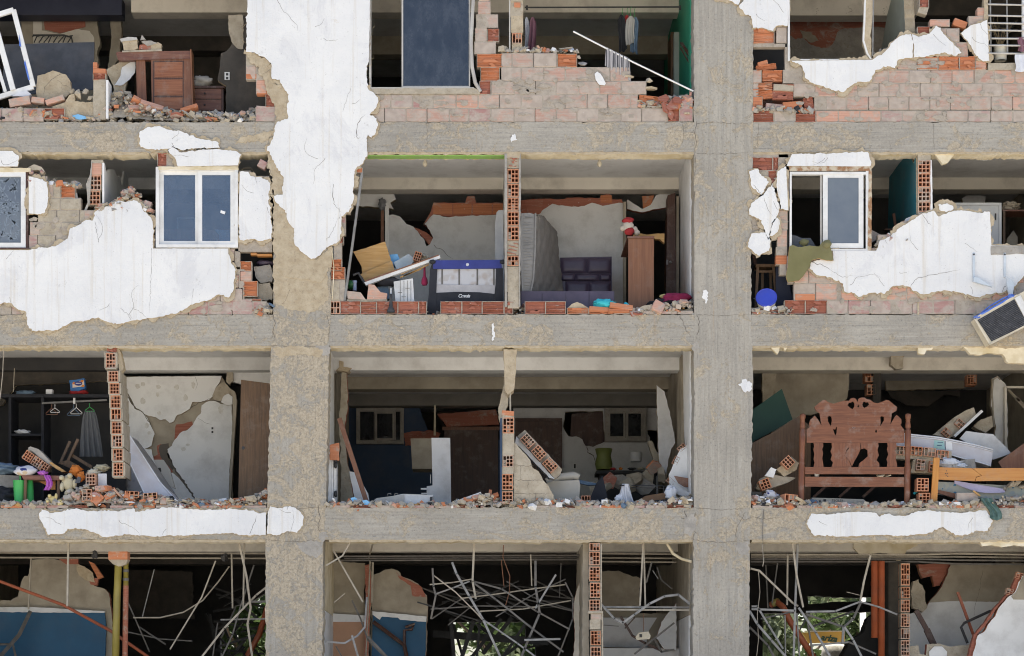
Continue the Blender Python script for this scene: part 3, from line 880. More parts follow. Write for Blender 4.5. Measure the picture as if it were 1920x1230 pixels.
inner(600,1290,3,2.25, 'int_white'); inner(600,1290,3,4.2, 'dust_shade_wall'); inner(600,1290,3,6.1, 'deep_shade')
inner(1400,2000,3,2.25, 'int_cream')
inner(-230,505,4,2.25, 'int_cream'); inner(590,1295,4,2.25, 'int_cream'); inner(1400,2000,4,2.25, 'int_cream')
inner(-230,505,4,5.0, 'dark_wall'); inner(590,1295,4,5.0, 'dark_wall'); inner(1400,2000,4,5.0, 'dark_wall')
# cross walls behind the columns, between the bays
for x0, x1 in ((-280,-190),(520,598),(1316,1396),(2016,2110)):
  for r in (1,2,3,4):
    a, c = X(x0), X(x1)
    m = MB(); m.box(((a + c) / 2,(.45 + 8.3) / 2,(FL[r] + CE[r]) / 2),(c - a, 8.3 - .45, CE[r] - FL[r]))
    m.build('cross_wall', ['dust_shade_wall'], B)
# wall linings seen at the sides of the middle bay
def lining(px, pts, t, mat, amp=0):
  SEED[0] += 1
  q = rag([(d * PX, y) for d, y in pts], amp, 6, SEED[0])
  return MB().prism([Vector((X(px), d / PX, Z(y))) for d, y in q], (t, 0,0)).build('wall_lining', mat, B)
lining(1299, [(.46,-102),(5,-102),(5,229),(.46,229)], .04, ['green'])
lining(1299, [(.46,262),(2.24,262),(2.24,590),(.46,590)], .04, ['int_grey'])
lining(613, [(.46,262),(2.5,262),(2.5,590),(.46,590)], -.04, ['int_grey'])
lining(608, [(.46,625),(2.2,625),(2.2,952),(.46,952)], -.04, ['int_white'])
lining(606, [(2.6,625),(6.3,625),(6.3,952),(2.6,952)], -.04, ['dust_shade_wall'], 2)
lining(1299, [(.46,625),(1.6,625),(1.4,780),(1.1,850),(1.3,880),(1.0,952),(.46,952)], .04, ['int_white'], 2)
lining(1300, [(1.9,625),(6.3,625),(6.3,952),(1.9,952)], .04, ['dust_shade_wall'], 2)
lining(604, [(.46,989),(2.5,989),(2.5,1140),(.46,1140)], -.04, ['soffit'])
lining(604, [(.46,1141),(2.5,1141),(2.5,1315),(.46,1315)], -.04, ['int_grey'])
lining(1297, [(.46,989),(2.5,989),(2.5,1150),(.46,1150)], .04, ['dust_shade_wall'])
lining(1297, [(.46,1151),(2.5,1151),(2.5,1315),(.46,1315)], .04, ['int_grey'])
# rear wall of the building: closed above, with openings to the garden on the lowest floor
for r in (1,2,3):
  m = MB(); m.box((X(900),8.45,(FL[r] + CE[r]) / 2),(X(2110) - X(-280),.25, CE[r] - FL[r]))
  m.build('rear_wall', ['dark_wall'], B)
d8 = 8.3
ya, yb = app(980, d8), app(1315, d8)
holes = [[(412,1196),(428,1168),(440,1136),(470,1128),(506,1108),(506, yb - 6),(412, yb - 6)],
    [(850,1166),(985,1166),(985,1194),(1004,1204),(1001, yb - 6),(850, yb - 6)],
    [(1514,1117),(1606,1121),(1640,1118),(1640,1128),(1580,1128),(1516,1133)],
    [(1430,1150),(1636,1147),(1634,1186),(1612,1212),(1590, yb - 6),(1430, yb - 6)]]
xa, xb = W(-100,0,0).x, W(0,0,0).x
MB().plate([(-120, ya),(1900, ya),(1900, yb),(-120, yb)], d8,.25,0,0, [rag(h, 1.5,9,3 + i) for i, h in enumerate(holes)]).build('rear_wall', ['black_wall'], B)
# ---------------------------------------------------------------- white plaster left on the frame
plaster(B, [(464,-120,0),(464,0),(461,97),(474,98),(496,107),(509,121),(510,148),(524,149),(533,166),(541,177),(538,197),(540,222),(519,229),(513,250),(507,270),(500,281),(506,286),(514,305),(532,333),(530,365),(513,368),(519,381),(535,394),(538,410),(551,432),(552,457),(570,476),(584,486),(592,484),(605,471),(620,460),(633,454),(640,438),(640,406),(655,394),(663,375),(662,356),(666,318),(681,305),(689,289),(687,259),(690,252),(697,258),(703,252),(705,243),(709,235),(706,222),(693,215),(706,200),(709,186),(701,174),(690,166),(687,135),(692,107,.3),(694,0,0),(694,-120,0)], lo=.5, hi=9)
plaster(B, [(261,249),(277,238),(299,236),(315,243),(337,245),(371,259),(408,266),(412,277),(366,278),(344,282),(323,274),(315,279),(278,280),(264,276)])
plaster(B, [(1340,-60,0),(1340,-4),(1362,-3),(1374,3),(1384,9),(1388,0),(1392,-14),(1392,-60,0)])
plaster(B, [(1396,-60,0),(1394,2),(1386,10),(1397,27),(1408,30),(1412,52),(1425,52),(1437,54),(1450,58),(1455,49),(1477,48,.2),(1480,0,0),(1480,-60,0)])
plaster(B, [(73,966),(78,955),(96,962),(120,957),(143,953),(165,959),(190,957),(220,959),(250,953),(254,960),(285,955),(317,951),(380,956),(444,955),(476,957),(482,961),(499,961,.2),(498,1003),(466,1004),(430,1000),(390,1001),(350,1004),(285,1006),(240,1002),(219,1004),(193,1007),(178,999),(152,991),(127,991),(117,1001),(92,1003),(82,988)], lo=.3, hi=4, d=-.024)
plaster(B, [(502,961,.2),(507,949),(520,953),(540,950),(554,952),(568,966),(568,985),(557,999),(540,996),(519,1004),(501,1001)], lo=.3, hi=5, d=-.024)
plaster(B, [(1512,982),(1521,963),(1560,964),(1602,960),(1640,961),(1650,969),(1665,963),(1697,968),(1722,958),(1748,958),(1800,962),(1849,957),(1862,976),(1852,995),(1827,996),(1814,1003),(1792,1004),(1768,988),(1738,1001),(1697,1004),(1640,1003),(1586,1006),(1526,1004)], lo=.3, hi=4, d=-.024)
for pts in ([(960,256),(965,250),(970,262),(958,268)], [(1318,545),(1324,543),(1328,556),(1324,570),(1318,560)], [(1384,720),(1398,710),(1410,718),(1408,732),(1394,734)], [(922,612),(926,606),(927,638),(923,640)]):
  plaster(B, pts, d=-.005, amp=4, coat=False, name='plaster_smear')
for pts in ([(556,1018),(580,1014),(606,1016),(603,1034),(594,1046),(576,1040),(562,1030)], [(1376,1018),(1404,1016),(1404,1040),(1392,1042),(1380,1032)], [(1283,968),(1302,962),(1306,990),(1296,1006),(1282,1000)], [(598,1000),(612,996),(616,1008),(604,1016)], [(588,648),(618,650),(616,668),(600,664)], [(1296,646),(1308,640),(1312,652),(1300,658)]):
  plaster(B, pts, d=-.003, amp=4, coat=False, name='spalled_patch', front='mortar_grey')
# thin skims of tan render left on the concrete
for pts in ([(512,488),(560,484),(612,490),(616,560),(590,584),(540,580),(514,566)], [(511,652),(560,648),(606,655),(602,668),(560,664),(524,672)], [(520,242),(502,262),(440,270),(452,256),(490,250)]):
  plaster(B, pts, d=-.004, amp=3.5, coat=False, name='render_skim', front='tan')
for pts in ([(461,98),(476,99),(498,108),(511,122),(512,149),(526,150),(536,168),(544,178),(541,198),(543,222),(520,228),(516,200),(508,186),(500,170),(496,150),(486,140),(484,124),(470,118)], [(504,288),(516,306),(534,334),(532,366),(516,366),(508,350),(510,330),(500,312)], [(512,368),(521,382),(537,395),(540,411),(553,433),(554,458),(572,478),(594,487),(622,462),(622,500),(600,530),(570,524),(540,520),(516,500),(512,440)]):
  plaster(B, pts, d=-.012, amp=3.5, coat=False, name='render_coat', front='tan')
# fissures
for pts, w in (([(512,590),(516,606),(511,622),(519,640)], 1.5),([(1303,284),(1305,310),(1301,340)], 1.2),([(1306,590),(1312,604),(1309,622),(1304,640)], 1.6),([(1274,592),(1281,604),(1286,618),(1296,632)], 1.3),
       ([(1283,958),(1289,975),(1302,985),(1304,1000),(1297,1010)], 2.2),([(1280,972),(1296,975),(1305,968),(1303,955)], 1.4),([(1398,960),(1384,984),(1378,1004),(1388,1014)], 1.4),([(1380,962),(1398,975),(1412,968),(1430,974),(1470,970)], 1.0),
       ([(612,590),(618,610),(615,640)], 1.3),([(596,948),(600,968),(596,990),(604,1010)], 1.7),([(500,985),(540,978),(560,982)], .9),([(1306,228),(1303,250),(1306,270),(1302,284)], 1.6),([(1280,232),(1282,256),(1278,280)], 1.0),([(1306,231),(1340,229),(1380,232),(1412,230)], 1.0),([(1304,287),(1350,289),(1408,286)], 1.0),([(1306,590),(1350,592),(1408,589)], .9),([(1302,952),(1350,956),(1408,952)], 1.1),([(1300,1012),(1340,1018),(1404,1013)], 1.3),([(508,648),(560,651),(616,648)], 1.2),([(502,951),(555,955),(611,950)], 1.2),([(498,1012),(550,1016),(606,1012)], 1.1),([(800,228),(802,284)], .8),([(806,592),(808,646)], .6),([(1422,232),(1420,284)], .8),([(1750,232),(1752,284)], .7)):
  crack(B, pts, w, -.0022, int(pts[0][0]))
# plaster fissures
for pts, w in (([(520,0),(530,18),(544,32),(556,48),(560,62)], 1.0),([(668,258),(669,236),(676,222),(686,214)], 1.5),([(668,258),(676,258)], 1.3),([(625,345),(624,365),(626,382),(640,398)], 1.3),([(612,452),(624,432),(634,408)], .9),([(642,210),(652,180),(660,160)], .7),([(498,304),(506,318),(512,333)], 1.4),([(468,1003),(476,982),(482,966)], 1.2),([(544,998),(552,974),(548,956)], .8)):
  crack(B, pts, w, -.0318 if pts[0][1] < 900 else -.0258, int(pts[0][0]) + 3)
# ================================================================ FACADE INFILL
# ---- first row, left: stub of brick beside the column, base bricks at far left
w = Wall('short jagged brick stub beside the tall white plastered column, top row', .010)
w.course(98,123, [461,480,500], 'gm'); w.course(123,149, [461,480,508], 'om'); w.course(149,176, [480,500,512], 'og')
w.course(176,201, [498,515], 'd'); w.course(201,228, [479,517], 'r')
w.brick(461,138,481,148, 't'); w.brick(481,170,502,177, 't'); w.brick(480,199,517,211, 'r', .08)
w.done()
w = Wall('low remnant of plum brick course on the ledge under the tilted white window frame', .010)
w.course(203,228, [-120,-80,-40,3,43,82], 'rrrrr'); w.course(203,224, [83,121], 'd')
w.done()
# ---- first row, middle
w = Wall('stepped pink brick wall under the navy window and the hanging clothes, top row', .012)
w.course(203,229, rx(697,1252,40.5,22), 'frfffrfffffffff'); w.course(177,203, rx(697,1196,41,34), 'frrooofffffff')
w.course(152,177, rx(921,1212,41,0), 'fffffff'); w.course(126,152, rx(939,1180,40.5,0), 'fffffff')
w.course(152,177, [899,920], 'd'); w.course(126,152, [901,937], 'b'); w.course(101,126, [894,942], 'b')
w.course(99,126, [940,960,1000,1044], 'fff'); w.course(101,126, [1045,1082], 'b')
w.course(78,101, [889,930], 'f'); w.course(52,78, [890,913], 'f'); w.course(54,78, [914,936], 'd'); w.course(27,52, [893,934], 'f'); w.course(2,27, [896,920], 'f'); w.course(-24,2, [897,918], 'f')
w.brick(1198,180,1236,196, 'b', .12); w.course(203,228, [1252,1274,1299], 'dr'); w.brick(1278,184,1299,206, 'r', .05)
for px, py, s in ((1196,190,14),(1216,151,16),(1220,166,18),(1094,118,18),(1178,144,15),(1240,186,12),(1288,214,14)):
  link('mortar_lump', RR.choice(FRAG['tan']), w.t, W(px, py, .04)).scale = (s / PX,) * 3
for px, py, s, rt in ((1250,200,26,.9),(1262,195,24,-.7),(1270,188,20,.3),(1246,184,20,-.2),(1258,214,18,1.2)):
  o = link('brick_fragment', RR.choice(FRAG['plum']), w.t, W(px, py, -.005)); o.scale = (s / PX,) * 3; o.rotation_euler = (1.2, rt, .3)
plaster(w.t, [(1115,138),(1120,134),(1126,138),(1136,156),(1134,160),(1124,159),(1117,150)], d=-.012, amp=.8, coat=False)
w.smear(700,180,1240,226,34,3); w.smear(930,104,1180,176,22,5); WALL_1M = w.done()
# sill under the navy window
MB().plate(rag([(692,166),(890,165),(900,171),(900,176,1),(692,176)], 1.2,7,5),-.005,.16,0).build('window_sill', ['tan2'], WALL_1M)
# ---- first row, right
w = Wall('pink brick parapet wall with ragged white plaster under the top right windows', .012)
w.course(207,229, [1412,1451,1491,1530,1572,1612,1652,1692,1733,1774,1815,1857,1899,1941,1990], 'dfdooorfffrff')
w.course(181,207, [1411,1430], 't'); w.course(181,206, [1527,1549,1587,1628,1666,1704,1743,1782,1820,1858,1898,1940,1990], 'offfffffffoof')
w.course(156,181, [1488,1528,1567,1608,1648,1686,1725,1764,1803,1842,1879,1922,1990], 'fffffffffffo')
w.course(131,156, [1468,1509,1549,1590,1627,1666,1705,1745,1785,1826,1864,1903,1950], 'mfffffffofoo')
w.course(131,156, [1411,1428], 'f'); w.course(156,181, [1411,1422], 'f')
w.course(106,131, [1641,1681,1720,1759,1799,1829,1849], 'fffbboo'); w.course(106,130, [1682,1719], 'f')
for x0, x1, k in ((1720,1757, 'b'),(1761,1797, 'b'),(1800,1828, 'b'),(1830,1850, 'b')): w.brick(x0,107, x1,129, k, 0,-.02)
w.course(79,106, [1770,1792,1815], 'ff'); w.course(53,79, [1758,1774,1799], 'ff'); w.course(50,68, [1720,1744], 'd')
w.course(36,50, [1743,1781], 'o'); w.course(30,52, [1816,1846], 'o'); w.course(14,30, [1832,1848], 'o')
w.brick(1788,36,1814,50, 't', .35,.02)
for a in ((1430,132,1467,152, 'b', 0),(1412,155,1448,168, 'b', 0),(1418,166,1449,184, 'b', -.12),(1449,158,1488,186, 'd', .04),(1412,185,1430,203, 'd', 0),(1436,194,1468,205, 'r', .1),(1468,190,1504,204, 't', -.08),(1508,183,1526,206, 'd', -.2),(1418,121,1456,130, 'b', -.15),(1421,114,1440,122, 't', -.3),(1450,158,1488,170, 'g', .06)):
  w.brick(*a[:5], rot=a[5])
w.course(50,81, [1455,1475], 'f'); w.course(52,82, [1412,1452], 'b'); w.course(82,88, [1412,1472], 'm')
w.course(88,116, [1472,1482], 'm'); w.course(116,131, [1472,1512], 'm')
w.smear(1500,160,1915,226,40,7); w.smear(1640,112,1915,158,14,8); T1R = w.done()
plaster(T1R, [(1484,114,.2),(1636,112),(1658,98),(1678,75),(1692,66),(1708,63),(1712,80,.3),(1711,108),(1684,112),(1678,128),(1664,124),(1641,132),(1630,153),(1608,153),(1594,162),(1581,173),(1563,169),(1537,160),(1518,153),(1509,141),(1504,124)])
plaster(T1R, [(1710,64,.3),(1722,69),(1743,63),(1755,48),(1764,52),(1771,65),(1788,82),(1803,98),(1791,105),(1771,98),(1734,107),(1713,108),(1714,84)], d=-.027)
plaster(T1R, [(1802,62),(1819,48),(1851,37,.3),(1855,115),(1844,115),(1830,104),(1817,82)])
MB().plate(rag([(1620,-30,0),(1640,-30),(1637,20),(1633,60),(1634,108),(1630,112),(1619,80,.3),(1621,30,.3)], 2,7,8),-.01,.14).build('broken_pier', ['tan'], T1R)
MB().plate([(1636.5,-30),(1639,-30),(1637.5,105),(1635.5,105)], -.012,.02).build('steel_rod', ['galv'], T1R)
MB().plate(rag([(1853,118),(1926,118),(1926,131),(1853,131)], 1,8,3),-.004,.1).build('window_sill', ['tan2'], T1R)
MB().plate(rag([(1846,-30),(1853,-30),(1853,60),(1845,40)], 1.6,6,3),-.006,.14).build('broken_pier', ['tan'], T1R)
# ---- second row, left
w = Wall('white plastered infill wall around the two sliding windows, second row', .010)
w.course(565,590, rx(-120,500,41,20), 'rrr'); w.course(540,565, rx(-120,455,41,0), 'fro'); w.course(515,540, rx(-120,448,41,20), 'fro')
w.course(490,515, rx(-120,440,41,0), 'f'); w.course(466,490, rx(-120,440,41,20), 'f')
w.course(441,466, [54,70,104,144,184,224,264,290], 'rggfffff'); w.course(416,441, [56,75,115,149,176,222,262,284], 'ogggfff'); w.course(394,416, [70,106,149,158,190,232,272], 'gggffff')
w.course(371,394, [90,113,152,184], 'gg.'); w.course(381,394, [183,206,222,262], 'off'); w.course(345,371, [54,100,114], 'fg'); w.course(346,371, [114,141], 'b'); w.course(330,345, [54,88], 'f')
w.course(320,342, [447,470], 'm'); w.course(330,451, [447,505], 'm'); w.course(451,472, [447,510], 'm')
w.course(287,312, [295,313], 'd'); w.course(287,312, [313,330,445], 'm')
w.course(560,583, [430,472,490], 'rd'); w.course(527,556, [456,483], 'b'); w.course(508,527, [450,472], 'o'); w.course(490,508, [450,472], 'b'); w.course(471,500, [432,450], 'm'); w.course(505,560, [438,458], 'm')
w.brick(268,376,282,396, 'r', .35); w.brick(484,300,500,315, 'r', .5)
w.smear(56,400,150,462,14,9); w.smear(0,568,490,586,18,10); W2L = w.done()
plaster(W2L, [(-120,468,0),(54,469),(76,464),(95,463),(109,459),(127,447),(132,428),(149,421),(162,412),(173,414),(178,397),(190,390),(206,387),(222,376),(236,379),(250,375),(263,381),(270,397),(281,406),(287,422),(287,466,.2),(428,466,.2),(428,476),(433,489),(442,506),(439,524),(438,543),(428,558),(409,552),(393,562),(358,571),(333,587),(317,590),(295,595),(270,598),(241,603),(219,608),(203,604),(184,595),(162,601),(136,603),(117,612),(108,619),(76,620),(60,620),(51,609),(49,585),(32,579),(19,568),(0,570),(-120,566,0)])
plaster(W2L, [(54,331,.2),(70,334),(88,342),(90,360),(89,385),(82,400),(70,402),(54,400,.2)])
plaster(W2L, [(-120,282,0),(20,283),(35,292),(33,312,.2),(-120,314,0)])
plaster(W2L, [(315,282),(324,276),(340,286),(372,281),(412,280),(442,283),(452,290),(446,310,.2),(334,312),(330,300),(322,290)])
plaster(W2L, [(450,322),(465,322),(470,330),(490,332),(507,343),(503,365),(507,400),(510,430),(509,448),(490,452),(470,448),(450,450),(447,420,.2)])
for pts, w_ in (([(178,415),(181,432),(184,450)], 1.0),([(226,578),(240,590),(250,598)], .9),([(247,577),(262,585),(276,596)], .9),([(284,466),(283,520),(280,590)], .8),([(325,275),(336,284),(372,281),(410,279)], 1.5),([(478,330),(482,348)], .7)):
  crack(W2L, pts, w_, -.0318, int(pts[0][0]))
# ---- second row, middle: one course of broken bricks on the ledge, stub by the column
w = Wall('single broken red brick course along the ledge of the second row middle bay', .012)
w.course(565,589, [638,676,706,746,785,800], 'ddddd'); w.course(565,589, [826,866,904,945,962], 'dddd'); w.course(565,589, [984,1023,1061], 'dd')
w.course(577,589, [1063,1104,1150,1190], 'bbr'); w.course(583,589, [1190,1230,1270,1300], 'rrr')
W2M = w.done()
w = Wall('narrow brick stub with exposed red channels, left of the leaning metal pole', .014)
w.course(486,507, [620,641], 'b'); w.course(456,486, [626,641], 'm'); w.course(501,524, [620,647], 'b'); w.course(525,564, [620,637], 'g'); w.course(525,564, [637,647], 'm'); w.course(564,589, [619,638], 'v'); w.course(440,456, [636,644], 'd'); w.course(400,440, [638,648], 'r'); w.course(380,400, [650,657], 'm'); w.course(314,324, [666,680], 't')
MB().tube([W(622,470,-.01), W(626,500,-.015), W(625,530,-.012), W(623,560,-.008)], .007,6).build('cable', ['soffit'], w.t)
w.done()
# ---- second row, right
w = Wall('white plastered brick wall around the half open window, second row right bay', .012)
w.course(563,589, [1471,1510,1551,1590,1632,1671,1710,1750,1790,1830,1866,1905,1950,1990], 'ddrrrrrrrfrrr')
w.course(531,563, [1488,1529,1570,1577,1620,1662,1700,1740,1780,1820,1860,1900,1950], 'fomofooffoof')
w.course(505,531, [1488,1516,1556,1598,1640,1680,1720,1760,1800,1840,1880,1920,1960], 'of'); w.course(480,505, [1474,1510,1552,1594,1636,1676,1716,1756,1796,1836,1876,1916,1960], 'f'); w.course(465,480, [1560,1620,1680,1740,1800,1860,1920,1960], 'f')
w.course(440,465, [1646,1690,1730,1780,1820,1858], 'f'); w.course(415,440, [1690,1730,1780,1820,1856], 'f'); w.course(398,415, [1722,1760,1800,1852], 'f')
w.course(289,295, [1408,1478], 'm'); w.course(295,320, [1409,1449,1460], 'dd'); w.course(288,320, [1460,1478], 'm'); w.course(320,345, [1409,1440,1458], 'gd'); w.course(345,372, [1409,1452], 'g'); w.course(372,412, [1409,1450], 'm'); w.course(412,437, [1409,1437], 'g'); w.course(437,470, [1409,1446], 'm')
w.course(393,430, [1458,1477], 'o'); w.course(430,463, [1457,1476], 'o'); w.course(463,478, [1455,1476], 'm'); w.course(478,496, [1454,1476], 't'); w.course(496,515, [1462,1476], 'm'); w.course(288,312, [1478,1632], 'm'); w.course(312,393, [1470,1480], 'm'); w.course(515,531, [1478,1490], 'm')
w.course(581,589, [1410,1440,1471], 'rd'); w.brick(1491,551,1528,563, 't', 0,-.012)
w.smear(1500,510,1915,584,30,11); w.smear(1412,330,1476,470,14,12); W2R = w.done()
plaster(W2R, [(1475,311,.2),(1485,289),(1627,285),(1634,305),(1630,312,.2)])
plaster(W2R, [(1405,321),(1421,317),(1428,330),(1442,341),(1428,365),(1409,349)])
plaster(W2R, [(1448,343),(1456,371),(1462,390),(1456,406),(1447,418,.4),(1444,440),(1440,450),(1435,435),(1428,413),(1405,402),(1409,381),(1431,366)])
plaster(W2R, [(1457,408),(1462,416),(1458,435),(1447,443),(1442,441,.4),(1449,418,.4)])
plaster(W2R, [(1443,447),(1445,452),(1442,470),(1421,479),(1402,462),(1409,438),(1434,436)])
plaster(W2R, [(1458,321),(1474,312,.2),(1478,394),(1464,392),(1461,371),(1456,349)])
plaster(W2R, [(1562,470,.2),(1643,470),(1650,451),(1669,443),(1691,425),(1716,410),(1730,400),(1751,395),(1760,406),(1780,397),(1802,394),(1833,399),(1856,397,.2),(1859,460,.2),(1990,463,0),(1990,512),(1920,517),(1900,540),(1879,549),(1856,552),(1830,557),(1805,549),(1770,544),(1732,552),(1710,544),(1707,538),(1675,536),(1659,551),(1634,549),(1610,557),(1599,549),(1583,546),(1581,532),(1558,520),(1532,516),(1518,503),(1521,492),(1539,486),(1562,488)])
plaster(W2R, [(1759,384),(1776,381),(1787,386),(1788,392),(1774,398),(1762,394)], d=-.02, lo=6, hi=13)
MB().plate(rag([(1858,461),(1990,461),(1990,474),(1858,478)], 1.2,7,9),-.036,.17).build('window_sill', ['mortar_grey'], W2R)
for pts, w_ in (([(1524,492),(1545,498),(1560,508)], 1.6),([(1707,538),(1718,522),(1745,516),(1775,511),(1800,505)], 1.2),([(1730,402),(1740,418),(1748,424)], 1.2),([(1660,450),(1664,458)], .9),([(1879,548),(1884,538),(1892,530)], 1.5),([(1560,508),(1580,520),(1600,516)], .7),([(1413,346),(1426,362),(1432,368)], 1.0),([(1432,372),(1440,392),(1450,408)], .8)):
  crack(W2R, pts, w_, -.0318, int(pts[0][0]))
# ---- third row: thin terracotta remnants along the ledges
w = Wall('thin line of snapped terracotta bricks along the third row ledge', .006)
for x0, x1 in ((-120,500),(612,945),(1004,1300),(1410,1990)):
  xs = rx(x0, x1,41,0,3)
  w.course(947,953, xs, 'rdrtrrd.rt', joint=False)
w.done()
# ================================================================ WINDOWS
def bar2(m, a, b, w, d, t, mi=0):
  """A bar between two pixels at depth d, w pixels across and t m deep."""
  p, q = W(a[0], a[1], d), W(b[0], b[1], d)
  m.bar(p + Vector((0, t / 2,0)), q + Vector((0, t / 2,0)), w / PX, t, mi)
# sliding window of two sashes, second row left
t = thing('sliding_window', 'white sliding window with two closed glass sashes and a paper tag, second row left', 'window', W(370,464,0))
m = MB(); frame_ring(m, 292,313,446,464,6,-.02,.10); m.build('frame', ['white_metal'], t)
for x0, x1, d in ((299,374,.03),(371,440,.005)):
  m = MB(); frame_ring(m, x0,320, x1,460,8, d, .03); sash = m.build('sash', ['white_metal'], t)
  m = MB(); m.pbox(x0 + 8.2,328.2, x1 - 8.2,451.8, d + .012,.005); m.build('pane', ['glass_clear'], sash)
MB().plate([(414,394),(423,397),(421,402),(413,399)], .002,.002).build('paper_tag', ['logo_white'], t)
MB().plate(rag([(297,312),(446,312),(448,318),(297,318)], .8,6,2),-.026,.03).build('head_trim', ['soffit'], t)
# patterned window at the far left
t = thing('patterned_window', 'white framed window with a leafy etched pane, cut by the left edge, second row', 'window', W(0,466,0))
m = MB(); frame_ring(m, -90,322,48,464,9,-.01,.08); f = m.build('frame', ['white_metal'], t)
m = MB(); m.pbox(-80.8,331.2,38.8,454.8,.02,.006); m.build('pane', ['glass_frost'], f)
m = MB()
rr = random.Random(3)
for i in range(230):
  px, py, a, L = rr.uniform(-78,36), rr.uniform(336,450), rr.uniform(0,6.28), rr.uniform(5,12)
  c = W(px, py, .0185); e = Vector((math.cos(a),0, math.sin(a))); n = Vector((-math.sin(a),0, math.cos(a)))
  L /= PX
  m.add([c - e * L, c - n * L * .17, c + e * L, c + n * L * .17], [(0,1,2,3)])
o = m.build('etched_leaves', [simple('etched_glass', (.17,.21,.26),(.21,.25,.30), rough=.5, bump=0)], f); o['kind'] = 'stuff'
MB().plate(rag([(-120,314),(57,315),(58,322),(-120,322)], .8,6,2),-.02,.1).build('head_trim', ['soffit'], t)
MB().pbox(-120,464.3,54,467,-.03,.12).build('sill_trim', ['wood_dark'], t)
m = MB(); m.pbox(49,322,53,466,.0,.1); m.build('jamb_trim', ['wood_dark'], t)
# half open window, second row right
t = thing('sliding_window', 'white window with one blue frosted sash, its other half open, second row right', 'window', W(1560,470,0))
m = MB(); m.pbox(1481,322,1484.5,466,-.02,.10); m.pbox(1484.5,322,1624,327,-.012,.09); m.pbox(1624,318,1633,467,-.015,.10); m.pbox(1484.5,466.5,1633,470,-.02,.1)
m.build('frame', ['white_metal'], t)
m = MB(); frame_ring(m, 1543,324,1619,465,9,.0,.03); sash = m.build('sash', ['white_metal'], t)
m = MB(); m.pbox(1552.2,333.2,1609.8,455.8,.012,.005); m.build('pane', ['glass_frost'], sash)
m = MB(); m.pbox(1538,326,1541,462,.03,.02); m.build('rail', ['grey_metal'], t)
m = MB(); m.plate(rag([(1480,312),(1634,312),(1634,320),(1480,320)], 1,6,4),-.022,.12); m.plate(rag([(1629,320),(1635,320),(1634,470),(1627,470)], .9,5,6),-.024,.12); m.build('head_trim', [simple('rusty_trim', (.30,.16,.08),(.52,.45,.34),9,.9,.4, lo=.42, hi=.55)], t)
# navy window, top row
t = thing('navy_window', 'tall dark navy window pane beside an open dark gap, top row middle', 'window', W(820,166,0))
m = MB(); m.pbox(692,-60,696,166,.0,.10); m.pbox(696,163.5,889,166.5,-.002,.10); m.build('frame', ['grey_metal'], t)
m = MB(); m.pbox(753,-60,756,164,.02,.03); m.pbox(879,-60,881.5,164,.02,.03); m.pbox(756,161,879,163.4,.018,.03); s = m.build('sash', ['grey_metal'], t)
MB().pbox(756.2,-60,878.8,160.8,.03,.006).build('pane', ['glass_navy'], s)
m = MB(); m.tube([W(891,-60,.0), W(886,20,-.005), W(883,80,-.01),(W(885,125,-.01)), W(891,155,-.005), W(901,172,0)], .028,6); m.build('bent_jamb', ['grey_metal'], t)
# white frame of the opening, top right
t = thing('window_frame', 'empty white window frame standing in the top right wall, pane missing', 'window frame', W(1550,112,0))
m = MB(); m.pbox(1477.5,-60,1481,114,-.02,.12); m.build('jamb', ['white_metal'], t)
m = MB(); m.pbox(1481,110.5,1634,113.5,-.015,.12); m.build('sill', ['white_metal'], t)
m = MB(); m.tube([W(1624,-60,0), W(1621,40,0), W(1619,76,0), W(1626,100,0), W(1633,111,0)], .018,6); m.build('bent_jamb', ['white_metal'], t)
# grille with pot
t = thing('window_grille', 'rusty white horizontal bar grille in front of a dark opening, upper right corner', 'window grille', W(1890,116,0))
for y in (8,29,43,56.5,72,85,100): MB().tube([W(1853 + (6 if y == 72 else 0), y, -.03), W(1960, y + (2.5 if y < 60 else 1),-.03)], .0135,6).build('bar', ['grey_metal'], t)
for x in (1857,1888): MB().tube([W(x - 1,-60,-.012), W(x + 1,100,-.012)], .012,6).build('upright', ['galv'], t)
m = MB(); m.pbox(1917,-60,1926,98,.0,.06); m.build('jamb', ['white_metal'], t)
t = thing('plant_pot', 'cream plastic pot with a dead dry plant behind the window grille', 'plant pot', W(1876,114,.09))
c = W(1876,114,.10); k = 1 / PX
MB().lathe(c, [(.088,0),(.098,12 * k),(.104,13 * k),(.096,14 * k),(.104,25 * k),(.108,27 * k),(.09,26 * k)], 18).build('pot', ['pot'], t, True)
m = MB(); rr = random.Random(8)
for i in range(9):
  a = rr.uniform(-1,1); p0 = c + Vector((rr.uniform(-.03,.03),0,.2)); q = [p0]
  for j in range(5): q.append(q[-1] + Vector((a * .055 + rr.uniform(-.03,.03), rr.uniform(-.02,.02),.12 - .02 * j * abs(a) * 2)))
  m.tube(q, .006,5,0,.002)
  m.tube([q[2], q[2] + Vector((rr.uniform(-.12,.12),0,.07))], .003,4)
o = m.build('dry_stem', ['twig'], t); o['kind'] = 'stuff'
def cloth_on(name, label, cat, mat, x0, y0, x1, y1, d, folds=5, amp=.02, wave=3, group=None, hem=2, seed=0):
  def fn(u, v):
    px = x0 + (x1 - x0) * u; py = y1 + (y0 - y1) * v
    px += math.sin(v * 5 + seed) * (x1 - x0) * .05 * (1 - v)
    py += hem * math.sin(u * 9 + seed) * (1 - v)
    return W(px, py, d + amp * math.sin(u * folds * 2 * math.pi + seed + v) * (1.2 - .5 * v))
  m = MB(); m.sheet(fn, folds * 6,8)
  o = m.build(name, [mat], None, True)
  return tag(o, label, cat, group)
cloth_on('hanging_cloth', 'white cloth draped over the sill below the window grille, right edge', 'cloth', 'white_cloth', 1903,102,1960,133,-.06,4,.02)
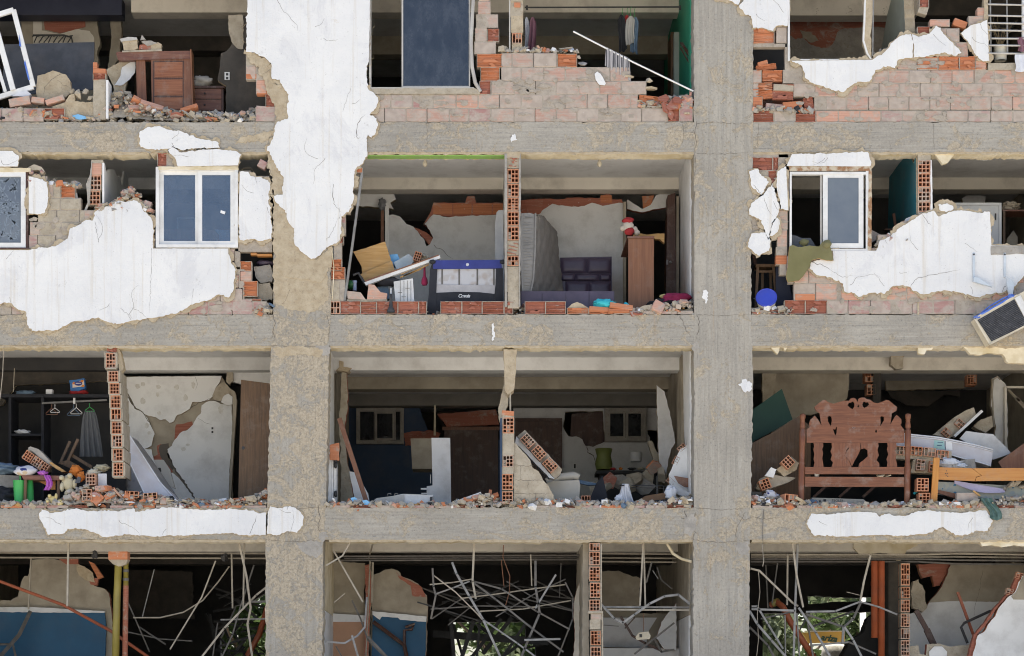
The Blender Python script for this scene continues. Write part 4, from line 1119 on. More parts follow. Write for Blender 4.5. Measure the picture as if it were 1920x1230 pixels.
cloth_on('hanging_cloth', 'mauve cloth bunched on the window grille at the right edge', 'cloth', 'mauve', 1908,70,1960,95,-.05,5,.03)
# ================================================================ TOP ROW, LEFT ROOM
k = thing('leaning_window_frame', 'white sliding window frame torn out and tilted on the rubble, top left', 'window frame', W(0,180,.12))
m = MB()
q = [(-66,46),(25,18),(62,162),(-24,188)]
for a, b, w_ in ((0,1,9),(1,2,9),(2,3,9),(3,0,9)): bar2(m, q[a], q[b], w_, .12 + .004 * a, .05)
m.build('outer_frame', ['white_metal'], k)
m = MB(); bar2(m, (-12,36),(24,168),10,.10,.05); bar2(m, (-30,40),(10,172),6,.135,.03); m.build('mullion', ['white_metal'], k)
m = MB(); m.plate([(36,64),(40,88),(36,86)], .1185,.001); m.plate([(47,112),(56,150),(53,150),(45,118)], .1185,.001); m.build('tape_residue', ['blue_film'], k)
o = MB().plate(rag([(8,83),(177,79),(175,168),(60,176),(4,178)], .5,20,2),.85,.03).build('slate_board', ['slate'], None)
tag(o, 'large dark slate grey panel standing behind the rubble, top left room', 'panel')
w = wallplate('back_wall', 'tan broken wall with white paint and dark brick patches, rear of the top left room', [(40,30),(62,30),(62,28),(80,28),(180,30),(184,60),(188,78),(182,96),(184,118),(178,130),(182,240),(40,240)], 2.75,.15, ['dust_shade_wall'])
patch(w, 'white_paint', [(78,57),(95,60),(112,64),(124,60),(142,54),(168,58),(176,70),(174,95),(78,95)], 2.74,.009, ['int_cream'])
patch(w, 'bare_brick', [(82,34),(160,34),(160,50),(130,58),(112,62),(84,55)], 2.735,.014, ['terra_d'])
patch(w, 'white_pilaster', [(62,30),(78,30),(78,90),(62,90)], 2.73,.018, ['int_cream'], .3)
wallplate('wall_remnant', 'narrow tan wall strip beside the black gap, top left room', [(206,30),(226,30),(228,60),(222,110),(196,150),(205,110),(209,70)], 2.7,.15, ['dust_shade_wall'])
m = MB()
for j in range(8): m.tube([W(64 + j * 9,80,2.6), W(70 + j * 9 + (j % 3) * 3,66,2.6), W(60 + j * 10,68,2.6)], .010,5)
m.tube([W(62,66,2.6), W(120,66,2.6), W(134,70,2.6),(W(136,80,2.6))], .014,6)
tag(m.build('scroll_headboard', ['black_metal'], None), 'black wrought iron scroll headboard above the slate panel, top left room', 'headboard')
wallplate('back_wall', 'dark rear wall with a pale band behind the wooden wardrobe, top left', [(252,28),(440,28),(440,240),(252,240)], 4.6,.15, ['dark_wall'])
o = wallplate('broken_wall', 'grey-brown broken wall end with a double socket, right side of the top left room', [(430,30),(500,30),(500,232),(424,232),(424,160),(408,150),(412,128),(414,100),(424,96),(434,84),(440,72),(436,50)], .75,.12, ['dark_wall', 'tan'], 2)
patch(o, 'tan_pier', [(428,28),(456,28),(456,92),(444,90),(434,78),(429,60)], .735,.012, ['tan2'], 1.5)
k = thing('wall_socket', 'white double wall socket on the grey-brown broken wall, top left room', 'socket', W(426,149,.73))
MB().pbox(421,135,430.5,149.5,.735,.012).build('cover_plate', ['white_metal'], k)
for y in (137,144): MB().pbox(423.5, y, 428, y + 4.5,.731,.003).build('outlet', ['black_metal'], k)
o = MB().plate(rag([(229,240),(235,165),(246,130),(258,114),(246,108),(212,122),(198,132),(206,148),(212,160)], 1.6,6,9),.62,.07,0,1).build('fallen_wall_chunk', ['tan', 'tan2'], None)
tag(o, 'tan lump of fallen wall lodged left of the wardrobe post, top left room', 'wall chunk')
o = MB().plate(rag([(214,160),(226,142),(229,126),(245,116),(254,116),(253,136),(244,148),(228,160)], .8,6,9),.60,.015).build('fallen_plaster_slab', ['int_white'], None)
tag(o, 'curved sheet of pale plaster hanging off the fallen wall lump beside the wardrobe', 'plaster slab')
# wardrobe front
k = thing('broken_wardrobe', 'broken reddish wooden wardrobe front with a panelled door, standing in rubble at the top left', 'wardrobe', W(310,212,.45))
MB().plate([(217,99),(222,97),(356,95),(357,110),(222,113)], .44,.10).build('top_board', ['wood_brownh'], k)
MB().plate([(255,112.5),(272,112),(275,200),(257,200)], .47,.05).build('post', ['wood_mahog'], k)
dr = MB(); dr.plate([(283,112),(358,110.5),(360,212),(285,214)], .46,.022); dr = dr.build('door', ['wood_mahog'], k)
for y0, y1 in ((117,144),(150,178),(184,206)):
  m = MB()
  a, b, c, e = (290, y0),(341, y0 - 1),(342, y1 - 1),(291, y1)
  m.plate([a, b, c, e], .452,.008); m.build('raised_panel', ['wood_panel'], dr)
m = MB()
for y in (115,147,181): m.pbox(287, y - 1.2,345, y + .8,.457,.003)
m.pbox(286.5,116,288.5,210,.4575,.002); m.pbox(343.5,116,345,210,.4575,.002); m.build('moulding', ['wood_dark'], dr)
MB().plate([(356.2,92),(358.6,92),(362.5,208),(359.8,208)], .42,.25).build('side_board', ['wood_teak'], k)
k2 = thing('wall_fragment', 'chunk of broken hollow brick wall with white plaster, balanced on top of the wardrobe', 'wall fragment', W(260,97,.45))
m = MB(); m.plate([(229,95),(303,92),(304,95.5),(229,98)], .43,.12); m.build('board', ['tan2'], k2)
m = MB(); m.plate(rag([(228,76),(257,73),(259,90),(250,94),(232,94)], 1.3,5,3),.44,.1); m.build('mortar_block', ['tan'], k2)
m = MB(); m.plate(rag([(224,73),(240,69),(256,70),(258,74),(228,78)], .6,5,4),.42,.13); m.build('plaster_cap', ['grey_metal'], k2)
m = MB(); m.plate(rag([(282,85),(296,79),(303,83),(302,93),(284,94)], 1,5,4),.45,.1); m.build('mortar_block', ['tan'], k2)
m = MB(); m.plate(rag([(265,78),(270,76),(284,76),(296,81),(276,86)], .6,5,7),.44,.1); m.plate([(263,75),(266,65),(273,74)], .46,.02); m.build('plaster_cap', ['mortar_grey'], k2)
m = MB(); m.plate(rag([(262,84),(282,84),(284,92),(260,93)], 1,5,8),.47,.06); m.build('brick_piece', ['terra_d'], k2)
# nightstand
k = thing('nightstand', 'dark brown two drawer nightstand beside the wardrobe, top left room', 'nightstand', W(391,214,.9))
m = MB(); m.pbox(360,161,421,164.5,.82,.42); m.build('top', ['wood_dark'], k)
m = MB(); m.pbox(361,164.6,419,216,.86,.36); m.build('carcass', ['wood_dark'], k)
for y0, y1 in ((166.5,185),(187,206)):
  q = MB().pbox(363, y0,415, y1,.845,.02).build('drawer', ['wood_brownh'], k)
  MB().lathe(W(384,(y0 + y1) / 2,.842), [(.006,0),(.014,.006),(.014,.016),(.004,.02)], 10,0, Matrix.Rotation(math.radians(90),3, 'X')).build('knob', ['black_metal'], q, True)
m = MB(); m.blob(W(380,153,.98),(.15,.12,.085),3,.5,2.2); tag(m.build('bundle', ['grey_metal'], None, True), 'crumpled pale bag lying on the dark nightstand', 'bag')
# rubble walls on the ledge
o = MB().plate(rag([(70,196),(68,160),(70,142),(84,139),(99,132),(112,136),(124,140),(132,152),(134,170),(124,182),(96,194)], 1.2,6,3),.22,.12,0).build('fallen_wall_chunk', ['tan', 'tan2'], None)
tag(o, 'cracked rounded slab of beige mortar leaning on the rubble before the slate panel', 'wall chunk')
crack(o, [(114,138),(96,150),(84,164),(80,180)], 1.6,.219,4)
crack(o, [(108,150),(118,160),(132,164)], 1.0,.219,5)
o = MB().plate(rag([(106,226),(98,200),(110,196),(122,192),(130,178),(139,176),(140,190),(176,192),(176,222)], 1.2,6,3),.06,.13,0).build('wall_stump', ['tan', 'tan2'], None)
tag(o, 'low beige mortar covered wall stump on the ledge left of the broken pier, top row', 'wall stump')
w = Wall('broken hollow brick pier end with a sliver of white plaster, top row left', .02, name='partition_wall', mortar='tan2')
for y0, y1 in ((138,150),(150,180),(180,202),(202,224)): w.course(y0, y1, [174,198], 'g' if y0 > 145 else 'd', joint=True)
MB().pbox(198.5,150,203,222,.0,.30).build('plaster_skin', ['white'], w.t)
w.brick(174,116,182,136, 't'); w.brick(174,128,198,138, 't', .05)
w.done()
for px, py, s in ((148,178,24),(160,172,16),(136,172,14),(170,184,14),(190,156,10)):
  o = fragment('mortar lump resting on top of the low beige wall stump, top row left', px, py, .12, s, 'tan', 'mortar lumps on the wall stump')
for a, lab in (((18,184,58,200,-.18), 'pink brick lying on the rubble under the tilted frame, lower of two'),((60,184,84,195,.12), 'small broken red brick end beside the cracked beige slab, top left'),((86,184,122,194,-.32), 'red brick shard sloping up against the cracked beige slab, top left')):
  me = RB.choice(FACE['o']); c = W((a[0] + a[2]) / 2,(a[1] + a[3]) / 2,.1)
  o = link('loose_brick', me, None, c); o.scale = ((a[2] - a[0]) / PX / BW_, .9,(a[3] - a[1]) / PX / BH_); o.rotation_euler = (0, a[4], 0)
  tag(o, lab, 'brick')
o = MB().plate([(135,217),(146,214),(160,218),(163,222),(148,224),(140,221)], -.008,.03).build('painted_flake', ['blue_chip'], None); tag(o, 'bright sky blue plaster flake on the ledge below the wall stump', 'plaster flake')
o = MB().plate(rag([(30,176),(50,170),(58,176),(54,180),(22,180)], 1,6,3),.1,.1).build('plastic_sheet', ['white_cloth'], None); tag(o, 'crumpled white plastic sheet under the foot of the tilted window frame', 'plastic sheet')
for (px, py, s, a, kd, lab) in ((226,192,30,.3, 'tan', 'large'),(214,178,30,-.6, 'tan', 'slanting'),):
  fragment('%s mortar block in the heap left of the wardrobe post, top left room' % lab, px, py, .3, s, kd)
for (a, lab, mk) in (((246,188,276,196,.45), 'orange roof-like brick shard crossing the foot of the wardrobe post', 't'),((262,196,306,206,.22), 'long salmon brick shard at the foot of the wardrobe door', 'o'),((240,200,272,210,-.1), 'flat salmon brick shard in the rubble before the wardrobe post', 'o'),((338,202,372,210,-.38), 'orange brick shard tipped up right of the wardrobe door', 't')):
  me = RB.choice(FACE[mk]); c = W((a[0] + a[2]) / 2,(a[1] + a[3]) / 2,.12)
  o = link('brick_shard', me, None, c); o.scale = ((a[2] - a[0]) / PX / BW_, .9,(a[3] - a[1]) / PX / BH_); o.rotation_euler = (-.5, a[4], .3)
  tag(o, lab, 'brick shard')
# ================================================================ TOP ROW, MIDDLE ROOM
w = Wall('stub of a tan hollow brick partition above the stepped wall, top row middle', .03, name='partition_wall', mortar='tan')
w.course(-30,4, [957,981], 'g'); w.course(4,31, [957,981], 'g'); w.course(31,61, [958,981], 'm'); w.course(61,82, [960,979], 'v'); w.course(82,98, [960,979], 'g')
w.brick(964,5,976,14, 't', 0,-.02)
MB().pbox(954.5,-60,957,97,.02,.2).build('plaster_skin', ['grey_metal'], w.t)
w.done()
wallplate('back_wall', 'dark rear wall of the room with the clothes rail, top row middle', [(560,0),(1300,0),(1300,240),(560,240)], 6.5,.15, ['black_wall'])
k = thing('clothes_rail', 'thin dark rail under the ceiling holding clothes on hangers, top row', 'clothes rail', W(1130,14,1.2))
MB().tube([W(984,14,1.2), W(1277,13,1.2)], .012,6).build('rod', ['black_metal'], k)
for x in (988,1275): MB().pbox(x - 2,10, x + 2,18,1.19,.02).build('bracket', ['black_metal'], k)
def garment(label, cat, mat, x0, x1, y0, y1, d, seed, group=None, hook=True):
  t_ = thing('hanging_garment', label, cat, W((x0 + x1) / 2, y0, d), group)
  def fn(u, v):
    wd = .3 + .7 * min(1,(1 - v) / .13) + .12 * (1 - v)
    px = (x0 + x1) / 2 + (x1 - x0) * (u - .5) * wd
    return W(px + 1.5 * math.sin(v * 4 + seed), y1 + (y0 - y1) * v + (5 * math.sin(u * 2.2 + seed) + 1.5 * math.sin(u * 11 + seed)) * (1 - v), d + .03 * math.sin(u * 12 + seed) * (1.1 - v))
  m_ = MB(); m_.sheet(fn, 16,8,.02); m_.build('cloth', [mat], t_, True)
  if hook:
    c_ = (x0 + x1) / 2
    MB().tube([W(c_, y0, d), W(c_, 17, d), W(c_ + 2,13, d)], .004,5).build('hanger_hook', ['green_pl'], t_)
garment('black garment on a hanger, first of the clothes on the rail', 'garment', 'black_cloth', 1160,1174,28,92,1.2,1)
garment('small red garment tucked between black and cream clothes on the rail', 'garment', 'red_cloth', 1172,1180,28,60,1.24,2)
garment('cream shirt on a hanger in the middle of the rail, top row', 'garment', 'grey_metal', 1174,1190,30,86,1.18,3)
garment('faded denim jeans hanging last on the rail, top row', 'garment', 'denim', 1184,1196,32,102,1.22,4)
garment('red and rust cloth hanging beside the partition stub, top row', 'garment', 'mauve', 992,1004,32,98,.8,5, None, False)
garment('narrow white towel hanging beside the partition stub, top row', 'towel', 'white_cloth', 984,992,32,96,.85,6, None, False)
k = MB(); k.tube([W(1075,59,.05), W(1186,116,.02), W(1300,171,.0)], .013,8)
tag(k.build('white_pole', ['white_metal'], None), 'thin white pole slanting from the dark room down to the brick wall, top row', 'pole')
def fn(u, v):
  px = 1136 + 44 * u - 2 * (1 - v) * (1 - u) + 3 * (1 - v) * u
  yt = 88 + (px - 1136) * .48
  return W(px, (yt + (36 + 6 * u)) * (1 - v) + yt * v, .02 + .012 * math.sin(u * 40))
m = MB(); m.sheet(fn, 48,6,.004); tag(m.build('striped_cloth', ['stripe'], None, True), 'grey striped cloth draped over the white pole on top of the brick wall', 'cloth')
m = MB()
for a, b in (((1276,80),(1303,122)),((1279,80),(1303,116)),((1276,90),(1303,136)),((1292,76),(1303,92))): m.tube([W(*a, .9), W(*b, .5)], .012,5)
tag(m.build('dark_rods', ['wood_dark'], None), 'dark thin rods leaning against the green painted wall, top row', 'rods')
k = thing('dark_door', 'dark wooden door edge standing by the green wall, top row middle', 'door', W(1262,200,2.6)); MB().pbox(1258,60,1266,200,2.6,.6).build('door_leaf', ['wood_brown'], k)
MB().pbox(1264,60,1278,205,2.2,.2).build('jamb', ['palegreen'], k)
# ================================================================ TOP ROW, RIGHT ROOM
w = wallplate('back_wall', 'rear wall with grey plaster fallen away from dark brick, behind the empty frame top right', [(1410,-30),(1672,-30),(1672,240),(1410,240)], 3.1,.15, ['terra_d'])
patch(w, 'grey_plaster', [(1480,66),(1492,74),(1506,70),(1520,84),(1540,90),(1556,88),(1566,74),(1570,60),(1580,54),(1610,52),(1640,50),(1672,52),(1672,180),(1480,180)], 3.085,.014, ['mortar_grey'], 2)
patch(w, 'tan_smear', [(1500,56),(1520,60),(1535,76),(1520,80),(1505,70)], 3.08,.004, ['dust_shade_wall'], 2)
m = MB()
for x in (1536,1592,1656):
  for j in range(5): bar2(m, (x + random.Random(j + x).uniform(-6,6),12 + j * 3),(x + random.Random(j * 3 + x).uniform(-6,6),14 + j * 3),.8,2.246,.002)
m.build('scrawl_mark', ['dust_shade_wall'], B)
sidewall('partition_wall', 'pale green painted side wall with a ragged top, top right rooms', 1702, [(.35,-100),(.35,-40),(.2,40),(.25,76),(.35,229),(2.4,229),(2.4,40),(1.9,-10),(1.6,-40)], .15, ['palegreen', 'tan'], 2)
w = Wall('hanging stub of broken orange brick at the very top, right of pale green wall', .08, name='brick_stub')
w.course(-40,-8, [1722,1742], 'd'); w.course(-8,14, [1724,1742], 'd'); w.brick(1722,12,1740,26, 'g', .3); w.done()
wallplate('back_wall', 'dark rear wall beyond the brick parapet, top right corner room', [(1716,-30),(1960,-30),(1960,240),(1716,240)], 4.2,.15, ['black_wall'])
wallplate('shade_sheet', 'black sheet for the shade behind the small gap in the top right brickwork', [(1408,80),(1476,80),(1476,135),(1408,135)], .9,.05, ['black_wall'], 0)  # flat black sheet painted for the shade in the gap
rubble('on the brick parapet beside the broken pier, top right', [(1636,110),(1648,98),(1668,88),(1690,66),(1712,62)], W(0,116,.05).z, 8,60,31,.02,.14,(9,16), 'aaat')
# ================================================================ SECOND ROW, LEFT ROOMS
w = Wall('end of a hollow brick partition painted white on its right face, second row left', .02, name='partition_wall', mortar='tan2')
w.course(305,328, [171,191], 'o'); w.course(328,357, [168,190], 'h'); w.course(357,384, [166,188], 'h')
w.course(300,305, [171,193], 'm')
MB().plate(rag([(171,304),(168,330),(161,345),(163,360),(164,384),(168,384),(170,345),(173,304)], .8,5,3),.0,.15).build('plaster_skin', ['mortar_grey'], w.t)
q = [(.0,304),(.10,305),(.16,316),(.5,300),(.9,288),(1.2,296),(1.4,284),(1.6,300),(1.8,262),(2.6,262),(2.6,590),(0,590)]
MB().prism([Vector((X(191),.03 + d, Z(y))) for d, y in q], (.03,0,0)).build('white_paint_face', ['int_white'], w.t)
w.done()
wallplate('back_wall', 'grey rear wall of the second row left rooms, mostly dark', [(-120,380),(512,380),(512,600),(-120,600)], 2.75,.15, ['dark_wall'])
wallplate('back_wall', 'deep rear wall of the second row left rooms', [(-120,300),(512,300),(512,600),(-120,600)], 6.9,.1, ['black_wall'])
rubble('on top of the white wall between windows, second row left', [(183,392),(206,386),(222,376),(232,356),(240,352),(250,356),(264,366),(272,384),(286,404)], W(0,398,.02).z, 12,120,32,.0,.13,(9,17), 'aatpa')
rubble('on the wall stub beside the patterned window, second row left', [(55,322),(66,318),(80,320),(94,340),(110,346),(140,348),(150,372)], W(0,349,.05).z, 8,60,33,.0,.12,(10,18), 'ataap')
for a, b, lab in (((148,392),(142,362), 'pale wooden sliver stuck upright in the rubble, second row left'),((160,394),(168,376), 'short wooden sliver leaning right in the rubble, second row left')):
  m = MB(); bar2(m, a, b, 4,.06,.03); tag(m.build('wood_sliver', ['grey_metal'], None), lab, 'wood sliver')
o = MB().plate(rag([(52,314),(64,308),(78,313),(84,322),(70,318),(56,320)], .8,5,4),.0,.12).build('plaster_slab', ['tan2'], None); tag(o, 'broken tan plaster slab lying on the window head at the far left, second row', 'plaster slab')
k = thing('bed_headboard', 'arched brown wooden headboard seen through the sliding window, second row left', 'headboard', W(355,470,.8))
MB().plate([(306,470),(306,430),(340,428),(380,428),(400,432),(410,440),(414,470)], .8,.04).build('board', ['wood_mahog'], k)
o = MB().plate([(403,430),(430,432),(432,470),(412,470),(410,440)], .85,.03).build('blue_board', ['blue_chip'], None); tag(o, 'light blue panel behind the headboard in the sliding window', 'panel')
m = MB(); frame_ring(m, 332,408,366,440,2,1.3,.04); m.pbox(334,410,364,440,1.32,.03,1); tag(m.build('television', ['grey_metal', 'black_metal'], None), 'dark framed screen seen behind the left glass sash, second row', 'television')
o = MB().blob(W(498,494,.3),(.14,.1,.05),4,.4).build('folded_cloth', ['purple'], None, True); tag(o, 'dark purple cloth in the dark gap left of the column, second row', 'cloth')
wallplate('shade_sheet', 'black sheet for the shade in the broken wall left of the column, second row', [(440,462),(512,462),(512,592),(440,592)], .5,.05, ['black_wall'], 0)  # black sheet in place of shade inside the broken wall
for px, py, s, lab in ((494,512,40, 'upper grey concrete lump jammed in the gap beside the column, second row'),(494,546,40, 'lower tan concrete lump jammed in the gap beside the column, second row')):
  o = MB().plate(rag([(px - 18, py - 12),(px + 12, py - 16),(px + 18, py),(px + 16, py + 16),(px - 6, py + 18),(px - 16, py + 4)], 2,6, px),.18,.2).build('concrete_lump', ['mortar_grey' if py < 530 else 'tan2'], None); tag(o, lab, 'concrete lump')
m = MB(); m.pbox(470,474,482,478,.05,.1); m.pbox(482,476,510,480,.04,.1); tag(m.build('timber_lath', ['wood_honey'], None), 'pale timber lath wedged over the dark gap left of the column, second row', 'timber')
rubble('in the gap beside the left column, second row', [(478,582),(490,574),(510,572)], FL[2], 6,40,34,.0,.2,(10,16), 'pta')
# ================================================================ SECOND ROW, MIDDLE ROOMS
m = MB(); m.box((X(818),.13, Z(289) - .008),(X(948) - X(688),.19,.010)); m.build('lime_soffit', ['lime'], B)
w = Wall('full height end of a hollow brick partition dividing the crib room from the headboard room', .015, name='partition_wall', mortar='tan2')
for y0, y1, kk in ((296,315, 'm'),(316,343, 'h'),(344,369, 'h'),(370,395, 'H'),(396,423, 'h'),(424,451, 'h'),(452,478, 'm'),(479,499, 'v'),(500,524, 'g'),(524,548, 'g'),(548,578, 'g')): w.course(y0, y1, [951,973], kk)
w.brick(955,297,969,312, 'd', .1,-.02); w.brick(953,455,970,476, 'd', .2,-.01)
m = MB(); m.plate(rag([(946,288),(951,288),(951,575),(946.5,575)], .5,6,3),-.004,2.3); m.build('plaster_skin', ['mortar_grey'], w.t)
m = MB(); m.plate(rag([(973,288),(976.5,288),(975.5,575),(973,575)], .9,5,8),.002,2.3); m.build('plaster_skin', ['mortar_grey'], w.t)
m = MB(); m.plate(rag([(947,284),(977,284),(974,297),(950,297)], 1,5,8),.0,.2); m.build('mortar_cap', ['tan'], w.t)
w.done()
for px, lab in ((797, 'bare bulb holder on the ceiling above the crib'),(1124, 'bare light bulb on the ceiling of the headboard room, second row')):
  k = thing('light_bulb', lab, 'light bulb', W(px, 303,1.0)); c = W(px, 303,1.0)
  c.z = CE[2]
  MB().lathe(c - Vector((0,0,.02)), [(.05,.02),(.05,0)], 14).build('rose', ['int_white'], k, True)
  MB().lathe(c - Vector((0,0,.16)), [(.008,0),(.03,.02),(.038,.05),(.03,.08),(.018,.10),(.018,.14)], 12).build('bulb', ['cream_pl'], k, True)
w = wallplate('back_wall', 'pale grey rear wall with a jagged hole and crack, behind the crib', [(728,404),(736,402),(750,406),(762,420),(775,425),(786,438),(796,450),(800,462),(806,458),(812,446),(806,432),(796,420),(806,408),(813,402),(830,406),(860,406),(948,402),(948,600),(728,600)], 2.55,.15, ['int_grey', 'terra_d'], 1.5)
patch(w, 'bare_brick', [(794,420),(806,410),(814,400),(820,404),(862,407),(945,401),(945,380),(892,380),(890,368),(876,368),(872,380),(812,380),(808,396)], 2.57,.12, ['terra_d'], 1)
for i, (x0, x1) in enumerate(((812,848),(850,884),(887,922),(924,944))): patch(w, 'brick', [(x0,382),(x1,382),(x1,402),(x0,402)], 2.56,.06, ['terra'], .5)
patch(w, 'broken_edge', [(800,436),(812,446),(814,460),(806,462),(798,450),(784,436),(772,424)], 2.58,.1, ['terra_d'], 1)
crack(w, [(812,458),(818,464),(832,470),(840,480),(850,486)], 1.8,2.545,4)
wallplate('door_head_wall', 'white strip of wall over the dark doorway left of the crib room', [(660,360),(738,362),(742,374),(732,380),(738,392),(715,388),(660,386)], 2.6,.12, ['int_white', 'tan'], 1.5)
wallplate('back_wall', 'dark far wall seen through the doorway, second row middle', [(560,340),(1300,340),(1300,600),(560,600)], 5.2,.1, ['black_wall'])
m = MB(); m.pbox(714,384,720,470,2.5,.06); o = m.build('door_jamb', ['wood_mahog'], None); tag(o, 'brown door jamb with a rag on top, left of the crib', 'door jamb')
m = MB(); m.pbox(722,380,729,470,2.45,.12); tag(m.build('door_casing', ['int_white'], None), 'white door casing next to the brown jamb, left of the crib', 'door casing')
o = MB().blob(W(717,383,2.46),(.06,.05,.09),4,.6,3).build('rag', ['grey_cloth'], None, True); tag(o, 'pale checked rag stuck on top of the brown door jamb', 'rag')
m = MB(); m.tube([W(679,324,-.02), W(662,450,.0), W(646,564,.03)], .020,8); tag(m.build('metal_pole', ['galv'], None), 'tall grey metal pole leaning beside the column, left of the crib', 'pole')
o = MB().plate(rag([(662,472),(722,453),(739,506),(682,530),(678,500)], 1.2,8,6),.5,.03).build('torn_plywood', ['wood_ply'], None); tag(o, 'torn sheet of yellow plywood tilted up behind the white plank', 'plywood')
o = MB().plate([(676,514),(735,489),(740,508),(682,530)], .44,.04).build('torn_board', ['wood_ply'], None); tag(o, 'yellow wooden drawer panel lying along the lower edge of the torn plywood', 'wood panel')
k = thing('white_plank', 'long white door frame plank sloping across the debris heap left of the crib', 'plank', W(750,510,.3))
MB().plate([(683,529),(824,478),(826,484),(686,535)], .24,.09).build('board', ['white_metal'], k)
MB().plate([(684,526),(822,477.5),(823,479.2),(685,528.5)], .235,.02).build('edge_strip', ['wood_mahog'], k)
m = MB()
for a, b in (((752,514),(800,492)),((756,518),(804,496)),((750,520),(790,504))): bar2(m, a, b, 2,.33,.02)
tag(m.build('timber_slivers', ['wood_ply'], None), 'thin yellow wood slivers under the white plank', 'wood slivers')
o = MB().plate(rag([(728,478),(745,476),(752,492),(738,500)], .7,6,2),.6,.1).build('plaster_slab', ['blue_chip'], None); tag(o, 'pale blue plaster slab behind the torn plywood', 'plaster slab')
w = thing('wall_fragment', 'chunk of pale blue plastered hollow brick wall lying on the heap left of the crib', 'wall fragment', W(765,490,.5))
MB().plate(rag([(738,492),(766,476),(778,486),(770,498),(744,506)], .7,6,2),.48,.16).build('painted_face', [simple('pale_blue_paint', (.36,.44,.50),(.48,.53,.56),3,.85,.2, dirt=.3)], w)
o = link('brick', HOL[(3,3)][0], w, W(783,483,.52)); o.scale = (.7,1,.8); o.rotation_euler = (0,.3,0)
o = MB().blob(W(796,482,.6),(.06,.06,.05),3,.7,2).build('mortar_lump', ['tan2'], w)
o = MB().plate([(738,528),(774,522),(777,568),(742,570)], .25,.22).build('drawer_unit', ['white_metal'], None); tag(o, 'white ribbed plastic drawer unit under the white plank', 'drawer unit')
m = MB()
for x in (750,757,764,770): m.pbox(x, 526, x + .9,568,.247,.002)
for x, y in ((746,548),(753,556),(760,540)): m.pbox(x, y, x + 8, y + .8,.246,.002)
oo = m.build('groove', ['galv_d'], o)
o = MB().blob(W(730,528,.35),(.19,.1,.07),8,.4).build('dark_bag', ['crib_black'], None, True); tag(o, 'dark crumpled bag under the white plank', 'bag')
o = MB().plate([(708,538),(728,536),(730,560),(706,560)], .4,.1).build('blue_grey_crate', ['denim'], None); tag(o, 'blue-grey ribbed crate behind the salmon brick, left of the crib', 'crate')
o = MB().blob(W(659,534,.35),(.08,.08,.07),1,.1).build('green_ball', [simple('dark_green_plastic', (.02,.11,.03), rough=.5, bump=0)], None, True); tag(o, 'dark green round object in the shadow behind the leaning pole', 'ball')
k = MB(); k.lathe(W(665,545,.3), [(.03,0),(.03,.11),(.036,.12),(.036,.15)], 12); tag(k.build('jar', [simple('lilac_jar', (.30,.34,.45), rough=.4, bump=0)], None, True), 'pale lilac jar standing behind the leaning pole', 'jar')
k = MB(); k.tube([W(662,516,.3), W(672,512,.3), W(678,522,.3), W(684,532,.3)], .02,6); tag(k.build('black_fitting', ['black_metal'], None), 'black metal fitting poking out left of the plywood', 'fitting')
for pts, lab, kd in (([(650,545),(676,548),(686,562),(652,560)], 'low salmon brick slab at the foot of the leaning pole', 'brick_o'),([(691,533),(702,534),(714,548),(726,550),(724,562),(688,562)], 'larger salmon brick slab with an orange scar, right of the leaning pole', 'brick_o')):
  o = MB().plate(rag(pts, .5,6,4),.04,.09,0,1).build('brick_slab', [kd, 'terra'], None); tag(o, lab, 'brick slab')
o = MB().pbox(650,561.5,726,564,.03,.12).build('mortar_bed', ['tan2'], None); tag(o, 'thin mortar bed under the two salmon brick slabs, second row', 'mortar bed')
k = thing('hand_pump', 'black funnel shaped hand pump with a white tip standing on the broken bricks', 'pump', W(732,586,-.02))
c = W(733,586,-.03)
MB().lathe(c, [(.055,0),(.062,.02),(.05,.05),(.03,.09),(.018,.20),(.014,.28)], 16).build('body', ['black_metal'], k, True)
MB().lathe(c + Vector((0,0,.28)), [(.010,0),(.010,.08),(.006,.09)], 10).build('tip', ['white_metal'], k, True)
k = MB(); k.lathe(W(796,535,.35), [(.035,0),(.05,.03),(.045,.09),(.02,.14),(.015,.28)], 12); tag(k.build('crimson_bottle', ['crimson'], None, True), 'dark crimson long necked bottle left of the crib', 'bottle')
# crib
k = thing('travel_crib', 'blue and black folding baby crib with grey mesh side, behind the broken brick course', 'crib', W(875,588,.3))
MB().plate([(812,488),(940,487),(941,503),(812,504)], .20,.05).build('top_rail', ['crib_blue'], k)
MB().plate([(800,588),(804,550),(806,506),(811,490),(820,504),(818,548),(818,588)], .21,.06).build('end_panel', ['crib_black'], k)
MB().plate([(930,503),(943,503),(944,588),(928,588)], .205,.06).build('end_panel', ['crib_black'], k)
for x in (811,943): MB().blob(W(x, 491,.2),(.05,.05,.035),2,.1).build('corner_cap', ['crib_black'], k, True)
s = MB(); s.plate([(818,504),(930,503),(929,536),(818,534)], .235,.01); s = s.build('mesh_side', ['crib_net'], k)
for x in (829,861,895,926): MB().plate([(x - 1.4,504),(x + 1.4,504),(x + 1.4,535),(x - 1.4,535)], .228,.005).build('divider', ['galv_d'], s)
MB().plate([(816,533),(929,535),(927,551),(900,548),(860,547),(816,549)], .222,.012).build('lower_band', ['crib_grey'], k)
MB().plate([(816,549),(860,547),(900,548),(928,551),(928,590),(816,590)], .218,.04).build('base_panel', ['crib_black'], k)
MB().pbox(812,505,936,588,.30,.55).build('inner_liner', ['crib_grey'], k)
m = MB(); c = W(876.5,496,.196)
n_ = 24
ring = [c + Vector((math.cos(i * 2 * math.pi / n_) * r_, 0, math.sin(i * 2 * math.pi / n_) * r_)) for r_ in (.022,.016) for i in range(n_)]
m.add(ring, [(i, (i + 1) % n_, n_ + (i + 1) % n_, n_ + i) for i in range(n_)])
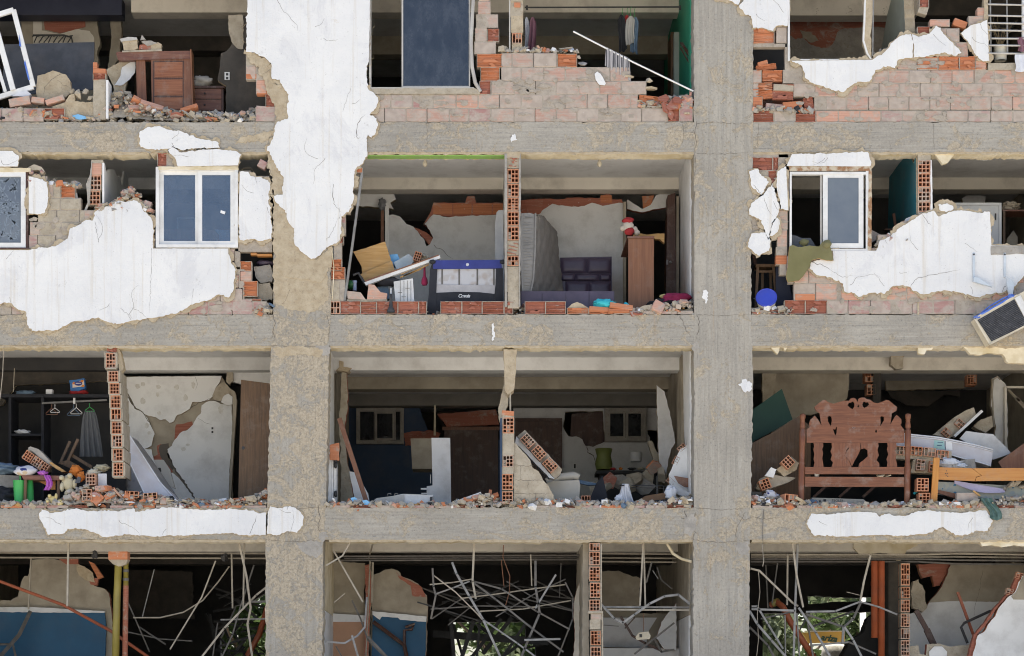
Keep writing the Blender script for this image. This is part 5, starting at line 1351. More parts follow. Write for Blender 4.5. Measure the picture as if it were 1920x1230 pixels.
m.box(c, (.036,.002,.005)); m.box(c + Vector((0,-.0022,0)),(.005,.002,.036)); m.build('round_emblem', ['logo_white'], k)
def lettering(name, body, px, py, d, size, mat, parent, shear=.0, width=1.0, turn=0.0, bold=0.0):
  cu = bpy.data.curves.new(name, 'FONT'); cu.body = body; cu.size = size; cu.align_x = 'CENTER'; cu.align_y = 'CENTER'; cu.shear = shear; cu.extrude = .001; cu.space_character = width; cu.offset = bold
  tmp = bpy.data.objects.new(name, cu)
  me = bpy.data.meshes.new_from_object(tmp)
  bpy.data.objects.remove(tmp)
  me.materials.clear(); me.materials.append(MT[mat])
  o_ = link(name, me, parent, W(px, py, d)); o_.rotation_euler = (math.radians(90), turn, 0)
  return o_
o = lettering('brand_lettering', 'Cmasis', 870,555,.2165,.072, 'logo_white', k, .25,.85,0,.001)
# white mattress at the partition
m = MB(); m.plate([(931,398),(935,394),(947,394),(947,600),(929,600),(928,420)], 1.6,.12); o = m.build('white_mattress', ['white_cloth'], None); tag(o, 'white mattress standing on edge against the partition, right of the crib', 'mattress')
# headboard room
w = wallplate('back_wall', 'pale grey rear wall with a ragged top edge, behind the purple headboard', [(976,404),(1010,402),(1020,392),(1036,382),(1060,386),(1084,388),(1096,386),(1110,380),(1130,386),(1160,380),(1170,382),(1170,600),(976,600)], 2.55,.14, ['int_grey', 'tan'], 1.5)
patch(w, 'broken_edge', [(976,406),(1010,404),(1022,392),(1036,383),(1060,387),(1096,387),(1112,381),(1130,387),(1170,382),(1166,374),(1148,374),(1144,364),(1126,366),(1124,372),(1080,370),(1042,374),(1020,372),(990,374),(976,376)], 2.56,.12, ['terra_d'], 1.5)
patch(w, 'brick', [(1126,366),(1147,366),(1147,380),(1126,380)], 2.555,.08, ['terra'], .4); patch(w, 'brick', [(984,376),(1018,374),(1016,396),(990,400)], 2.556,.06, ['terra_d'], .8)
w = wallplate('door_head_wall', 'white wall piece over the doorway above the brown wardrobe, second row', [(1176,374),(1204,392),(1220,384),(1230,366),(1256,360),(1258,386),(1204,398),(1176,392)], 2.6,.1, ['int_white', 'terra_d'], 1)
patch(w, 'brick', [(1204,368),(1226,366),(1222,384),(1206,390)], 2.62,.08, ['terra'], 1)
m = MB(); m.pbox(1169,378,1174,600,2.4,.14); tag(m.build('door_casing', ['dust_shade_wall'], None), 'worn pale door casing left of the brown wardrobe', 'door casing')
k = thing('open_door', 'dark brown door standing open behind the wardrobe, with a silver handle', 'door', W(1258,580,2.0))
MB().plate([(1252,366),(1266,362),(1268,580),(1248,580)], 1.95,.35).build('door_leaf', ['wood_dark'], k)
MB().lathe(W(1257,492,1.93), [(.012,0),(.025,.015),(.02,.04)], 10,0, Matrix.Rotation(math.radians(90),3, 'X')).build('handle', ['galv'], k, True)
MB().pbox(1249,487,1253,496,1.94,.01).build('lock_plate', ['galv'], k)
m = MB(); m.pbox(1268,368,1273,580,2.0,.5); tag(m.build('door_frame', ['dust_shade_wall'], None), 'peeling door frame at the right of the open dark door, second row', 'door frame')
k = thing('wardrobe_carcass', 'tall plain brown wardrobe carcass seen from its side, second row middle', 'wardrobe', W(1210,590,.7))
MB().pbox(1178,447,1226,596,.55,.02).build('side_panel', ['wood_teak'], k)
m = MB(); a = [Vector((X(1226),.57, Z(449))), Vector((X(1226),.57, Z(590))), Vector((X(1226),1.9, Z(590))), Vector((X(1226),1.9, Z(449)))]
m.prism(a, (.02,0,0)); m.build('front_panel', ['wood_honeyv'], k)
m = MB(); m.prism([W(1176,446,.53), W(1227,446,.53),(X(1246),1.9, W(1227,446,.53).z),(X(1180),1.9, W(1227,446,.53).z)], (0,0,.025)); m.build('top', ['wood_brownh'], k)
o = MB().plate(rag([(1187,440),(1200,437),(1212,440),(1230,438),(1246,438),(1246,456),(1236,448),(1187,446)], .6,5,4),1.0,.1).build('cardboard_scrap', ['wood_ply'], None); tag(o, 'torn tan cardboard lying on top of the brown wardrobe', 'cardboard')
k = thing('soft_toy', 'red and cream soft toy perched on the brown wardrobe by the doorway', 'soft toy', W(1180,446,.8))
MB().blob(W(1178,424,.8),(.09,.07,.085),2,.25).build('head', ['plush_w'], k, True)
MB().blob(W(1178,414,.79),(.085,.07,.05),5,.3).build('hat', ['red_cloth'], k, True)
MB().blob(W(1180,434,.77),(.08,.06,.06),7,.3).build('body', ['red_cloth'], k, True)
for x, y in ((1190,430),(1194,436),(1168,428)): MB().blob(W(x, y, .8),(.05,.05,.045), x, .25).build('paw', ['plush_w'], k, True)
# purple bed
k = thing('purple_headboard', 'dark purple padded headboard with woven panels leaning on the pale wall', 'headboard', W(1100,560,1.9))
MB().plate([(1050,483),(1147,481),(1148,560),(1050,560)], 1.95,.08).build('backing', ['purple'], k)
for r_, (y0, y1) in enumerate(((484,512),(514,526),(528,556))):
  xs = [(1051,1100,1146),(1051,1078,1124,1146),(1060,1104,1146)][r_]
  for a, b in zip(xs[:-1], xs[1:]):
    m = MB(); pts = [(a + .2, y0 - .6),(b - .2, y0 - .6),(b - .2, y1 + .6),(a + .2, y1 + .6)]
    (xa_, ya_),(xb_, yb_) = pts[0], pts[2]
    m.sheet(lambda u, v: W(xa_ + (xb_ - xa_) * u, yb_ + (ya_ - yb_) * v, 1.945 - .045 * ((1 - abs(2 * u - 1) ** 5) * (1 - abs(2 * v - 1) ** 3.5)) ** .6),14,10,.004)
    m.build('padded_panel', ['purple'], k, True)
k = thing('purple_bed_base', 'purple upholstered bed base lying along the ledge, second row middle', 'bed base', W(1060,590,.35))
MB().pbox(976,546,1152,590,.34,.06).build('side_rail', ['purple'], k)
for a, b in ((977,1016),(1017,1060),(1061,1104),(1105,1151)):
  MB().plate([(a + .7,548),(b - .7,548),(b - .7,590),(a + .7,590)], .328,.012).build('padded_panel', ['purple'], k)
k = thing('grey_mattress', 'grey quilted mattress standing on edge beside the partition, second row middle', 'mattress', W(1010,560,.9))
mt = MB()
fr = [(978,400),(992,399),(1004,402),(1002,470),(1000,520),(992,552),(980,552),(976,480)]
fr_w = [W(x, y, .45) for x, y in fr]
mt.plate(fr, .45,.05,0); mt.build('border_panel', ['mattress'], k)
bk = [W(x, y, 1.7) for x, y in ((1008,402),(1030,414),(1044,438),(1046,480),(1054,540),(1056,560),(996,560))]
m = MB(); f0 = [W(1004,402,.47), W(1007,402,.55), W(1003,470,.5), W(999,525,.5), W(994,560,.5)]
b0 = [W(1018,405,1.0), W(1044,436,1.75), W(1047,480,1.75), W(1053,530,1.75), W(1057,560,1.75)]
def quilt(u, v):
  i = min(3, int(v * 4)); f_ = v * 4 - i
  p = f0[i].lerp(f0[i + 1], f_); q_ = b0[i].lerp(b0[i + 1], f_)
  z = p.lerp(q_, u)
  s_ = abs(math.sin((u * 1.3 + v * 1.6) * 9)) * abs(math.sin((u * 1.3 - v * 1.6) * 9))
  return z + Vector((.02 * s_ ** .5,-.012 * s_ ** .5,0))
m.sheet(quilt, 40,50,.05); m.build('quilted_face', ['mattress_d'], k, True)
m = MB(); m.tube([W(1004,400,.44), W(1003,470,.44), W(1000,522,.44), W(993,556,.44)], .014,6); m.tube([W(978,400,.44), W(976,480,.44), W(980,554,.44)], .012,6); m.build('piping', ['mattress'], k)
m = MB(); rr = random.Random(2)
for i in range(26):
  y = 405 + i * 5.6; m.tube([W(981, y, .447), W(988, y + rr.uniform(-2,2),.443), W(1000, y + rr.uniform(-3,3),.447)], .004,5)
o = m.build('wrinkle', ['mattress'], k); o['kind'] = 'stuff'
def heap(label, cat, mat, px, py, d, rx_, rz_, seed, amp=.55):
  o_ = MB().blob(W(px, py, d),(rx_ / PX, rx_ / PX * .7, rz_ / PX), seed, amp, 2.6,0, None, 24,16).build(cat.replace(' ', '_'), [mat], None, True)
  return tag(o_, label, cat)
heap('bright cyan cloth crumpled on the ledge right of the red bricks', 'cloth', 'cyan_cloth', 1134,570,.08,20,9,3)
heap('small cyan cloth scrap beside the brown wardrobe foot', 'cloth scrap', 'cyan_cloth', 1174,573,.12,5,5,4)
heap('crimson and black clothes in a heap at the right end of the ledge, second row', 'clothes', 'crimson', 1268,562,.3,26,12,5)
heap('black garment under the crimson clothes, second row right end', 'clothes', 'black_cloth', 1250,572,.36,36,10,7)
heap('small yellow cloth peeking above the crimson clothes', 'cloth scrap', 'plush_y', 1245,556,.4,8,4,9)
for a, lab in (((1104,578,1142,586,.05), 'flat orange brick shard left of the cyan cloth'),((1142,572,1186,582,.12), 'orange brick shard right under the cyan cloth'),((1140,582,1180,588,0), 'thin orange brick strip below the cyan cloth'),((1222,566,1244,588,.5), 'salmon brick shard upright beside the wardrobe foot')):
  me = RB.choice(FACE['t' if 'orange' in lab else 'o']); c = W((a[0] + a[2]) / 2,(a[1] + a[3]) / 2,.03)
  o = link('brick_shard', me, None, c); o.scale = ((a[2] - a[0]) / PX / BW_, .9,(a[3] - a[1]) / PX / BH_); o.rotation_euler = (-.3, a[4], .1); tag(o, lab, 'brick shard')
o = MB().plate(rag([(1064,578),(1072,570),(1082,566),(1092,570),(1104,578)], .6,5,3),.02,.1).build('mortar_lump', ['tan'], None); tag(o, 'rounded tan mortar lump on the brick course in front of the purple base', 'mortar lump')
o = MB().plate(rag([(1194,580),(1204,574),(1222,570),(1224,578),(1200,583)], .6,5,3),.02,.1).build('mortar_lump', ['tan2'], None); tag(o, 'long tan mortar lump before the brown wardrobe foot', 'mortar lump')
rubble('on the ledge under the crimson clothes, second row', [(1186,586),(1220,580),(1240,572),(1262,570),(1299,566)], FL[2], 14,150,41,.0,.3,(10,18), 'ttaaawp')
rubble('behind the broken brick course under the crib, second row', [(640,585),(700,584),(800,580),(820,584),(960,585),(980,574),(990,580),(1190,585)], FL[2], 10,220,42,.16,.45,(9,14), 'aaatw')
# ================================================================ SECOND ROW, RIGHT ROOMS
sidewall('partition_wall', 'teal painted partition wall running back beside the hollow brick end, second row right', 1720, [(.1,292),(.3,296),(.4,288),(.6,262),(2.2,262),(2.6,590),(.0,590),(.05,470)], .03, ['teal', 'tan'], 1.5)
w = Wall('end of the hollow brick partition behind the tall white plaster peak, second row right', .02, name='partition_wall', mortar='tan2')
for y0, y1, kk in ((290,300, 'm'),(300,324, 'h'),(324,351, 'h'),(351,377, 'h'),(377,406, 'h')): w.course(y0, y1, [1721,1745], kk)
MB().plate(rag([(1745,300),(1747,300),(1749,400),(1745,404)], .7,5,8),.0,.4).build('plaster_skin', ['int_white'], w.t)
w.done()
k = thing('ceiling_light', 'round white flush ceiling light, second row right room', 'ceiling light', W(1848,300,.9))
MB().lathe(Vector((W(1848,300,.9).x, .9, CE[2] - .05)), [(.13,0),(.15,.02),(.15,.05)], 24).build('diffuser', ['int_white'], k, True)
wallplate('back_wall', 'pale wall remnant under the ceiling, rear of the second row right room', [(1804,372),(1812,366),(1830,366),(1848,368),(1846,382),(1806,384)], 3.0,.1, ['int_grey', 'tan'])
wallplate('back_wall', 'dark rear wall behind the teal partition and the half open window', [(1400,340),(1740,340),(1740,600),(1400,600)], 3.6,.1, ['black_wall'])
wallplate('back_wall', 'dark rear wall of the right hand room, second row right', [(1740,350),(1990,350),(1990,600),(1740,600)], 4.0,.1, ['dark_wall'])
k = thing('fridge_door', 'tall grey white-edged door leaf standing behind the plaster wall, second row right', 'door', W(1840,470,1.0))
m = MB(); frame_ring(m, 1790,380,1878,480,5,1.2,.06); m.build('door_edge', ['white_metal'], k)
MB().pbox(1795.2,385.2,1872.8,480,1.22,.03).build('door_face', ['int_grey'], k)
MB().pbox(1866,400,1868,412,1.195,.02).build('handle', ['black_metal'], k)
k = thing('wooden_shelf', 'brown wooden shelf unit with a pale lump on top, right edge of the second row', 'shelf', W(1900,470,1.3))
MB().pbox(1880,393,1990,396,1.3,.4).build('shelf_board', ['wood_brownh'], k); MB().pbox(1881,396.2,1885,480,1.3,.4).build('upright', ['wood_brown'], k)
o = MB().blob(W(1896,386,1.5),(.13,.1,.07),3,.6,2.5).build('plaster_lump', ['tan2'], None); tag(o, 'pale lump lying on the brown shelf, right edge of the second row', 'plaster lump')
o = MB().plate([(1886,470),(1888,448),(1900,432),(1908,444),(1908,470)], 1.5,.05).build('pale_board', ['dust_shade_wall'], None); tag(o, 'pointed pale panel under the brown shelf, right edge second row', 'panel')
m = MB(); bar2(m, (1676,400),(1680,430),5,1.2,.03); bar2(m, (1660,430),(1684,430),3,1.2,.1); tag(m.build('timber_strut', ['wood_mahog'], None), 'pale timber strut leaning by the teal wall, second row right', 'timber')
o = MB().plate([(1632,430),(1652,440),(1650,446),(1632,456),(1630,444)], .3,.06).build('brick_shard', ['brick_r'], None); tag(o, 'pink brick shard in the rubble beside the half open window', 'brick shard')
o = MB().plate([(1692,424),(1698,410),(1716,402),(1722,404),(1716,414),(1700,426)], .1,.03).build('plaster_slab', ['int_grey'], None); tag(o, 'grey plaster slab behind the wall crest, below the teal partition', 'plaster slab')
rubble('along the sloping crest of the white wall, second row right', [(1634,470),(1652,448),(1672,440),(1690,424),(1712,410),(1726,398),(1750,392)], W(0,474,.05).z, 14,120,43,.02,.14,(9,16), 'aaatp')
k = thing('olive_cushion_cover', 'olive green torn upholstery sheet draped over the broken window corner, second row', 'upholstery', W(1515,500,-.05))
m = MB(); SEED[0] += 1
m.plate(rag([(1480,462),(1486,459),(1496,463),(1504,463),(1518,460),(1536,462),(1542,454),(1552,452),(1558,466),(1563,488),(1550,488),(1536,484),(1522,488),(1518,500),(1506,518),(1498,526),(1478,529),(1474,520),(1478,490)], .9,6,4),-.075,.03,0,1); m.build('cover', ['olive', 'wood_ply'], k)
MB().blob(W(1550,458,-.06),(.07,.05,.06),3,.3).build('rolled_edge', ['olive'], k, True); MB().blob(W(1508,455,.1),(.07,.05,.05),5,.3).build('rolled_edge', ['olive'], k, True)
o = MB().plate(rag([(1484,440),(1504,446),(1520,446),(1530,462),(1486,464)], 1,6,3),.3,.08).build('rumpled_sheet', ['grey_cloth'], None); tag(o, 'rumpled grey sheet inside the open half of the window', 'sheet')
wallplate('shade_sheet', 'black sheet for the shade behind the wooden stool, second row right bay', [(1409,440),(1500,440),(1500,592),(1409,592)], 1.1,.05, ['black_wall'], 0)  # black sheet that paints the shade behind the stool
o = MB().plate(rag([(1455,500),(1472,505),(1480,530),(1486,560),(1470,592),(1455,592)], .8,6,3),.35,.05).build('navy_sheet', [simple('navy_cloth', (.03,.035,.06), rough=.9)], None); tag(o, 'dark navy sheet hanging right of the wooden stool', 'sheet')
k = thing('wooden_stool', 'dark wooden stool in the gap behind the blue lidded bucket', 'stool', W(1437,590,.5))
m = MB(); m.pbox(1417,495,1455,500,.45,.28); m.build('seat', ['wood_brown'], k)
for a, b, d_ in (((1421,500),(1416,600),.46),((1450,500),(1460,600),.46),((1430,500),(1428,600),.7),((1444,500),(1448,600),.7)):
  m = MB(); bar2(m, a, b, 5, d_, .04); m.build('leg', ['wood_brown'], k)
m = MB(); m.pbox(1421,507,1451,511,.47,.02); m.build('rail', ['wood_brown'], k)
m = MB(); bar2(m, (1411,468),(1418,500),6,.6,.03); m.build('backrest', ['wood_dark'], k)
k = thing('paint_bucket', 'tipped paint bucket with a bright blue lid facing out, second row right', 'bucket', W(1436,574,.1))
c = W(1437,557,.03)
R = Matrix.Rotation(math.radians(74),3, 'X') @ Matrix.Rotation(math.radians(-12),3, 'Y')
R = Matrix.Rotation(math.radians(-8),3, 'Z') @ Matrix.Rotation(math.radians(66),3, 'X')
MB().lathe(c, [(.12,-.28),(.15,-.02)], 24,0, R).build('body', ['cream_pl'], k, True)
MB().lathe(c, [(.158,-.03),(.160,-.002),(.150,.004),(.145,-.002),(.01,-.002)], 28,0, R).build('lid', ['blue_pl'], k)
MB().tube([c + R @ Vector((-.155,0,-.05)), c + R @ Vector((-.19,.05,-.1)), c + R @ Vector((-.17,.1,-.16))], .006,5).build('handle', ['galv'], k)
rubble('around the blue lidded bucket, second row right', [(1410,584),(1430,578),(1460,580),(1475,574),(1490,580)], FL[2], 8,90,44,.0,.3,(9,15), 'papta')
# air conditioner
k = thing('window_air_conditioner', 'cream window air conditioner hanging tilted off the wall by its wires, right edge', 'air conditioner', W(1890,600,-.1))
ang = math.atan2(62,108)
q = [(1828,597),(1916,548),(1990,505),(2024,560),(1856,645)]
q = [(1828,597),(1990,507),(2022,556),(1856,645)]
MB().plate(q, -.30,.28).build('casing', ['cream_pl'], k)
m = MB(); inner_ = [(1833,600),(1902,561),(1927,608),(1859,640)]
m.plate(inner_, -.306,.006); grid = m.build('condenser_grid', ['fin'], k)
m = MB()
for i in range(16):
  t_ = (i + .7) / 16.6
  a = (1833 + 26 * t_, 600 + 40 * t_); b = (1902 + 25 * t_, 561 + 47 * t_)
  p, q_ = W(a[0] + 1, a[1], -.309), W(b[0] - 1, b[1], -.309)
  m.bar(p, q_, .006,.008)
o = m.build('fin', [simple('fin_edge', (.06,.06,.065),(.16,.155,.15),30,.5,0, lo=.5, hi=.62)], grid); o['kind'] = 'stuff'
m = MB()
for a, b in ((q[3], q[0]),(q[0], (1908,553)),(q[3], (1936,604))): bar2(m, a, b, 3.2,-.312,.02)
m.build('rim', ['cream_pl'], k)
m = MB(); bar2(m, (1908,556),(1932,603),12,-.314,.02); m.build('side_band', ['white_metal'], k)
m = MB(); m.tube([W(1830,594,-.25), W(1842,588,-.31), W(1862,577,-.30), W(1880,566,-.31), W(1896,556,-.28), W(1904,554,-.25)], .016,7); m.tube([W(1834,592,-.28), W(1856,574,-.26), W(1880,560,-.29), W(1898,552,-.27)], .012,6); m.blob(W(1832,595,-.28),(.05,.04,.03),2,.5); m.blob(W(1896,556,-.28),(.05,.04,.035),6,.5); m.build('film_wrap', ['blue_film'], k, True)
for px, arm, lab in ((1826, [(1826,520),(1832,519),(1861,538),(1826,528)], 'left'),(1884, [(1886,517),(1896,524),(1902,530),(1899,556),(1892,553),(1888,530)], 'right')):
  t_ = thing('wall_bracket', {'left': 'rusty white steel bracket with its arm still flat on the wall, above the air conditioner', 'right': 'bent white steel bracket whose arm holds the hanging air conditioner'}[lab], 'bracket', W(px, 476,-.05))
  m = MB(); m.pbox(px - 2,474, px + 2.2,528 if lab == 'left' else 520,-.05,.02); m.build('upright', ['bracket'], t_)
  MB().plate(arm, -.16 if lab == 'right' else -.11,.05).build('arm', ['bracket'], t_)
  MB().lathe(W(px, 477,-.052), [(.014,0),(.014,.008),(.003,.012)], 8,0, Matrix.Rotation(math.radians(90),3, 'X')).build('bolt', ['black_metal'], t_)
# ================================================================ THIRD ROW, LEFT ROOMS
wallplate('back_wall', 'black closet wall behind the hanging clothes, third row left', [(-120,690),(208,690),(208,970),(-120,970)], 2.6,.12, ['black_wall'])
wallplate('back_wall', 'grey-brown wall band above the black closet, third row left', [(-120,692),(200,692),(200,714),(100,719),(30,722),(18,740),(4,760),(-120,760)], 2.45,.08, ['dark_wall', 'tan'], 1.5)
k = thing('black_closet', 'black open closet with shelves, a clothes rod and a divider, third row left', 'closet', W(100,960,2.0))
m = MB(); m.pbox(2,739,206,745,1.9,.6); m.build('top_shelf', ['crib_black'], k)
for x in (16,77): MB().pbox(x, 745, x + 5,960,1.92,.55).build('upright', ['crib_black'], k)
MB().pbox(21,813,77,817,1.93,.5).build('shelf', ['crib_black'], k)
MB().tube([W(79,756,1.9), W(200,750,1.9)], .017,7).build('rod', ['galv'], k)
MB().plate([(137,746),(141,746),(141,757),(137,757)], 1.86,.02).build('rod_bracket', ['white_metal'], k)
k = thing('snack_packet', 'blue and orange packet with a round blue badge on the closet top shelf', 'packet', W(146,735,1.85))
MB().plate(rag([(130,713),(143,712),(158,709),(160,728),(146,733),(132,732)], .5,5,3),1.86,.12).build('packet_body', ['wrapper'], k)
MB().plate([(136,718),(157,712),(158,724),(136,727)], 1.855,.003).build('white_panel', ['packet_w'], k)
for c_ in ((138,718),(153,714),(155,723)): MB().plate([(c_[0] - 3, c_[1] + 2),(c_[0], c_[1] - 2),(c_[0] + 4, c_[1] - 1),(c_[0] + 2, c_[1] + 3)], 1.852,.002).build('orange_swirl', ['packet_o'], k)
m = MB(); c = W(147,719,1.848); m.add([c + Vector((math.cos(i * .524) * .062,0, math.sin(i * .524) * .036)) for i in range(12)], [tuple(range(12))]); m.build('round_badge', ['crib_blue'], k)
m = MB(); m.pbox(142,718,152,719.2,1.846,.001); m.build('badge_stripe', ['logo_white'], k)
heap('dark red clothes heaped under the blue packet on the closet shelf', 'clothes', 'red_cloth', 148,735,2.0,17,5,3)
heap('grey-green cloth folded on the left of the closet top shelf', 'cloth', 'denim', 48,737,2.0,18,5,5)
m = MB(); m.pbox(86,730,98,740,1.95,.12); tag(m.build('white_box', ['white_cloth'], None), 'small pale box on the closet top shelf', 'box')
heap('white folded papers on the closet side shelf', 'papers', 'white_cloth', 42,810,2.0,14,4,6)
def hanger(px, py, lab, mat, s=1.0):
  m_ = MB(); d_ = 1.9
  m_.tube([W(px, py, d_), W(px, py + 7, d_), W(px - 11 * s, py + 17 * s, d_), W(px - 10 * s, py + 19 * s, d_), W(px + 11 * s, py + 19 * s, d_), W(px + 11 * s, py + 17 * s, d_), W(px, py + 7, d_)], .006,5)
  return tag(m_.build('clothes_hanger', [mat], None), lab, 'hanger')
hanger(97,758, 'brown empty hanger on the closet rod, first of the hangers', 'wood_mahog'); hanger(103,758, 'white empty hanger on the closet rod next to the brown one', 'white_metal', .8); hanger(138,758, 'pale blue empty hanger on the middle of the closet rod', 'denim', 1.1); hanger(143,757, 'white empty hanger right under the rod bracket', 'white_metal', 1.0)
hanger(168,756, 'green hanger holding the long grey garment', 'green_pl', .8)
def fn(u, v):
  w_ = 9 + 13 * (1 - v) ** .55
  px = 168 + (u - .5) * 2 * w_ + (1 - v) * 3
  return W(px, 770 + 86 * (1 - v),1.9 + .035 * math.sin(u * 26 + 3 * v) * (1 - v * .6))
m = MB(); m.sheet(fn, 44,10,.02); tag(m.build('grey_dress', ['grey_cloth'], None, True), 'long pleated grey garment hanging from the closet rod, third row left', 'garment')
m = MB(); m.tube([W(7,651,.1), W(5,700,.1), W(1,740,.12), W(-4,770,.1)], .007,5); m.tube([W(27,690,1.2), W(25,735,1.2)], .006,5); tag(m.build('hanging_cable', ['galv_t'], None), 'thin cable hanging down at the left edge of the third row', 'cable')
# hanging column of hollow bricks
w = Wall('column of hollow bricks hanging between the black closet and the white cracked wall', .02, name='partition_wall', mortar='tan2')
for i, (x, y0, y1, kk) in enumerate(((198,661,690, 'H'),(203,695,716, 'h'),(205,718,739, 'h'),(207,741,765, 'h'),(208,766,787, 'v'),(209,790,814, 'h'),(210,815,838, 'h'),(211,841,864, 'h'),(212,867,893, 'H'))):
  w.course(y0, y1, [x, x + 19], kk); w.mb.pbox(x - 1, y1, x + 20, y1 + 2.2,.01,.18)
  w.mb.pbox(x + 19, y0, x + 22, y1,.03,.6); w.mb.pbox(x - 2.2, y0, x, y1,.03,.18)
w.brick(200,650,217,659, 'd', .2)
w.done()
o = MB().plate(rag([(200,650),(222,650),(226,660),(232,690),(224,700),(220,668),(204,658)], 1,6,5),.1,.2).build('broken_render', ['tan'], None); tag(o, 'torn tan render at the top of the hanging brick column, third row left', 'render')
wallplate('shade_sheet', 'black sheet for the shade below the hanging brick column', [(196,885),(236,885),(236,960),(196,960)], 1.0,.05, ['black_wall'], 0)  # black sheet standing in for shade under the bricks
# white cracked wall: the shell around an X shaped break
wcr = thing('cracked_wall', 'white bedroom wall split by a large X shaped crack, third row left', 'wall', W(330,960,2.5))
dC = 2.45
def piece(pts, nm='plaster_face', d=dC, t=.05, mats=('int_white', 'tan'), amp=1.1): return patch(wcr, nm, pts, d, t, mats, amp, 5)
piece([(228,707),(300,706),(416,705),(412,716),(404,728),(402,740),(392,750),(376,754),(360,754),(356,766),(340,776),(332,778),(326,790),(318,793),(310,786),(302,788),(292,782),(280,780),(270,776),(262,768),(254,764),(248,752),(242,740),(234,728),(228,716)])
piece([(226,722),(232,730),(240,742),(246,754),(252,766),(262,770),(272,778),(278,788),(284,800),(290,814),(286,826),(284,836),(276,840),(268,842),(264,960),(226,960)])
piece([(378,760),(392,752),(404,752),(414,758),(434,757),(436,820),(430,880),(428,960),(379,960),(366,936),(352,912),(336,892),(326,876),(322,862),(316,850),(314,842),(322,836),(328,824),(340,810),(352,806),(362,796),(368,784),(376,776)])
piece([(266,842),(284,842),(288,862),(304,880),(316,884),(326,888),(340,902),(356,922),(372,944),(378,960),(266,960)])
patch(wcr, 'render_coat', [(226,706),(416,706),(436,740),(436,960),(324,960),(300,880),(296,842),(314,832),(302,846),(318,850),(326,870),(226,880)], dC + .051,.02, ['dust_shade_wall'], .5)
patch(wcr, 'wall_core', [(226,707),(416,707),(436,757),(436,960),(372,960),(338,906),(324,880),(318,860),(300,858),(300,840),(314,832),(318,846),(330,884),(360,930),(378,960),(226,960)], dC + .08,.10, ['tan2'], .5)
patch(wcr, 'bare_brick', [(330,796),(346,794),(360,790),(362,798),(350,806),(338,812),(330,826),(326,830),(328,812)], dC + .045,.03, ['terra_d'], 1.2)
patch(wcr, 'bare_brick', [(294,836),(302,832),(304,856),(312,862),(316,870),(324,884),(318,888),(300,872),(284,858),(296,852)], dC + .045,.03, ['terra_d'], 1.2)
patch(wcr, 'hole', [(300,834),(316,831),(318,844),(313,848),(316,860),(328,872),(324,882),(314,872),(302,858),(298,846)], dC + .040,.004, ['crack'], 1.2)  # dark patch painted as the shade inside the break
patch(wcr, 'render_lump', [(398,742),(404,728),(412,720),(420,716),(428,724),(436,734),(438,756),(424,750),(410,752),(402,750)], dC - .03,.06, ['tan2'], 1.3)
piece([(414,754),(420,742),(428,738),(436,744),(436,758),(424,760)], 'plaster_flap', dC - .06,.02)
for pts, w_ in (([(228,712),(236,736),(246,756),(256,766),(268,774),(280,792),(288,808)], 3.2),([(318,864),(330,884),(346,906),(362,930),(378,958)], 6.5),([(356,766),(376,754),(400,746)], 2.0),([(366,706),(370,720),(366,732)], 1.0),([(372,784),(384,792),(398,796)], .8)):
  crack(wcr, pts, w_, dC - .003, int(pts[0][0]))
damp = simple('damp_patch', (.54,.515,.46),(.66,.645,.61),22,.9,.1)
rr = random.Random(12)
for x, y, a, b in ((258,724,7,6),(268,720,5,5),(297,726,5,5),(296,740,4,6),(331,726,6,7),(363,722,5,8),(348,746,5,8),(268,752,6,8),(298,775,5,5),(414,768,7,10),(344,842,6,4),(352,834,5,3),(275,798,5,6),(280,812,5,5)):
  SEED[0] += 1
  MB().plate(rag([(x + math.cos(i * .7) * a * .8, y + math.sin(i * .7) * b * .8) for i in range(9)], 2.4,2.5, SEED[0]), dC - .0025,.002).build('damp_stain', [damp], wcr)
k = thing('wall_socket', 'white double wall socket on the right of the cracked white wall', 'socket', W(399,815, dC)); MB().pbox(394,798,402.5,815, dC - .012,.011).build('cover_plate', ['int_white'], k)
for y in (801,808): MB().pbox(396.5, y, 400, y + 4, dC - .014,.002).build('outlet', ['black_metal'], k)
m = MB(); m.plate(rag([(434,730),(440,734),(444,750),(441,800),(436,880),(432,960),(427,960),(431,880),(435,800),(437,750)], .6,6,4),2.2,.12); tag(m.build('bent_door_frame', ['dust_shade_wall'], None), 'bowed pale door frame at the right of the cracked white wall', 'door frame')
wallplate('shade_sheet', 'black sheet for the shade in the doorway behind the brown door, third row left', [(428,722),(512,722),(512,970),(428,970)], 3.0,.05, ['black_wall'], 0)  # black sheet painted as the doorway's shade
wallplate('door_head_wall', 'white wall above the brown door, third row left', [(434,692),(512,692),(512,718),(452,720),(434,716)], 2.5,.1, ['int_white'])
wallplate('wall_remnant', 'tan broken masonry beside the top right corner of the cracked wall', [(424,694),(436,694),(438,714),(430,722),(424,716)], 2.46,.1, ['tan2'])
k = thing('brown_door', 'plain brown wooden door hanging open, right of the cracked white wall', 'door', W(478,960,.9))
MB().plate([(452,712),(507,719),(503,960),(446,960)], .85,.035).build('door_leaf', ['wood_brown'], k)
MB().lathe(W(456,840,.849), [(.024,0),(.026,.006),(.012,.008)], 12,0, Matrix.Rotation(math.radians(90),3, 'X')).build('lock_hole', ['black_metal'], k)
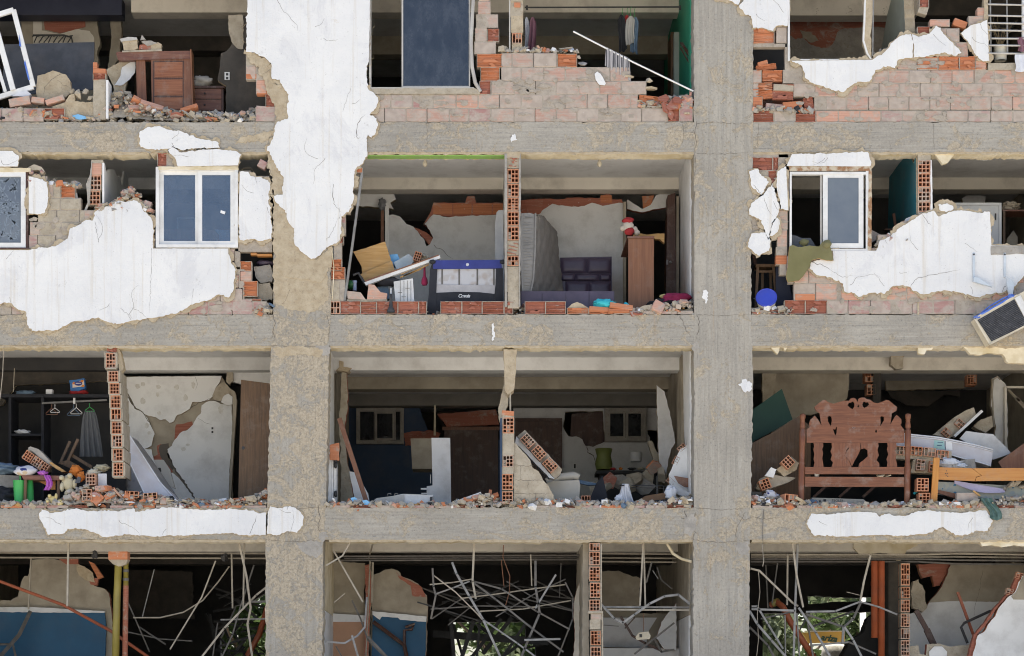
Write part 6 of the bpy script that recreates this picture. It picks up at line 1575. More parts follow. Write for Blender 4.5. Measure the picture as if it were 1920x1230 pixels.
# mattresses
k = thing('small_mattress', 'small pale printed mattress leaning diagonally on the cracked wall', 'mattress', W(290,950,.7))
p = [W(223,824,.8), W(243,817,.8), W(328,950,.35), W(276,950,.30)]
m = MB(); fr = [W(223,825,.75), W(230,819,.75), W(243,817,.75),(W(300,905,.55)), W(340,950,.35), W(283,950,.32)]
m.prism(fr, (.02,.55,.02),0,0); m.build('side_band', ['ticking'], k)
m = MB(); m.prism([W(243,817,.76), W(258,826,1.3), W(282,858,1.3), W(342,946,1.0), W(336,950,.36), W(300,905,.56)], (.01,.02,-.01)); m.build('top_face', ['mattress'], k)
m = MB(); m.tube([W(243,816.5,.75), W(300,904,.55), W(340,949,.34)], .010,6); m.tube([W(223,825,.745), W(282,949,.315)], .010,6); m.build('piping', ['white_cloth'], k)
o = MB().plate([(229,850),(240,850),(276,940),(268,950),(240,950),(230,900)], 1.1,.1).build('folded_mattress', ['mattress_w'], None); tag(o, 'patterned mattress edge in the shadow left of the leaning small mattress', 'mattress')
o = MB().plate([(288,862),(306,862),(318,880),(328,916),(306,906)], 1.6,.1).build('zebra_cushion', [pattern('zebra_print', (.5,.48,.44),(.05,.045,.04),7,.25,.32)], None); tag(o, 'cushion with black and white print behind the leaning mattress', 'cushion')
# left heap
k = thing('fallen_wall_piece', 'toppled piece of hollow brick wall lying on the debris before the black closet', 'wall fragment', W(70,880,.4))
R = Matrix.Rotation(math.radians(33),3, 'Y')
for i, (px, py) in enumerate(((55,857),(71,867.5),(84,877))):
  o = link('brick', HOL[(3,3)][i], k, W(px, py, .42)); o.rotation_euler = (0, math.radians(33),0); o.scale = (.88,1,.85)
o = MB().plate(rag([(52,840),(57,837),(72,842),(95,866),(122,884),(110,882),(88,868)], .6,5,3),.36,.30).build('plaster_face', ['mortar_grey'], k)
MB().plate(rag([(40,857),(55,840),(94,872),(94,884),(84,886)], .6,5,3),.52,.1).build('mortar_joints', ['tan2'], k)
MB().plate(rag([(92,868),(96,866),(124,884),(116,885),(104,878)], .6,5,3),.34,.22).build('plank_edge', ['wood_ply'], k)
m = MB(); m.blob(W(47,883,.25),(.18,.12,.075),3,.25); tag(m.build('cushion', ['patch_cloth'], None, True), 'white cushion with navy print on the left end of the debris, third row', 'cushion')
k = thing('small_table', 'small dark wooden table above the green buckets, third row left', 'table', W(80,952,.25))
MB().plate([(40,891),(118,892),(126,897),(120,900),(44,899)], .18,.4).build('tabletop', ['wood_brownh'], k)
for x in (45,107): MB().plate([(x, 898),(x + 5,898),(x + 4,952),(x - 1,952)], .2 if x < 60 else .24,.05).build('leg', ['wood_brown'], k)
for x, d_, lab in ((37,.30, 'bright green plastic tumbler left of the small table leg'),(56,.32, 'bright green plastic tumbler right of the small table leg')):
  k = thing('green_tumbler', lab, 'bucket', W(x, 951, d_))
  b_ = W(x, 950, d_); b_.z = FL[3] + .004
  hh = W(x, 902 if x < 45 else 896, d_).z - b_.z
  flip = x > 45
  MB().lathe(b_, [(.075 if not flip else .068,0),(.10 if not flip else .05, hh),(.105 if not flip else .04, hh + .005),(.09 if not flip else .03, hh)], 20).build('body', ['green_pl'], k, True)
  if not flip: MB().bar(b_ + Vector((.03,-.09, hh)), b_ + Vector((.015,-.05, hh + .09)),.02,.01).build('tab', ['green_pl'], k)
o = MB().plate([(66,899),(104,899),(104,918),(95,918),(90,912)], .42,.03).build('yellow_board', ['wood_honey'], None); tag(o, 'mustard board under the small table, third row left', 'board')
o = MB().plate([(-120,884),(36,892),(36,914),(-120,914)], .5,.2).build('silver_sheet', ['galv'], None); tag(o, 'grey metallic sheet at the left edge of the ledge, third row', 'sheet')
heap('dark blue cloth lying behind the patterned cushion, left edge third row', 'cloth', 'denim', 0,878,.5,34,9,9)
heap('dark cloth below the metallic sheet at the left edge', 'cloth', 'black_cloth', 4,934,.5,34,18,4)
m = MB(); m.sheet(lambda u, v: W(85 + 12 * u + 4 * math.sin(v * 4) - 4 * (1 - v),919 - 28 * v, .13 + .02 * math.sin(u * 14 + v * 3)),12,10,.006); tag(m.build('foil_ribbon', ['magenta'], None, True), 'shiny magenta foil ribbon hanging over the small table edge', 'ribbon')
heap('shiny magenta foil crumpled on top of the small table', 'foil', 'magenta', 80,887,.22,9,4,6)
def plush(label, px, py, d, s, mat, flop, acc=None):
  k_ = thing('plush_toy', label, 'plush toy', W(px, py, d))
  u = s / PX
  c_ = W(px, py, d)
  A = Matrix.Rotation(flop, 3, 'Y')
  MB().blob(c_, (u * .62, u * .5, u * .8),1,.12,1.5,0, A).build('body', [mat], k_, True)
  h = c_ + A @ Vector((u * .05,-u * .15, u * 1.05))
  hd = MB().blob(h, (u * .55, u * .5, u * .5),4,.10,1.5,0, A).build('head', [mat], k_, True)
  MB().blob(h + A @ Vector((0,-u * .45,-u * .1)),(u * .25, u * .2, u * .2),2,.05).build('muzzle', ['plush_w'], hd, True)
  for sx in (-1,1):
    MB().blob(h + A @ Vector((sx * u * .42,0, u * .42)),(u * .2, u * .12, u * .2),3,.05).build('ear', [mat], hd, True)
    MB().blob(h + A @ Vector((sx * u * .2,-u * .46, u * .1)),(u * .05,) * 3,3,0).build('eye', ['black_metal'], hd, True)
    MB().blob(c_ + A @ Vector((sx * u * .65,-u * .25, u * .25)),(u * .22, u * .25, u * .45),5,.1).build('arm', [mat], k_, True)
    MB().blob(c_ + A @ Vector((sx * u * .42,-u * .5,-u * .6)),(u * .26, u * .45, u * .26),6,.1).build('leg', [mat], k_, True)
  return k_
plush('pale cream plush animal slumped head down below the small table corner', 128,906,.22,19, 'plush_c', 2.9)
plush('pale yellow plush bear lying on the ledge beside the green tumblers', 100,938,.06,13, 'plush_y', 1.9)
k = thing('upturned_chair', 'dark reddish wooden chair lying upside down on the debris, third row left', 'chair', W(140,870,.9))
for a, b, w_, d_ in (((113,868),(131,827),5,.95),((126,866),(146,823),5,.85)):
  m = MB(); bar2(m, a, b, w_, d_, .04); m.build('leg', ['wood_brown'], k)
m = MB(); m.plate([(108,868),(128,862),(152,876),(132,878)], .84,.05); m.build('seat', ['wood_brown'], k)
m = MB(); bar2(m, (132,852),(172,876),6,.9,.04); m.build('backrest', ['wood_brown'], k)
heap('orange cloth bundled on the debris heap, third row left', 'cloth', 'orange_cloth', 142,882,.3,12,9,8); heap('orange cloth end below the larger orange bundle, third row left', 'cloth', 'orange_cloth', 152,894,.2,8,8,11)
heap('cream padded jacket collar on top of the debris heap', 'cloth', 'plush_c', 190,878,.4,15,7,13); heap('pale bundled shirt on the hollow bricks, third row left', 'cloth', 'cream_pl', 176,886,.3,13,6,15)
for i, (px, py, lab, q_) in enumerate(((172,900, 'upper hollow brick standing on end in the debris, third row left', (3,3)),(165,929, 'lower hollow brick standing on end in the debris, third row left', (2,3)))):
  o = link('hollow_brick', HOL[q_][i], None, W(px, py, .12 + i * -.04)); o.scale = (.95,1,1.0); tag(o, lab, 'brick')
for px, py, r_, lab in ((248,927,.05, 'flattened hollow brick under the foot of the leaning mattress'),(282,930,-.08, 'second flattened hollow brick under the leaning mattress')):
  o = link('hollow_brick', HOL[(3,2)][1], None, W(px, py, .1)); o.scale = (1.4,1,.55); o.rotation_euler = (.1, r_, .1); tag(o, lab, 'brick')
o = MB().pbox(184,888,200,911,.2,.02).build('white_card', ['white_cloth'], None); tag(o, 'upright white card beside the hollow bricks, third row left', 'card')
o = MB().plate([(146,893),(152,896),(150,905),(140,906)], .1,.02).build('dark_tray', ['slate'], None); tag(o, 'small dark tray tilted under the orange cloth', 'tray')
for a, lab, mk in (((170,922,192,946,-.75), 'orange brick slab tipped up right of the hollow bricks, third row left', 't'),((178,912,204,922,-.1), 'salmon brick piece on the heap below the white card', 'o'),((196,926,216,936,-.5), 'orange brick sliver slanting on the heap, third row left', 't'),((232,928,252,938,.6), 'orange brick sliver sloping right on the ledge, third row left', 't'),((132,926,150,936,.4), 'salmon brick sliver left of the hollow bricks, third row left', 'o'),((300,935,312,948,.1), 'salmon brick cube on the ledge below the crack', 'o')):
  me = RB.choice(FACE[mk]); c = W((a[0] + a[2]) / 2,(a[1] + a[3]) / 2,.06)
  o = link('brick_shard', me, None, c); o.scale = ((a[2] - a[0]) / PX / BW_, .8,(a[3] - a[1]) / PX / BH_); o.rotation_euler = (-.35, a[4], .2); tag(o, lab, 'brick shard')
for px, py, lab in ((304,938, 'white plaster flake on the ledge below the cracked wall'),(318,938, 'small white plaster flake right of the salmon brick cube')):
  fragment(lab, px - (10 if px == 304 else 0), py, .03,16, 'white')
rubble('along the third row left ledge', [(-60,946),(60,946),(112,940),(140,922),(165,908),(200,910),(225,922),(250,926),(300,932),(340,940),(420,941),(470,934),(499,918)], FL[3], 64,900,51,.0,.40,(10,22), 'ttttaaaawp')
# ================================================================ THIRD ROW, MIDDLE (deep rooms)
w = wallplate('back_wall', 'deep blue rear wall with a small white window, third row middle left room', [(652,764),(786,764),(800,800),(812,836),(830,836),(838,820),(960,826),(960,970),(652,970)], 6.5,.12, ['deep_blue', 'tan'], 1.5,7, [[(668,772),(750,772),(750,828),(668,828)]])
patch(w, 'bare_brick', [(756,812),(784,808),(812,808),(826,812),(818,830),(790,834),(760,836)], 6.48,.018, ['terra_d'], 2)
wallplate('wall_remnant', 'dark red brick remnant over the brown doorway, third row middle', [(820,776),(930,768),(936,796),(838,800)], 6.5,.1, ['terra_d'])
k = thing('brown_door', 'dark brown door at the rear of the third row middle left room', 'door', W(880,970,6.4)); MB().plate([(833,806),(934,806),(934,970),(833,970)], 6.45,.04).build('door_leaf', ['wood_dark'], k)
MB().plate([(829,800),(938,800),(938,806),(829,806)], 6.42,.08).build('door_head', ['wood_mahog'], k)
def small_window(lab, x0, y0, x1, y1, splits, d):
  t_ = thing('small_window', lab, 'window', W((x0 + x1) / 2, y1, d))
  m_ = MB(); frame_ring(m_, x0, y0, x1, y1,6, d, .1); f_ = m_.build('frame', ['mortar_grey'], t_)
  for a, b, in_ in splits:
    m_ = MB(); frame_ring(m_, a, y0 + 6.2, b, y1 - 6.2,4 if in_ else 1, d + (.02 if in_ else .05),.03); s_ = m_.build('sash', ['mortar_grey'], t_)
    ii = 4.2 if in_ else 1.2
    MB().pbox(a + ii, y0 + 6.4 + (4 if in_ else 1), b - ii, y1 - 6.4 - (4 if in_ else 1), d + .04 + (.0 if in_ else .03),.004).build('pane', ['glass_dim'], s_)
small_window('small cream framed window high on the deep blue rear wall', 668,765,757,832, [(674.2,702, False),(703,740, True),(741,750.8, False)], 6.35)
small_window('small white two pane window on the grey rear wall, third row middle right', 1134,765,1212,828, [(1140.2,1173, True),(1174,1205.8, True)], 6.35)
m = MB(); m.plate([(814,760),(817,760),(817,816),(813,816)], 6.0,.05); tag(m.build('hanging_conduit', ['soffit'], None), 'pale conduit hanging before the dark hole, third row middle left', 'conduit')
o = MB().plate([(770,822),(809,822),(810,879),(773,879)], 3.4,.5).build('wall_cabinet', ['dust_shade_wall'], None); tag(o, 'dusty grey cabinet hanging before the deep blue wall', 'cabinet')
k = thing('cabinet_panel', 'tall pale blue-grey cupboard side panel with a stepped foot, third row middle', 'panel', W(825,950,1.6))
MB().plate([(809,821),(844,821),(846,950),(800,950),(800,912),(811,910)], 1.6,.04).build('panel_face', ['int_grey'], k)
m = MB(); m.pbox(789,915,800,918,1.55,.04); m.pbox(790,924,800,926,1.55,.04); m.pbox(807,890,808,906,1.55,.03); m.build('handle', ['white_metal'], k)
k = thing('white_cooker', 'white kitchen appliance lying on its side on the ledge, third row middle', 'appliance', W(760,955,.5))
MB().plate([(703,950),(702,937),(756,926),(812,928),(812,952)], .5,.4).build('casing', ['white_metal'], k)
MB().plate([(702,937),(706,934),(758,927),(758,950),(703,950)], .47,.03).build('front_panel', ['grey_metal'], k)
for x in (730,743):
  m = MB(); m.tube([W(x - 3,929,.5), W(x - 3,926,.5), W(x + 3,925,.5),(W(x + 3,928,.5))], .006,5); m.build('ring', ['galv'], k)
MB().blob(W(752,950,.42),(.14,.06,.05),3,.3).build('hose', ['black_metal'], k, True)
MB().plate([(806,932),(811,931),(811,944),(806,944)], .49,.02).build('vent', ['black_metal'], k)
k = thing('white_appliance', 'white appliance edge standing behind the left column, third row middle', 'appliance', W(621,950,.6))
for x0, x1, y0, d_ in ((611,621,852,.55),(621.6,625,852,.6),(626,631,866,.65)): MB().pbox(x0, y0, x1,952, d_, .3).build('panel', ['white_metal'], k)
for y in (862,872,926): MB().blob(W(629, y, .6),(.03,.03,.05), y, .3).build('knob', ['black_metal'], k, True)
m = MB(); bar2(m, (636,784),(688,944),9,.6,.05); tag(m.build('timber_post', ['wood_mahog'], None), 'brown timber post leaning behind the left column, third row middle', 'timber')
o = MB().plate(rag([(655,884),(668,886),(690,925),(694,950),(668,950)], 1,6,6),1.0,.06).build('plaster_slab', ['int_grey'], None); tag(o, 'grey plaster slab standing behind the brown timber post', 'plaster slab')
wallplate('wall_remnant', 'broken masonry edge beside the grey lining, left side of the third row middle bay', [(641,690),(650,700),(652,760),(646,800),(650,860),(660,900),(664,960),(636,960),(640,900),(636,780)], 2.35,.2, ['tan2', 'terra_d'], 2.5)
o = MB().plate(rag([(618,834),(636,830),(636,864),(618,862)], 1,5,6),.46,.03).build('bare_patch', ['terra'], B)
MB().plate(rag([(636,676),(644,678),(644,688),(660,690),(652,697),(630,694),(636,688)], 1,5,8),2.22,.3).build('broken_render', ['tan'], B)
# partition in the middle: hanging strip, pier of hollow bricks and a stepped wall
o = MB().plate(rag([(944,655),(969,655),(968,690),(964,730),(952,740),(946,730),(946,700)], 1,6,5),.05,.35).build('hanging_render', ['tan'], B)
o = MB().plate(rag([(947,705),(953,702),(953,720),(952,760),(944,780),(942,800),(936,786),(934,770),(940,740),(944,724)], 1.5,6,6),.5,.2).build('hanging_masonry', ['tan2'], None); tag(o, 'jagged strip of masonry hanging over the middle brick pier, third row', 'masonry strip')
m = MB(); m.tube([W(956,690,.1), W(957,772,.08)], .013,7); m.tube([W(947,705,.3), W(948,716,.3)], .01,6); tag(m.build('conduit', ['galv_t'], None), 'pale conduit standing out of the top of the middle brick pier', 'conduit')
w = Wall('broken pier of hollow bricks with a beige stepped wall behind, third row middle', .02, name='partition_wall', mortar='tan2')
w.course(774,782, [942,964], 'm'); w.course(782,813, [942,964], 'H'); w.course(813,853, [942,964], 'm'); w.course(853,876, [942,963], 'h'); w.course(876,888, [941,963], 'm'); w.course(888,919, [941,962], 'H'); w.course(921,945, [941,962], 'h')
w.brick(941,770,964,779, 't', .08,-.01)
MB().pbox(938,784,941,946,.01,1.2).build('plaster_skin', ['deep_blue'], w.t)
st_pts = [(966,830),(974,840),(984,850),(994,862),(998,876),(1010,884),(1018,900),(1030,914),(1038,928),(1040,952),(963,952),(963,830)]
o = MB().plate(rag(st_pts, 1.4,5,6),.06,.12).build('stepped_wall', ['tan2'], w.t)
for y in (872,900,925): crack(w.t, [(964, y),(990, y + 1),(1008 + (y - 872) * .5, y)], 1.2,.058, y)
for x, y in ((990,900),(1004,925),(976,872)): crack(w.t, [(x, y),(x, y + 24)], 1.0,.058, x)
w.done()
k = thing('fallen_brick_pier', 'toppled pier of three hollow bricks leaning right against the stepped wall, third row', 'wall fragment', W(1010,860,.5))
ang = math.atan2(74,68)
for i, (px, py) in enumerate(((989,828),(1010,850),(1031,873))):
  o = link('brick', HOL[(3,4)][i], k, W(px, py, .44)); o.rotation_euler = (0, ang - math.pi / 2 + math.radians(90) - math.pi / 2 + math.radians(2),0); o.scale = (1.0,1,1.15)
  o.rotation_euler = (0, math.radians(-43),0)
MB().plate(rag([(970,818),(984,806),(1054,880),(1050,890),(1040,898)], .9,5,5),.46,.18).build('mortar_joints', ['tan2'], k)
MB().plate(rag([(968,818),(1040,898),(1030,896),(978,842),(966,830)], .7,5,5),.42,.25).build('plaster_skin', ['int_grey'], k)
k = thing('armchair', 'beige leather armchair seen from behind the debris, third row middle right', 'armchair', W(1060,950,.9))
m = MB(); m.plate([(1024,906),(1036,902),(1086,900),(1088,910),(1086,934),(1080,940),(1030,936)], .8,.5); m.build('backrest', ['leatherette'], k)
MB().tube([W(1024,904,.95), W(1050,895,.95), W(1076,892,.95), W(1086,896,.95)], .062,12).build('top_roll', ['leatherette'], k, True)
MB().pbox(1030,940,1084,954,.85,.5).build('base', ['leatherette'], k)
o = MB().plate([(1042,890),(1054,893),(1118,906),(1120,909),(1104,910),(1050,898)], 1.4,.1).build('blue_board', ['denim'], None); tag(o, 'blue edged board sloping behind the armchair', 'board')
# right deep room
w = wallplate('back_wall', 'grey rear wall with a ragged hole and a stepped crack, third row middle right room', [(962,745),(1300,745),(1300,970),(962,970)], 6.5,.12, ['int_grey', 'tan'], 0,9, [[(1060,772),(1130,770),(1134,828),(1112,838),(1098,836),(1092,824),(1080,818),(1066,818),(1056,800)], [(1140,772),(1206,772),(1206,822),(1140,822)], [(1214,806),(1290,806),(1290,850),(1236,850),(1220,836)]], hamp=2.0)
wallplate('broken_wall', 'bare brown brick layer inside the hole of the grey rear wall', [(1072,776),(1138,770),(1138,840),(1068,840)], 6.7,.1, ['wood_dark'])
crack(w, [(1101,836),(1102,848),(1112,854),(1118,868),(1126,870)], 2.4,6.493,3)
k = thing('dark_panelled_door', 'dark brown panelled entrance door at the rear, third row middle right', 'door', W(1010,970,6.3))
MB().plate([(966,789),(1054,789),(1054,970),(966,970)], 6.38,.05).build('door_leaf', ['wood_dark'], k)
for x0 in (974,1010):
  for y0, y1 in ((798,838),(846,900)): MB().plate([(x0, y0),(x0 + 28, y0),(x0 + 28, y1),(x0, y1)], 6.36,.02).build('panel', ['wood_dark'], k)
MB().plate([(966,784),(1054,784),(1054,789),(966,789)], 6.33,.12).build('door_head', ['wood_dark'], k)
k = thing('wall_socket', 'white framed wall socket on the grey rear wall, third row middle right', 'socket', W(1077,880,6.48)); MB().pbox(1074,868,1081,880,6.475,.02).build('cover_plate', ['white_metal'], k); MB().pbox(1076,870,1079.5,878,6.47,.004).build('outlet', ['black_metal'], k)
k = MB(); k.lathe(W(1132,881,4.6), [(.13,0),(.15,.10),(.12,.24),(.15,.36),(.13,.35)], 18); tag(k.build('olive_bin', ['pot_green'], None, True), 'olive green bin standing on the dark counter, third row middle right', 'bin')
k = thing('dark_counter', 'dark kitchen counter covered with scattered things, third row middle right', 'counter', W(1180,900,4.6)); MB().pbox(1118,882,1234,888,4.4,.6).build('top', ['black_wall'], k); MB().pbox(1124,888.2,1230,960,4.5,.5).build('cabinet', ['black_wall'], k)
for i, (px, mat, lab, rxx) in enumerate(((1150, 'red_cloth', 'small red item on the dark counter', 6),(1164, 'orange_cloth', 'small orange item on the dark counter', 4),(1185, 'black_cloth', 'black item on the dark counter', 9),(1202, 'cream_pl', 'pale item at the end of the dark counter', 8))): heap(lab, 'kitchen item', mat, px, 879,4.5, rxx, 2.6, i + 3)
m = MB(); m.lathe(W(1192,866,4.9), [(.10,0),(.11,.15),(.10,.17)], 14); tag(m.build('pale_jug', ['int_grey'], None, True), 'pale grey jug at the back of the dark counter', 'jug')
w = wallplate('leaning_wall', 'tall white slab of wall leaning at the right of the third row middle bay', [(1231,722),(1246,734),(1252,760),(1258,784),(1262,806),(1266,830),(1258,842),(1250,880),(1246,906),(1236,900)], 2.6,.1, ['int_grey', 'tan'], 1.6)
o = wallplate('broken_wall', 'white wall remnant with exposed hollow brick edge beside the right column, third row', [(1290,833),(1297,832),(1299,952),(1256,912),(1254,890),(1262,872),(1268,858),(1276,842)], .9,.1, ['int_white', 'tan'], 1.4)
for px, py, a_ in ((1281,840,.9),(1270,864,.5),(1260,903,-.8)):
  q_ = link('brick', HOL[(2,3)][0], o, W(px - 3, py, .95)); q_.rotation_euler = (0, a_, 0); q_.scale = (.55,.5,.75)
o = MB().plate([(1264,892),(1298,898),(1298,914),(1284,913),(1272,906)], .7,.03).build('red_board', ['wood_redv'], None); tag(o, 'dark red board leaning in the corner by the right column, third row', 'board')
o = MB().plate(rag([(1252,910),(1262,909),(1298,926),(1298,932),(1278,930),(1252,918)], .7,6,3),.5,.1).build('plaster_slab', ['int_grey'], None); tag(o, 'grey white slab on the debris by the right column, third row', 'plaster slab')
heap('torn white plastic bag under the grey slab by the right column', 'plastic bag', 'white_cloth', 1258,926,.4,11,14,5)
# shirt on a stand
k = thing('white_shirt', 'white shirt with a dark collar band propped upright among the debris, third row middle right', 'shirt', W(1170,945,.5))
def fn(u, v):
  w_ = 6.5 + 10.5 * (1 - v) ** 1.2
  px = 1173 + (u - .5) * 2 * w_ + (1 - v) * -1
  return W(px, 907 + 37 * (1 - v),.5 + .05 * math.sin(u * 17 + v * 4) * (1.15 - v) - .12 * math.sin(u * math.pi))
m = MB(); m.sheet(fn, 30,12,.01); m.build('cloth', ['white_cloth'], k, True)
def fn(u, v): return W(1162 + 14 * u, 909 + 2.4 * (1 - v),.37 + .1 * abs(u - .5))
m = MB(); m.sheet(fn, 10,2,.006); m.build('collar_band', ['crib_black'], k)
heap('crumpled white shirt sleeve at the foot of the propped shirt', 'cloth', 'white_cloth', 1162,936,.45,9,8,21)
heap('navy cloth lying under the white shirt', 'cloth', 'denim', 1172,945,.4,18,4,22)
m = MB(); m.tube([W(1184,910,.7), W(1240,911,.7), W(1250,912,.7)], .006,5)
for x in (1233,1244): m.tube([W(x, 911,.7), W(x, 946,.7)], .006,5)
m.tube([W(1184,914,.72), W(1250,916,.72)], .005,5); tag(m.build('wire_rack', ['black_metal'], None), 'thin black wire rack among the debris, third row middle right', 'rack')
o = MB().plate(rag([(1188,948),(1196,938),(1210,930),(1248,923),(1248,948)], .5,6,3),.6,.04).build('cardboard_sheet', ['cardboard'], None); tag(o, 'brown cardboard sheet leaning behind the wire rack', 'cardboard')
k = thing('black_suitcase', 'flat black case with a small white label on the ledge, third row middle right', 'case', W(1240,946,.3))
MB().plate([(1222,942),(1228,938),(1266,934),(1264,942),(1226,948)], .28,.2).build('shell', ['crib_black'], k); MB().plate([(1238,940),(1243,939),(1243.4,943),(1238.6,944)], .276,.003).build('label', ['logo_white'], k)
o = MB().plate([(1118,906),(1130,892),(1142,946),(1106,946),(1104,940)], 1.0,.06).build('black_tub', ['crib_black'], None); tag(o, 'black rounded tub among the debris left of the white shirt', 'tub')
for i, (px, py, s, kd) in enumerate(((1142,900,34, 'plum'),(1160,902,44, 'tan'),(1190,900,50, 'tan'),(1214,896,44, 'tan'),(1134,912,36, 'tan'),(1226,876,30, 'terra'),(1210,914,44, 'tan'),(1120,918,40, 'tan'),(1240,890,34, 'tan'),(1176,908,40, 'tan'))):
  fragment('large broken masonry block in the dim debris heap, third row middle right', px, py, 2.4 + .15 * (i % 4), s, kd, 'broken masonry blocks in the dim heap', name='masonry_block')
o = MB().plate(rag([(1215,828),(1222,826),(1232,850),(1240,870),(1238,884),(1228,872),(1222,852)], 1.2,6,3),3.2,.15).build('fallen_beam_piece', ['tan2'], None); tag(o, 'tan strip of broken masonry standing in the dim heap, third row right', 'masonry strip')
o = link('hollow_brick', HOL[(3,2)][0], None, W(1098,940,.4)); o.scale = (.9,1,.9); tag(o, 'dark red brick lying beside the armchair base', 'brick')
for px, py, lab in ((667,938, 'larger sky blue plaster flake on the ledge behind the left column'),(689,943, 'smaller sky blue plaster flake on the ledge, third row middle')):
  o = MB().plate(rag([(px - 10, py - 4),(px - 2, py - 6),(px + 8, py + 1),(px + 6, py + 5),(px - 6, py + 3)], .6,4, px),.03,.03).build('painted_flake', ['blue_chip'], None); tag(o, lab, 'plaster flake')
m = MB(); bar2(m, (844,945),(902,924),4,.12,.05); tag(m.build('white_lath', ['white_metal'], None), 'white lath lying across the brick fragments, third row middle', 'lath')
for i, (x0, y0, x1, y1, a_) in enumerate(((868,936,886,944,.2),(884,930,902,938,-.2),(900,936,920,944,.15),(916,928,936,936,-.35),(922,938,938,948,.1),(890,940,906,948,0),(916,920,922,932,.1))):
  me = RB.choice(FACE['o' if i % 3 else 't']); o = link('brick_shard', me, None, W((x0 + x1) / 2,(y0 + y1) / 2,.08 + .02 * i)); o.scale = ((x1 - x0) / PX / BW_, .8,(y1 - y0) / PX / BH_); o.rotation_euler = (-.4, a_, .3 * (i % 3)); tag(o, 'salmon brick shard in the small pile left of the middle pier', 'brick shard', 'salmon shards left of the middle pier')
rubble('along the third row middle ledge', [(612,944),(660,942),(700,945),(760,948),(840,947),(880,934),(920,928),(942,940),(1042,936),(1060,940),(1110,942),(1200,946),(1260,940),(1280,932),(1299,926)], FL[3], 48,800,52,.0,.40,(9,18), 'tttaaaawwp')
# ================================================================ THIRD ROW, RIGHT
wallplate('back_wall', 'dusty plaster wall left behind the carved headboard, third row right', [(1452,698),(1592,697),(1592,720),(1588,748),(1560,770),(1500,780),(1500,970),(1440,970),(1448,800)], 2.7,.12, ['dust_shade_wall', 'tan'], 2)
wallplate('wall_remnant', 'brown broken wall edge left of the dusty plaster, third row right', [(1429,697),(1456,697),(1452,730),(1440,790),(1430,790)], 2.6,.1, ['tan2'])
wallplate('back_wall', 'dark rear wall of the collapsed room, third row right', [(1400,690),(2000,690),(2000,970),(1400,970)], 5.6,.1, ['black_wall'])
w = wallplate('far_wall_band', 'speckled grey wall band in the far dark, third row right', [(1660,706),(1806,704),(1808,728),(1740,730),(1662,731)], 4.6,.1, ['dust_shade_wall', 'tan'], 1)
w = wallplate('far_wall', 'dim brown wall in the far background, third row right', [(1664,734),(1800,732),(1800,744),(1772,740),(1740,762),(1700,760),(1670,744)], 4.8,.1, ['dark_wall'], 2)
m = MB(); m.pbox(1637,696,1652,800,2.8,.3); tag(m.build('concrete_post', ['dark_wall'], None), 'dark concrete post rising behind the carved headboard', 'post')
for i, (px, py, q_) in enumerate(((1628,708,(3,2)),(1632,732,(2,3)),(1820,714,(3,4)))):
  o = link('hollow_brick', HOL[q_][i % 3], None, W(px, py, 2.9)); o.scale = (1,1,1); tag(o, ('hollow brick stuck under the beam left of the dark post', 'upright hollow brick hanging below the one at the beam', 'hollow brick in the dim wall at the right of the speckled band')[i], 'brick')
o = MB().plate([(1408,770),(1466,729),(1486,786),(1454,806),(1408,830)], 1.6,.03).build('green_board', ['green_board'], None); tag(o, 'dark green board leaning beside the right column, third row', 'board')
o = MB().plate(rag([(1408,832),(1454,808),(1498,780),(1520,800),(1520,952),(1408,952)], .5,9,2),1.2,.04).build('brown_panel', ['wood_brown'], None); tag(o, 'large brown panel leaning behind the left headboard post', 'panel')
m = MB(); m.plate(rag([(1672,660),(1690,656),(1708,658),(1706,664),(1694,668),(1694,690),(1680,692),(1670,684)], 1.3,5,3),2.1,.14); m.build('broken_render', ['tan2'], B)
for pts in ([(1450,649,.3),(1462,650),(1458,664),(1452,658),(1446,652)], [(1466,650),(1478,650),(1472,658)], [(1722,648),(1750,648),(1748,655),(1738,656),(1734,664),(1722,662)], [(1806,649),(1930,649),(1930,682),(1890,680),(1880,664),(1856,662),(1836,666),(1820,664)]):
  SEED[0] += 1; MB().plate(rag(pts, 1.5,5, SEED[0]),.02,.10).build('torn_soffit', ['soffit'], B)
SEED[0] += 1; MB().plate(rag([(1752,287),(1794,286),(1784,296),(1776,306),(1768,308),(1760,298)], 1.2,5, SEED[0]),.03,.08).build('torn_soffit', ['soffit'], B)
wallplate('broken_wall', 'bowed white plaster strip beside the dark doorway, right end of the third row', [(1860,710),(1872,706),(1884,718),(1888,730),(1890,850),(1862,838),(1868,800),(1858,760)], 2.2,.1, ['int_white', 'tan'], 2)
m = MB(); m.tube([W(1864,800,2.1), W(1860,740,2.1), W(1862,712,2.1), W(1870,706,2.1), W(1876,712,2.1)], .014,6); tag(m.build('bent_trim', ['galv_t'], None), 'bent metal trim curling round the bowed plaster strip', 'trim')
m = MB(); m.pbox(1884,724,1990,727,2.0,.1); m.pbox(1884,727.3,1888,850,2.0,.1); tag(m.build('door_frame', ['int_cream'], None), 'white door frame at the right edge of the third row', 'door frame')
m = MB(); bar2(m, (1890,730),(1912,752),5,2.2,.04); bar2(m, (1906,746),(1930,772),7,2.2,.04); tag(m.build('timber_strut', ['dust_shade_wall'], None), 'broken pale strut across the dark doorway, right edge', 'strut')
k = thing('fallen_wall_piece', 'long piece of fallen wall sloping up behind the mattress, third row right', 'wall fragment', W(1800,800,1.3))
MB().plate(rag([(1750,815),(1790,782),(1814,768),(1826,764),(1830,778),(1800,806),(1780,822)], 1.2,6,3),1.3,.2).build('masonry', ['tan2'], k)
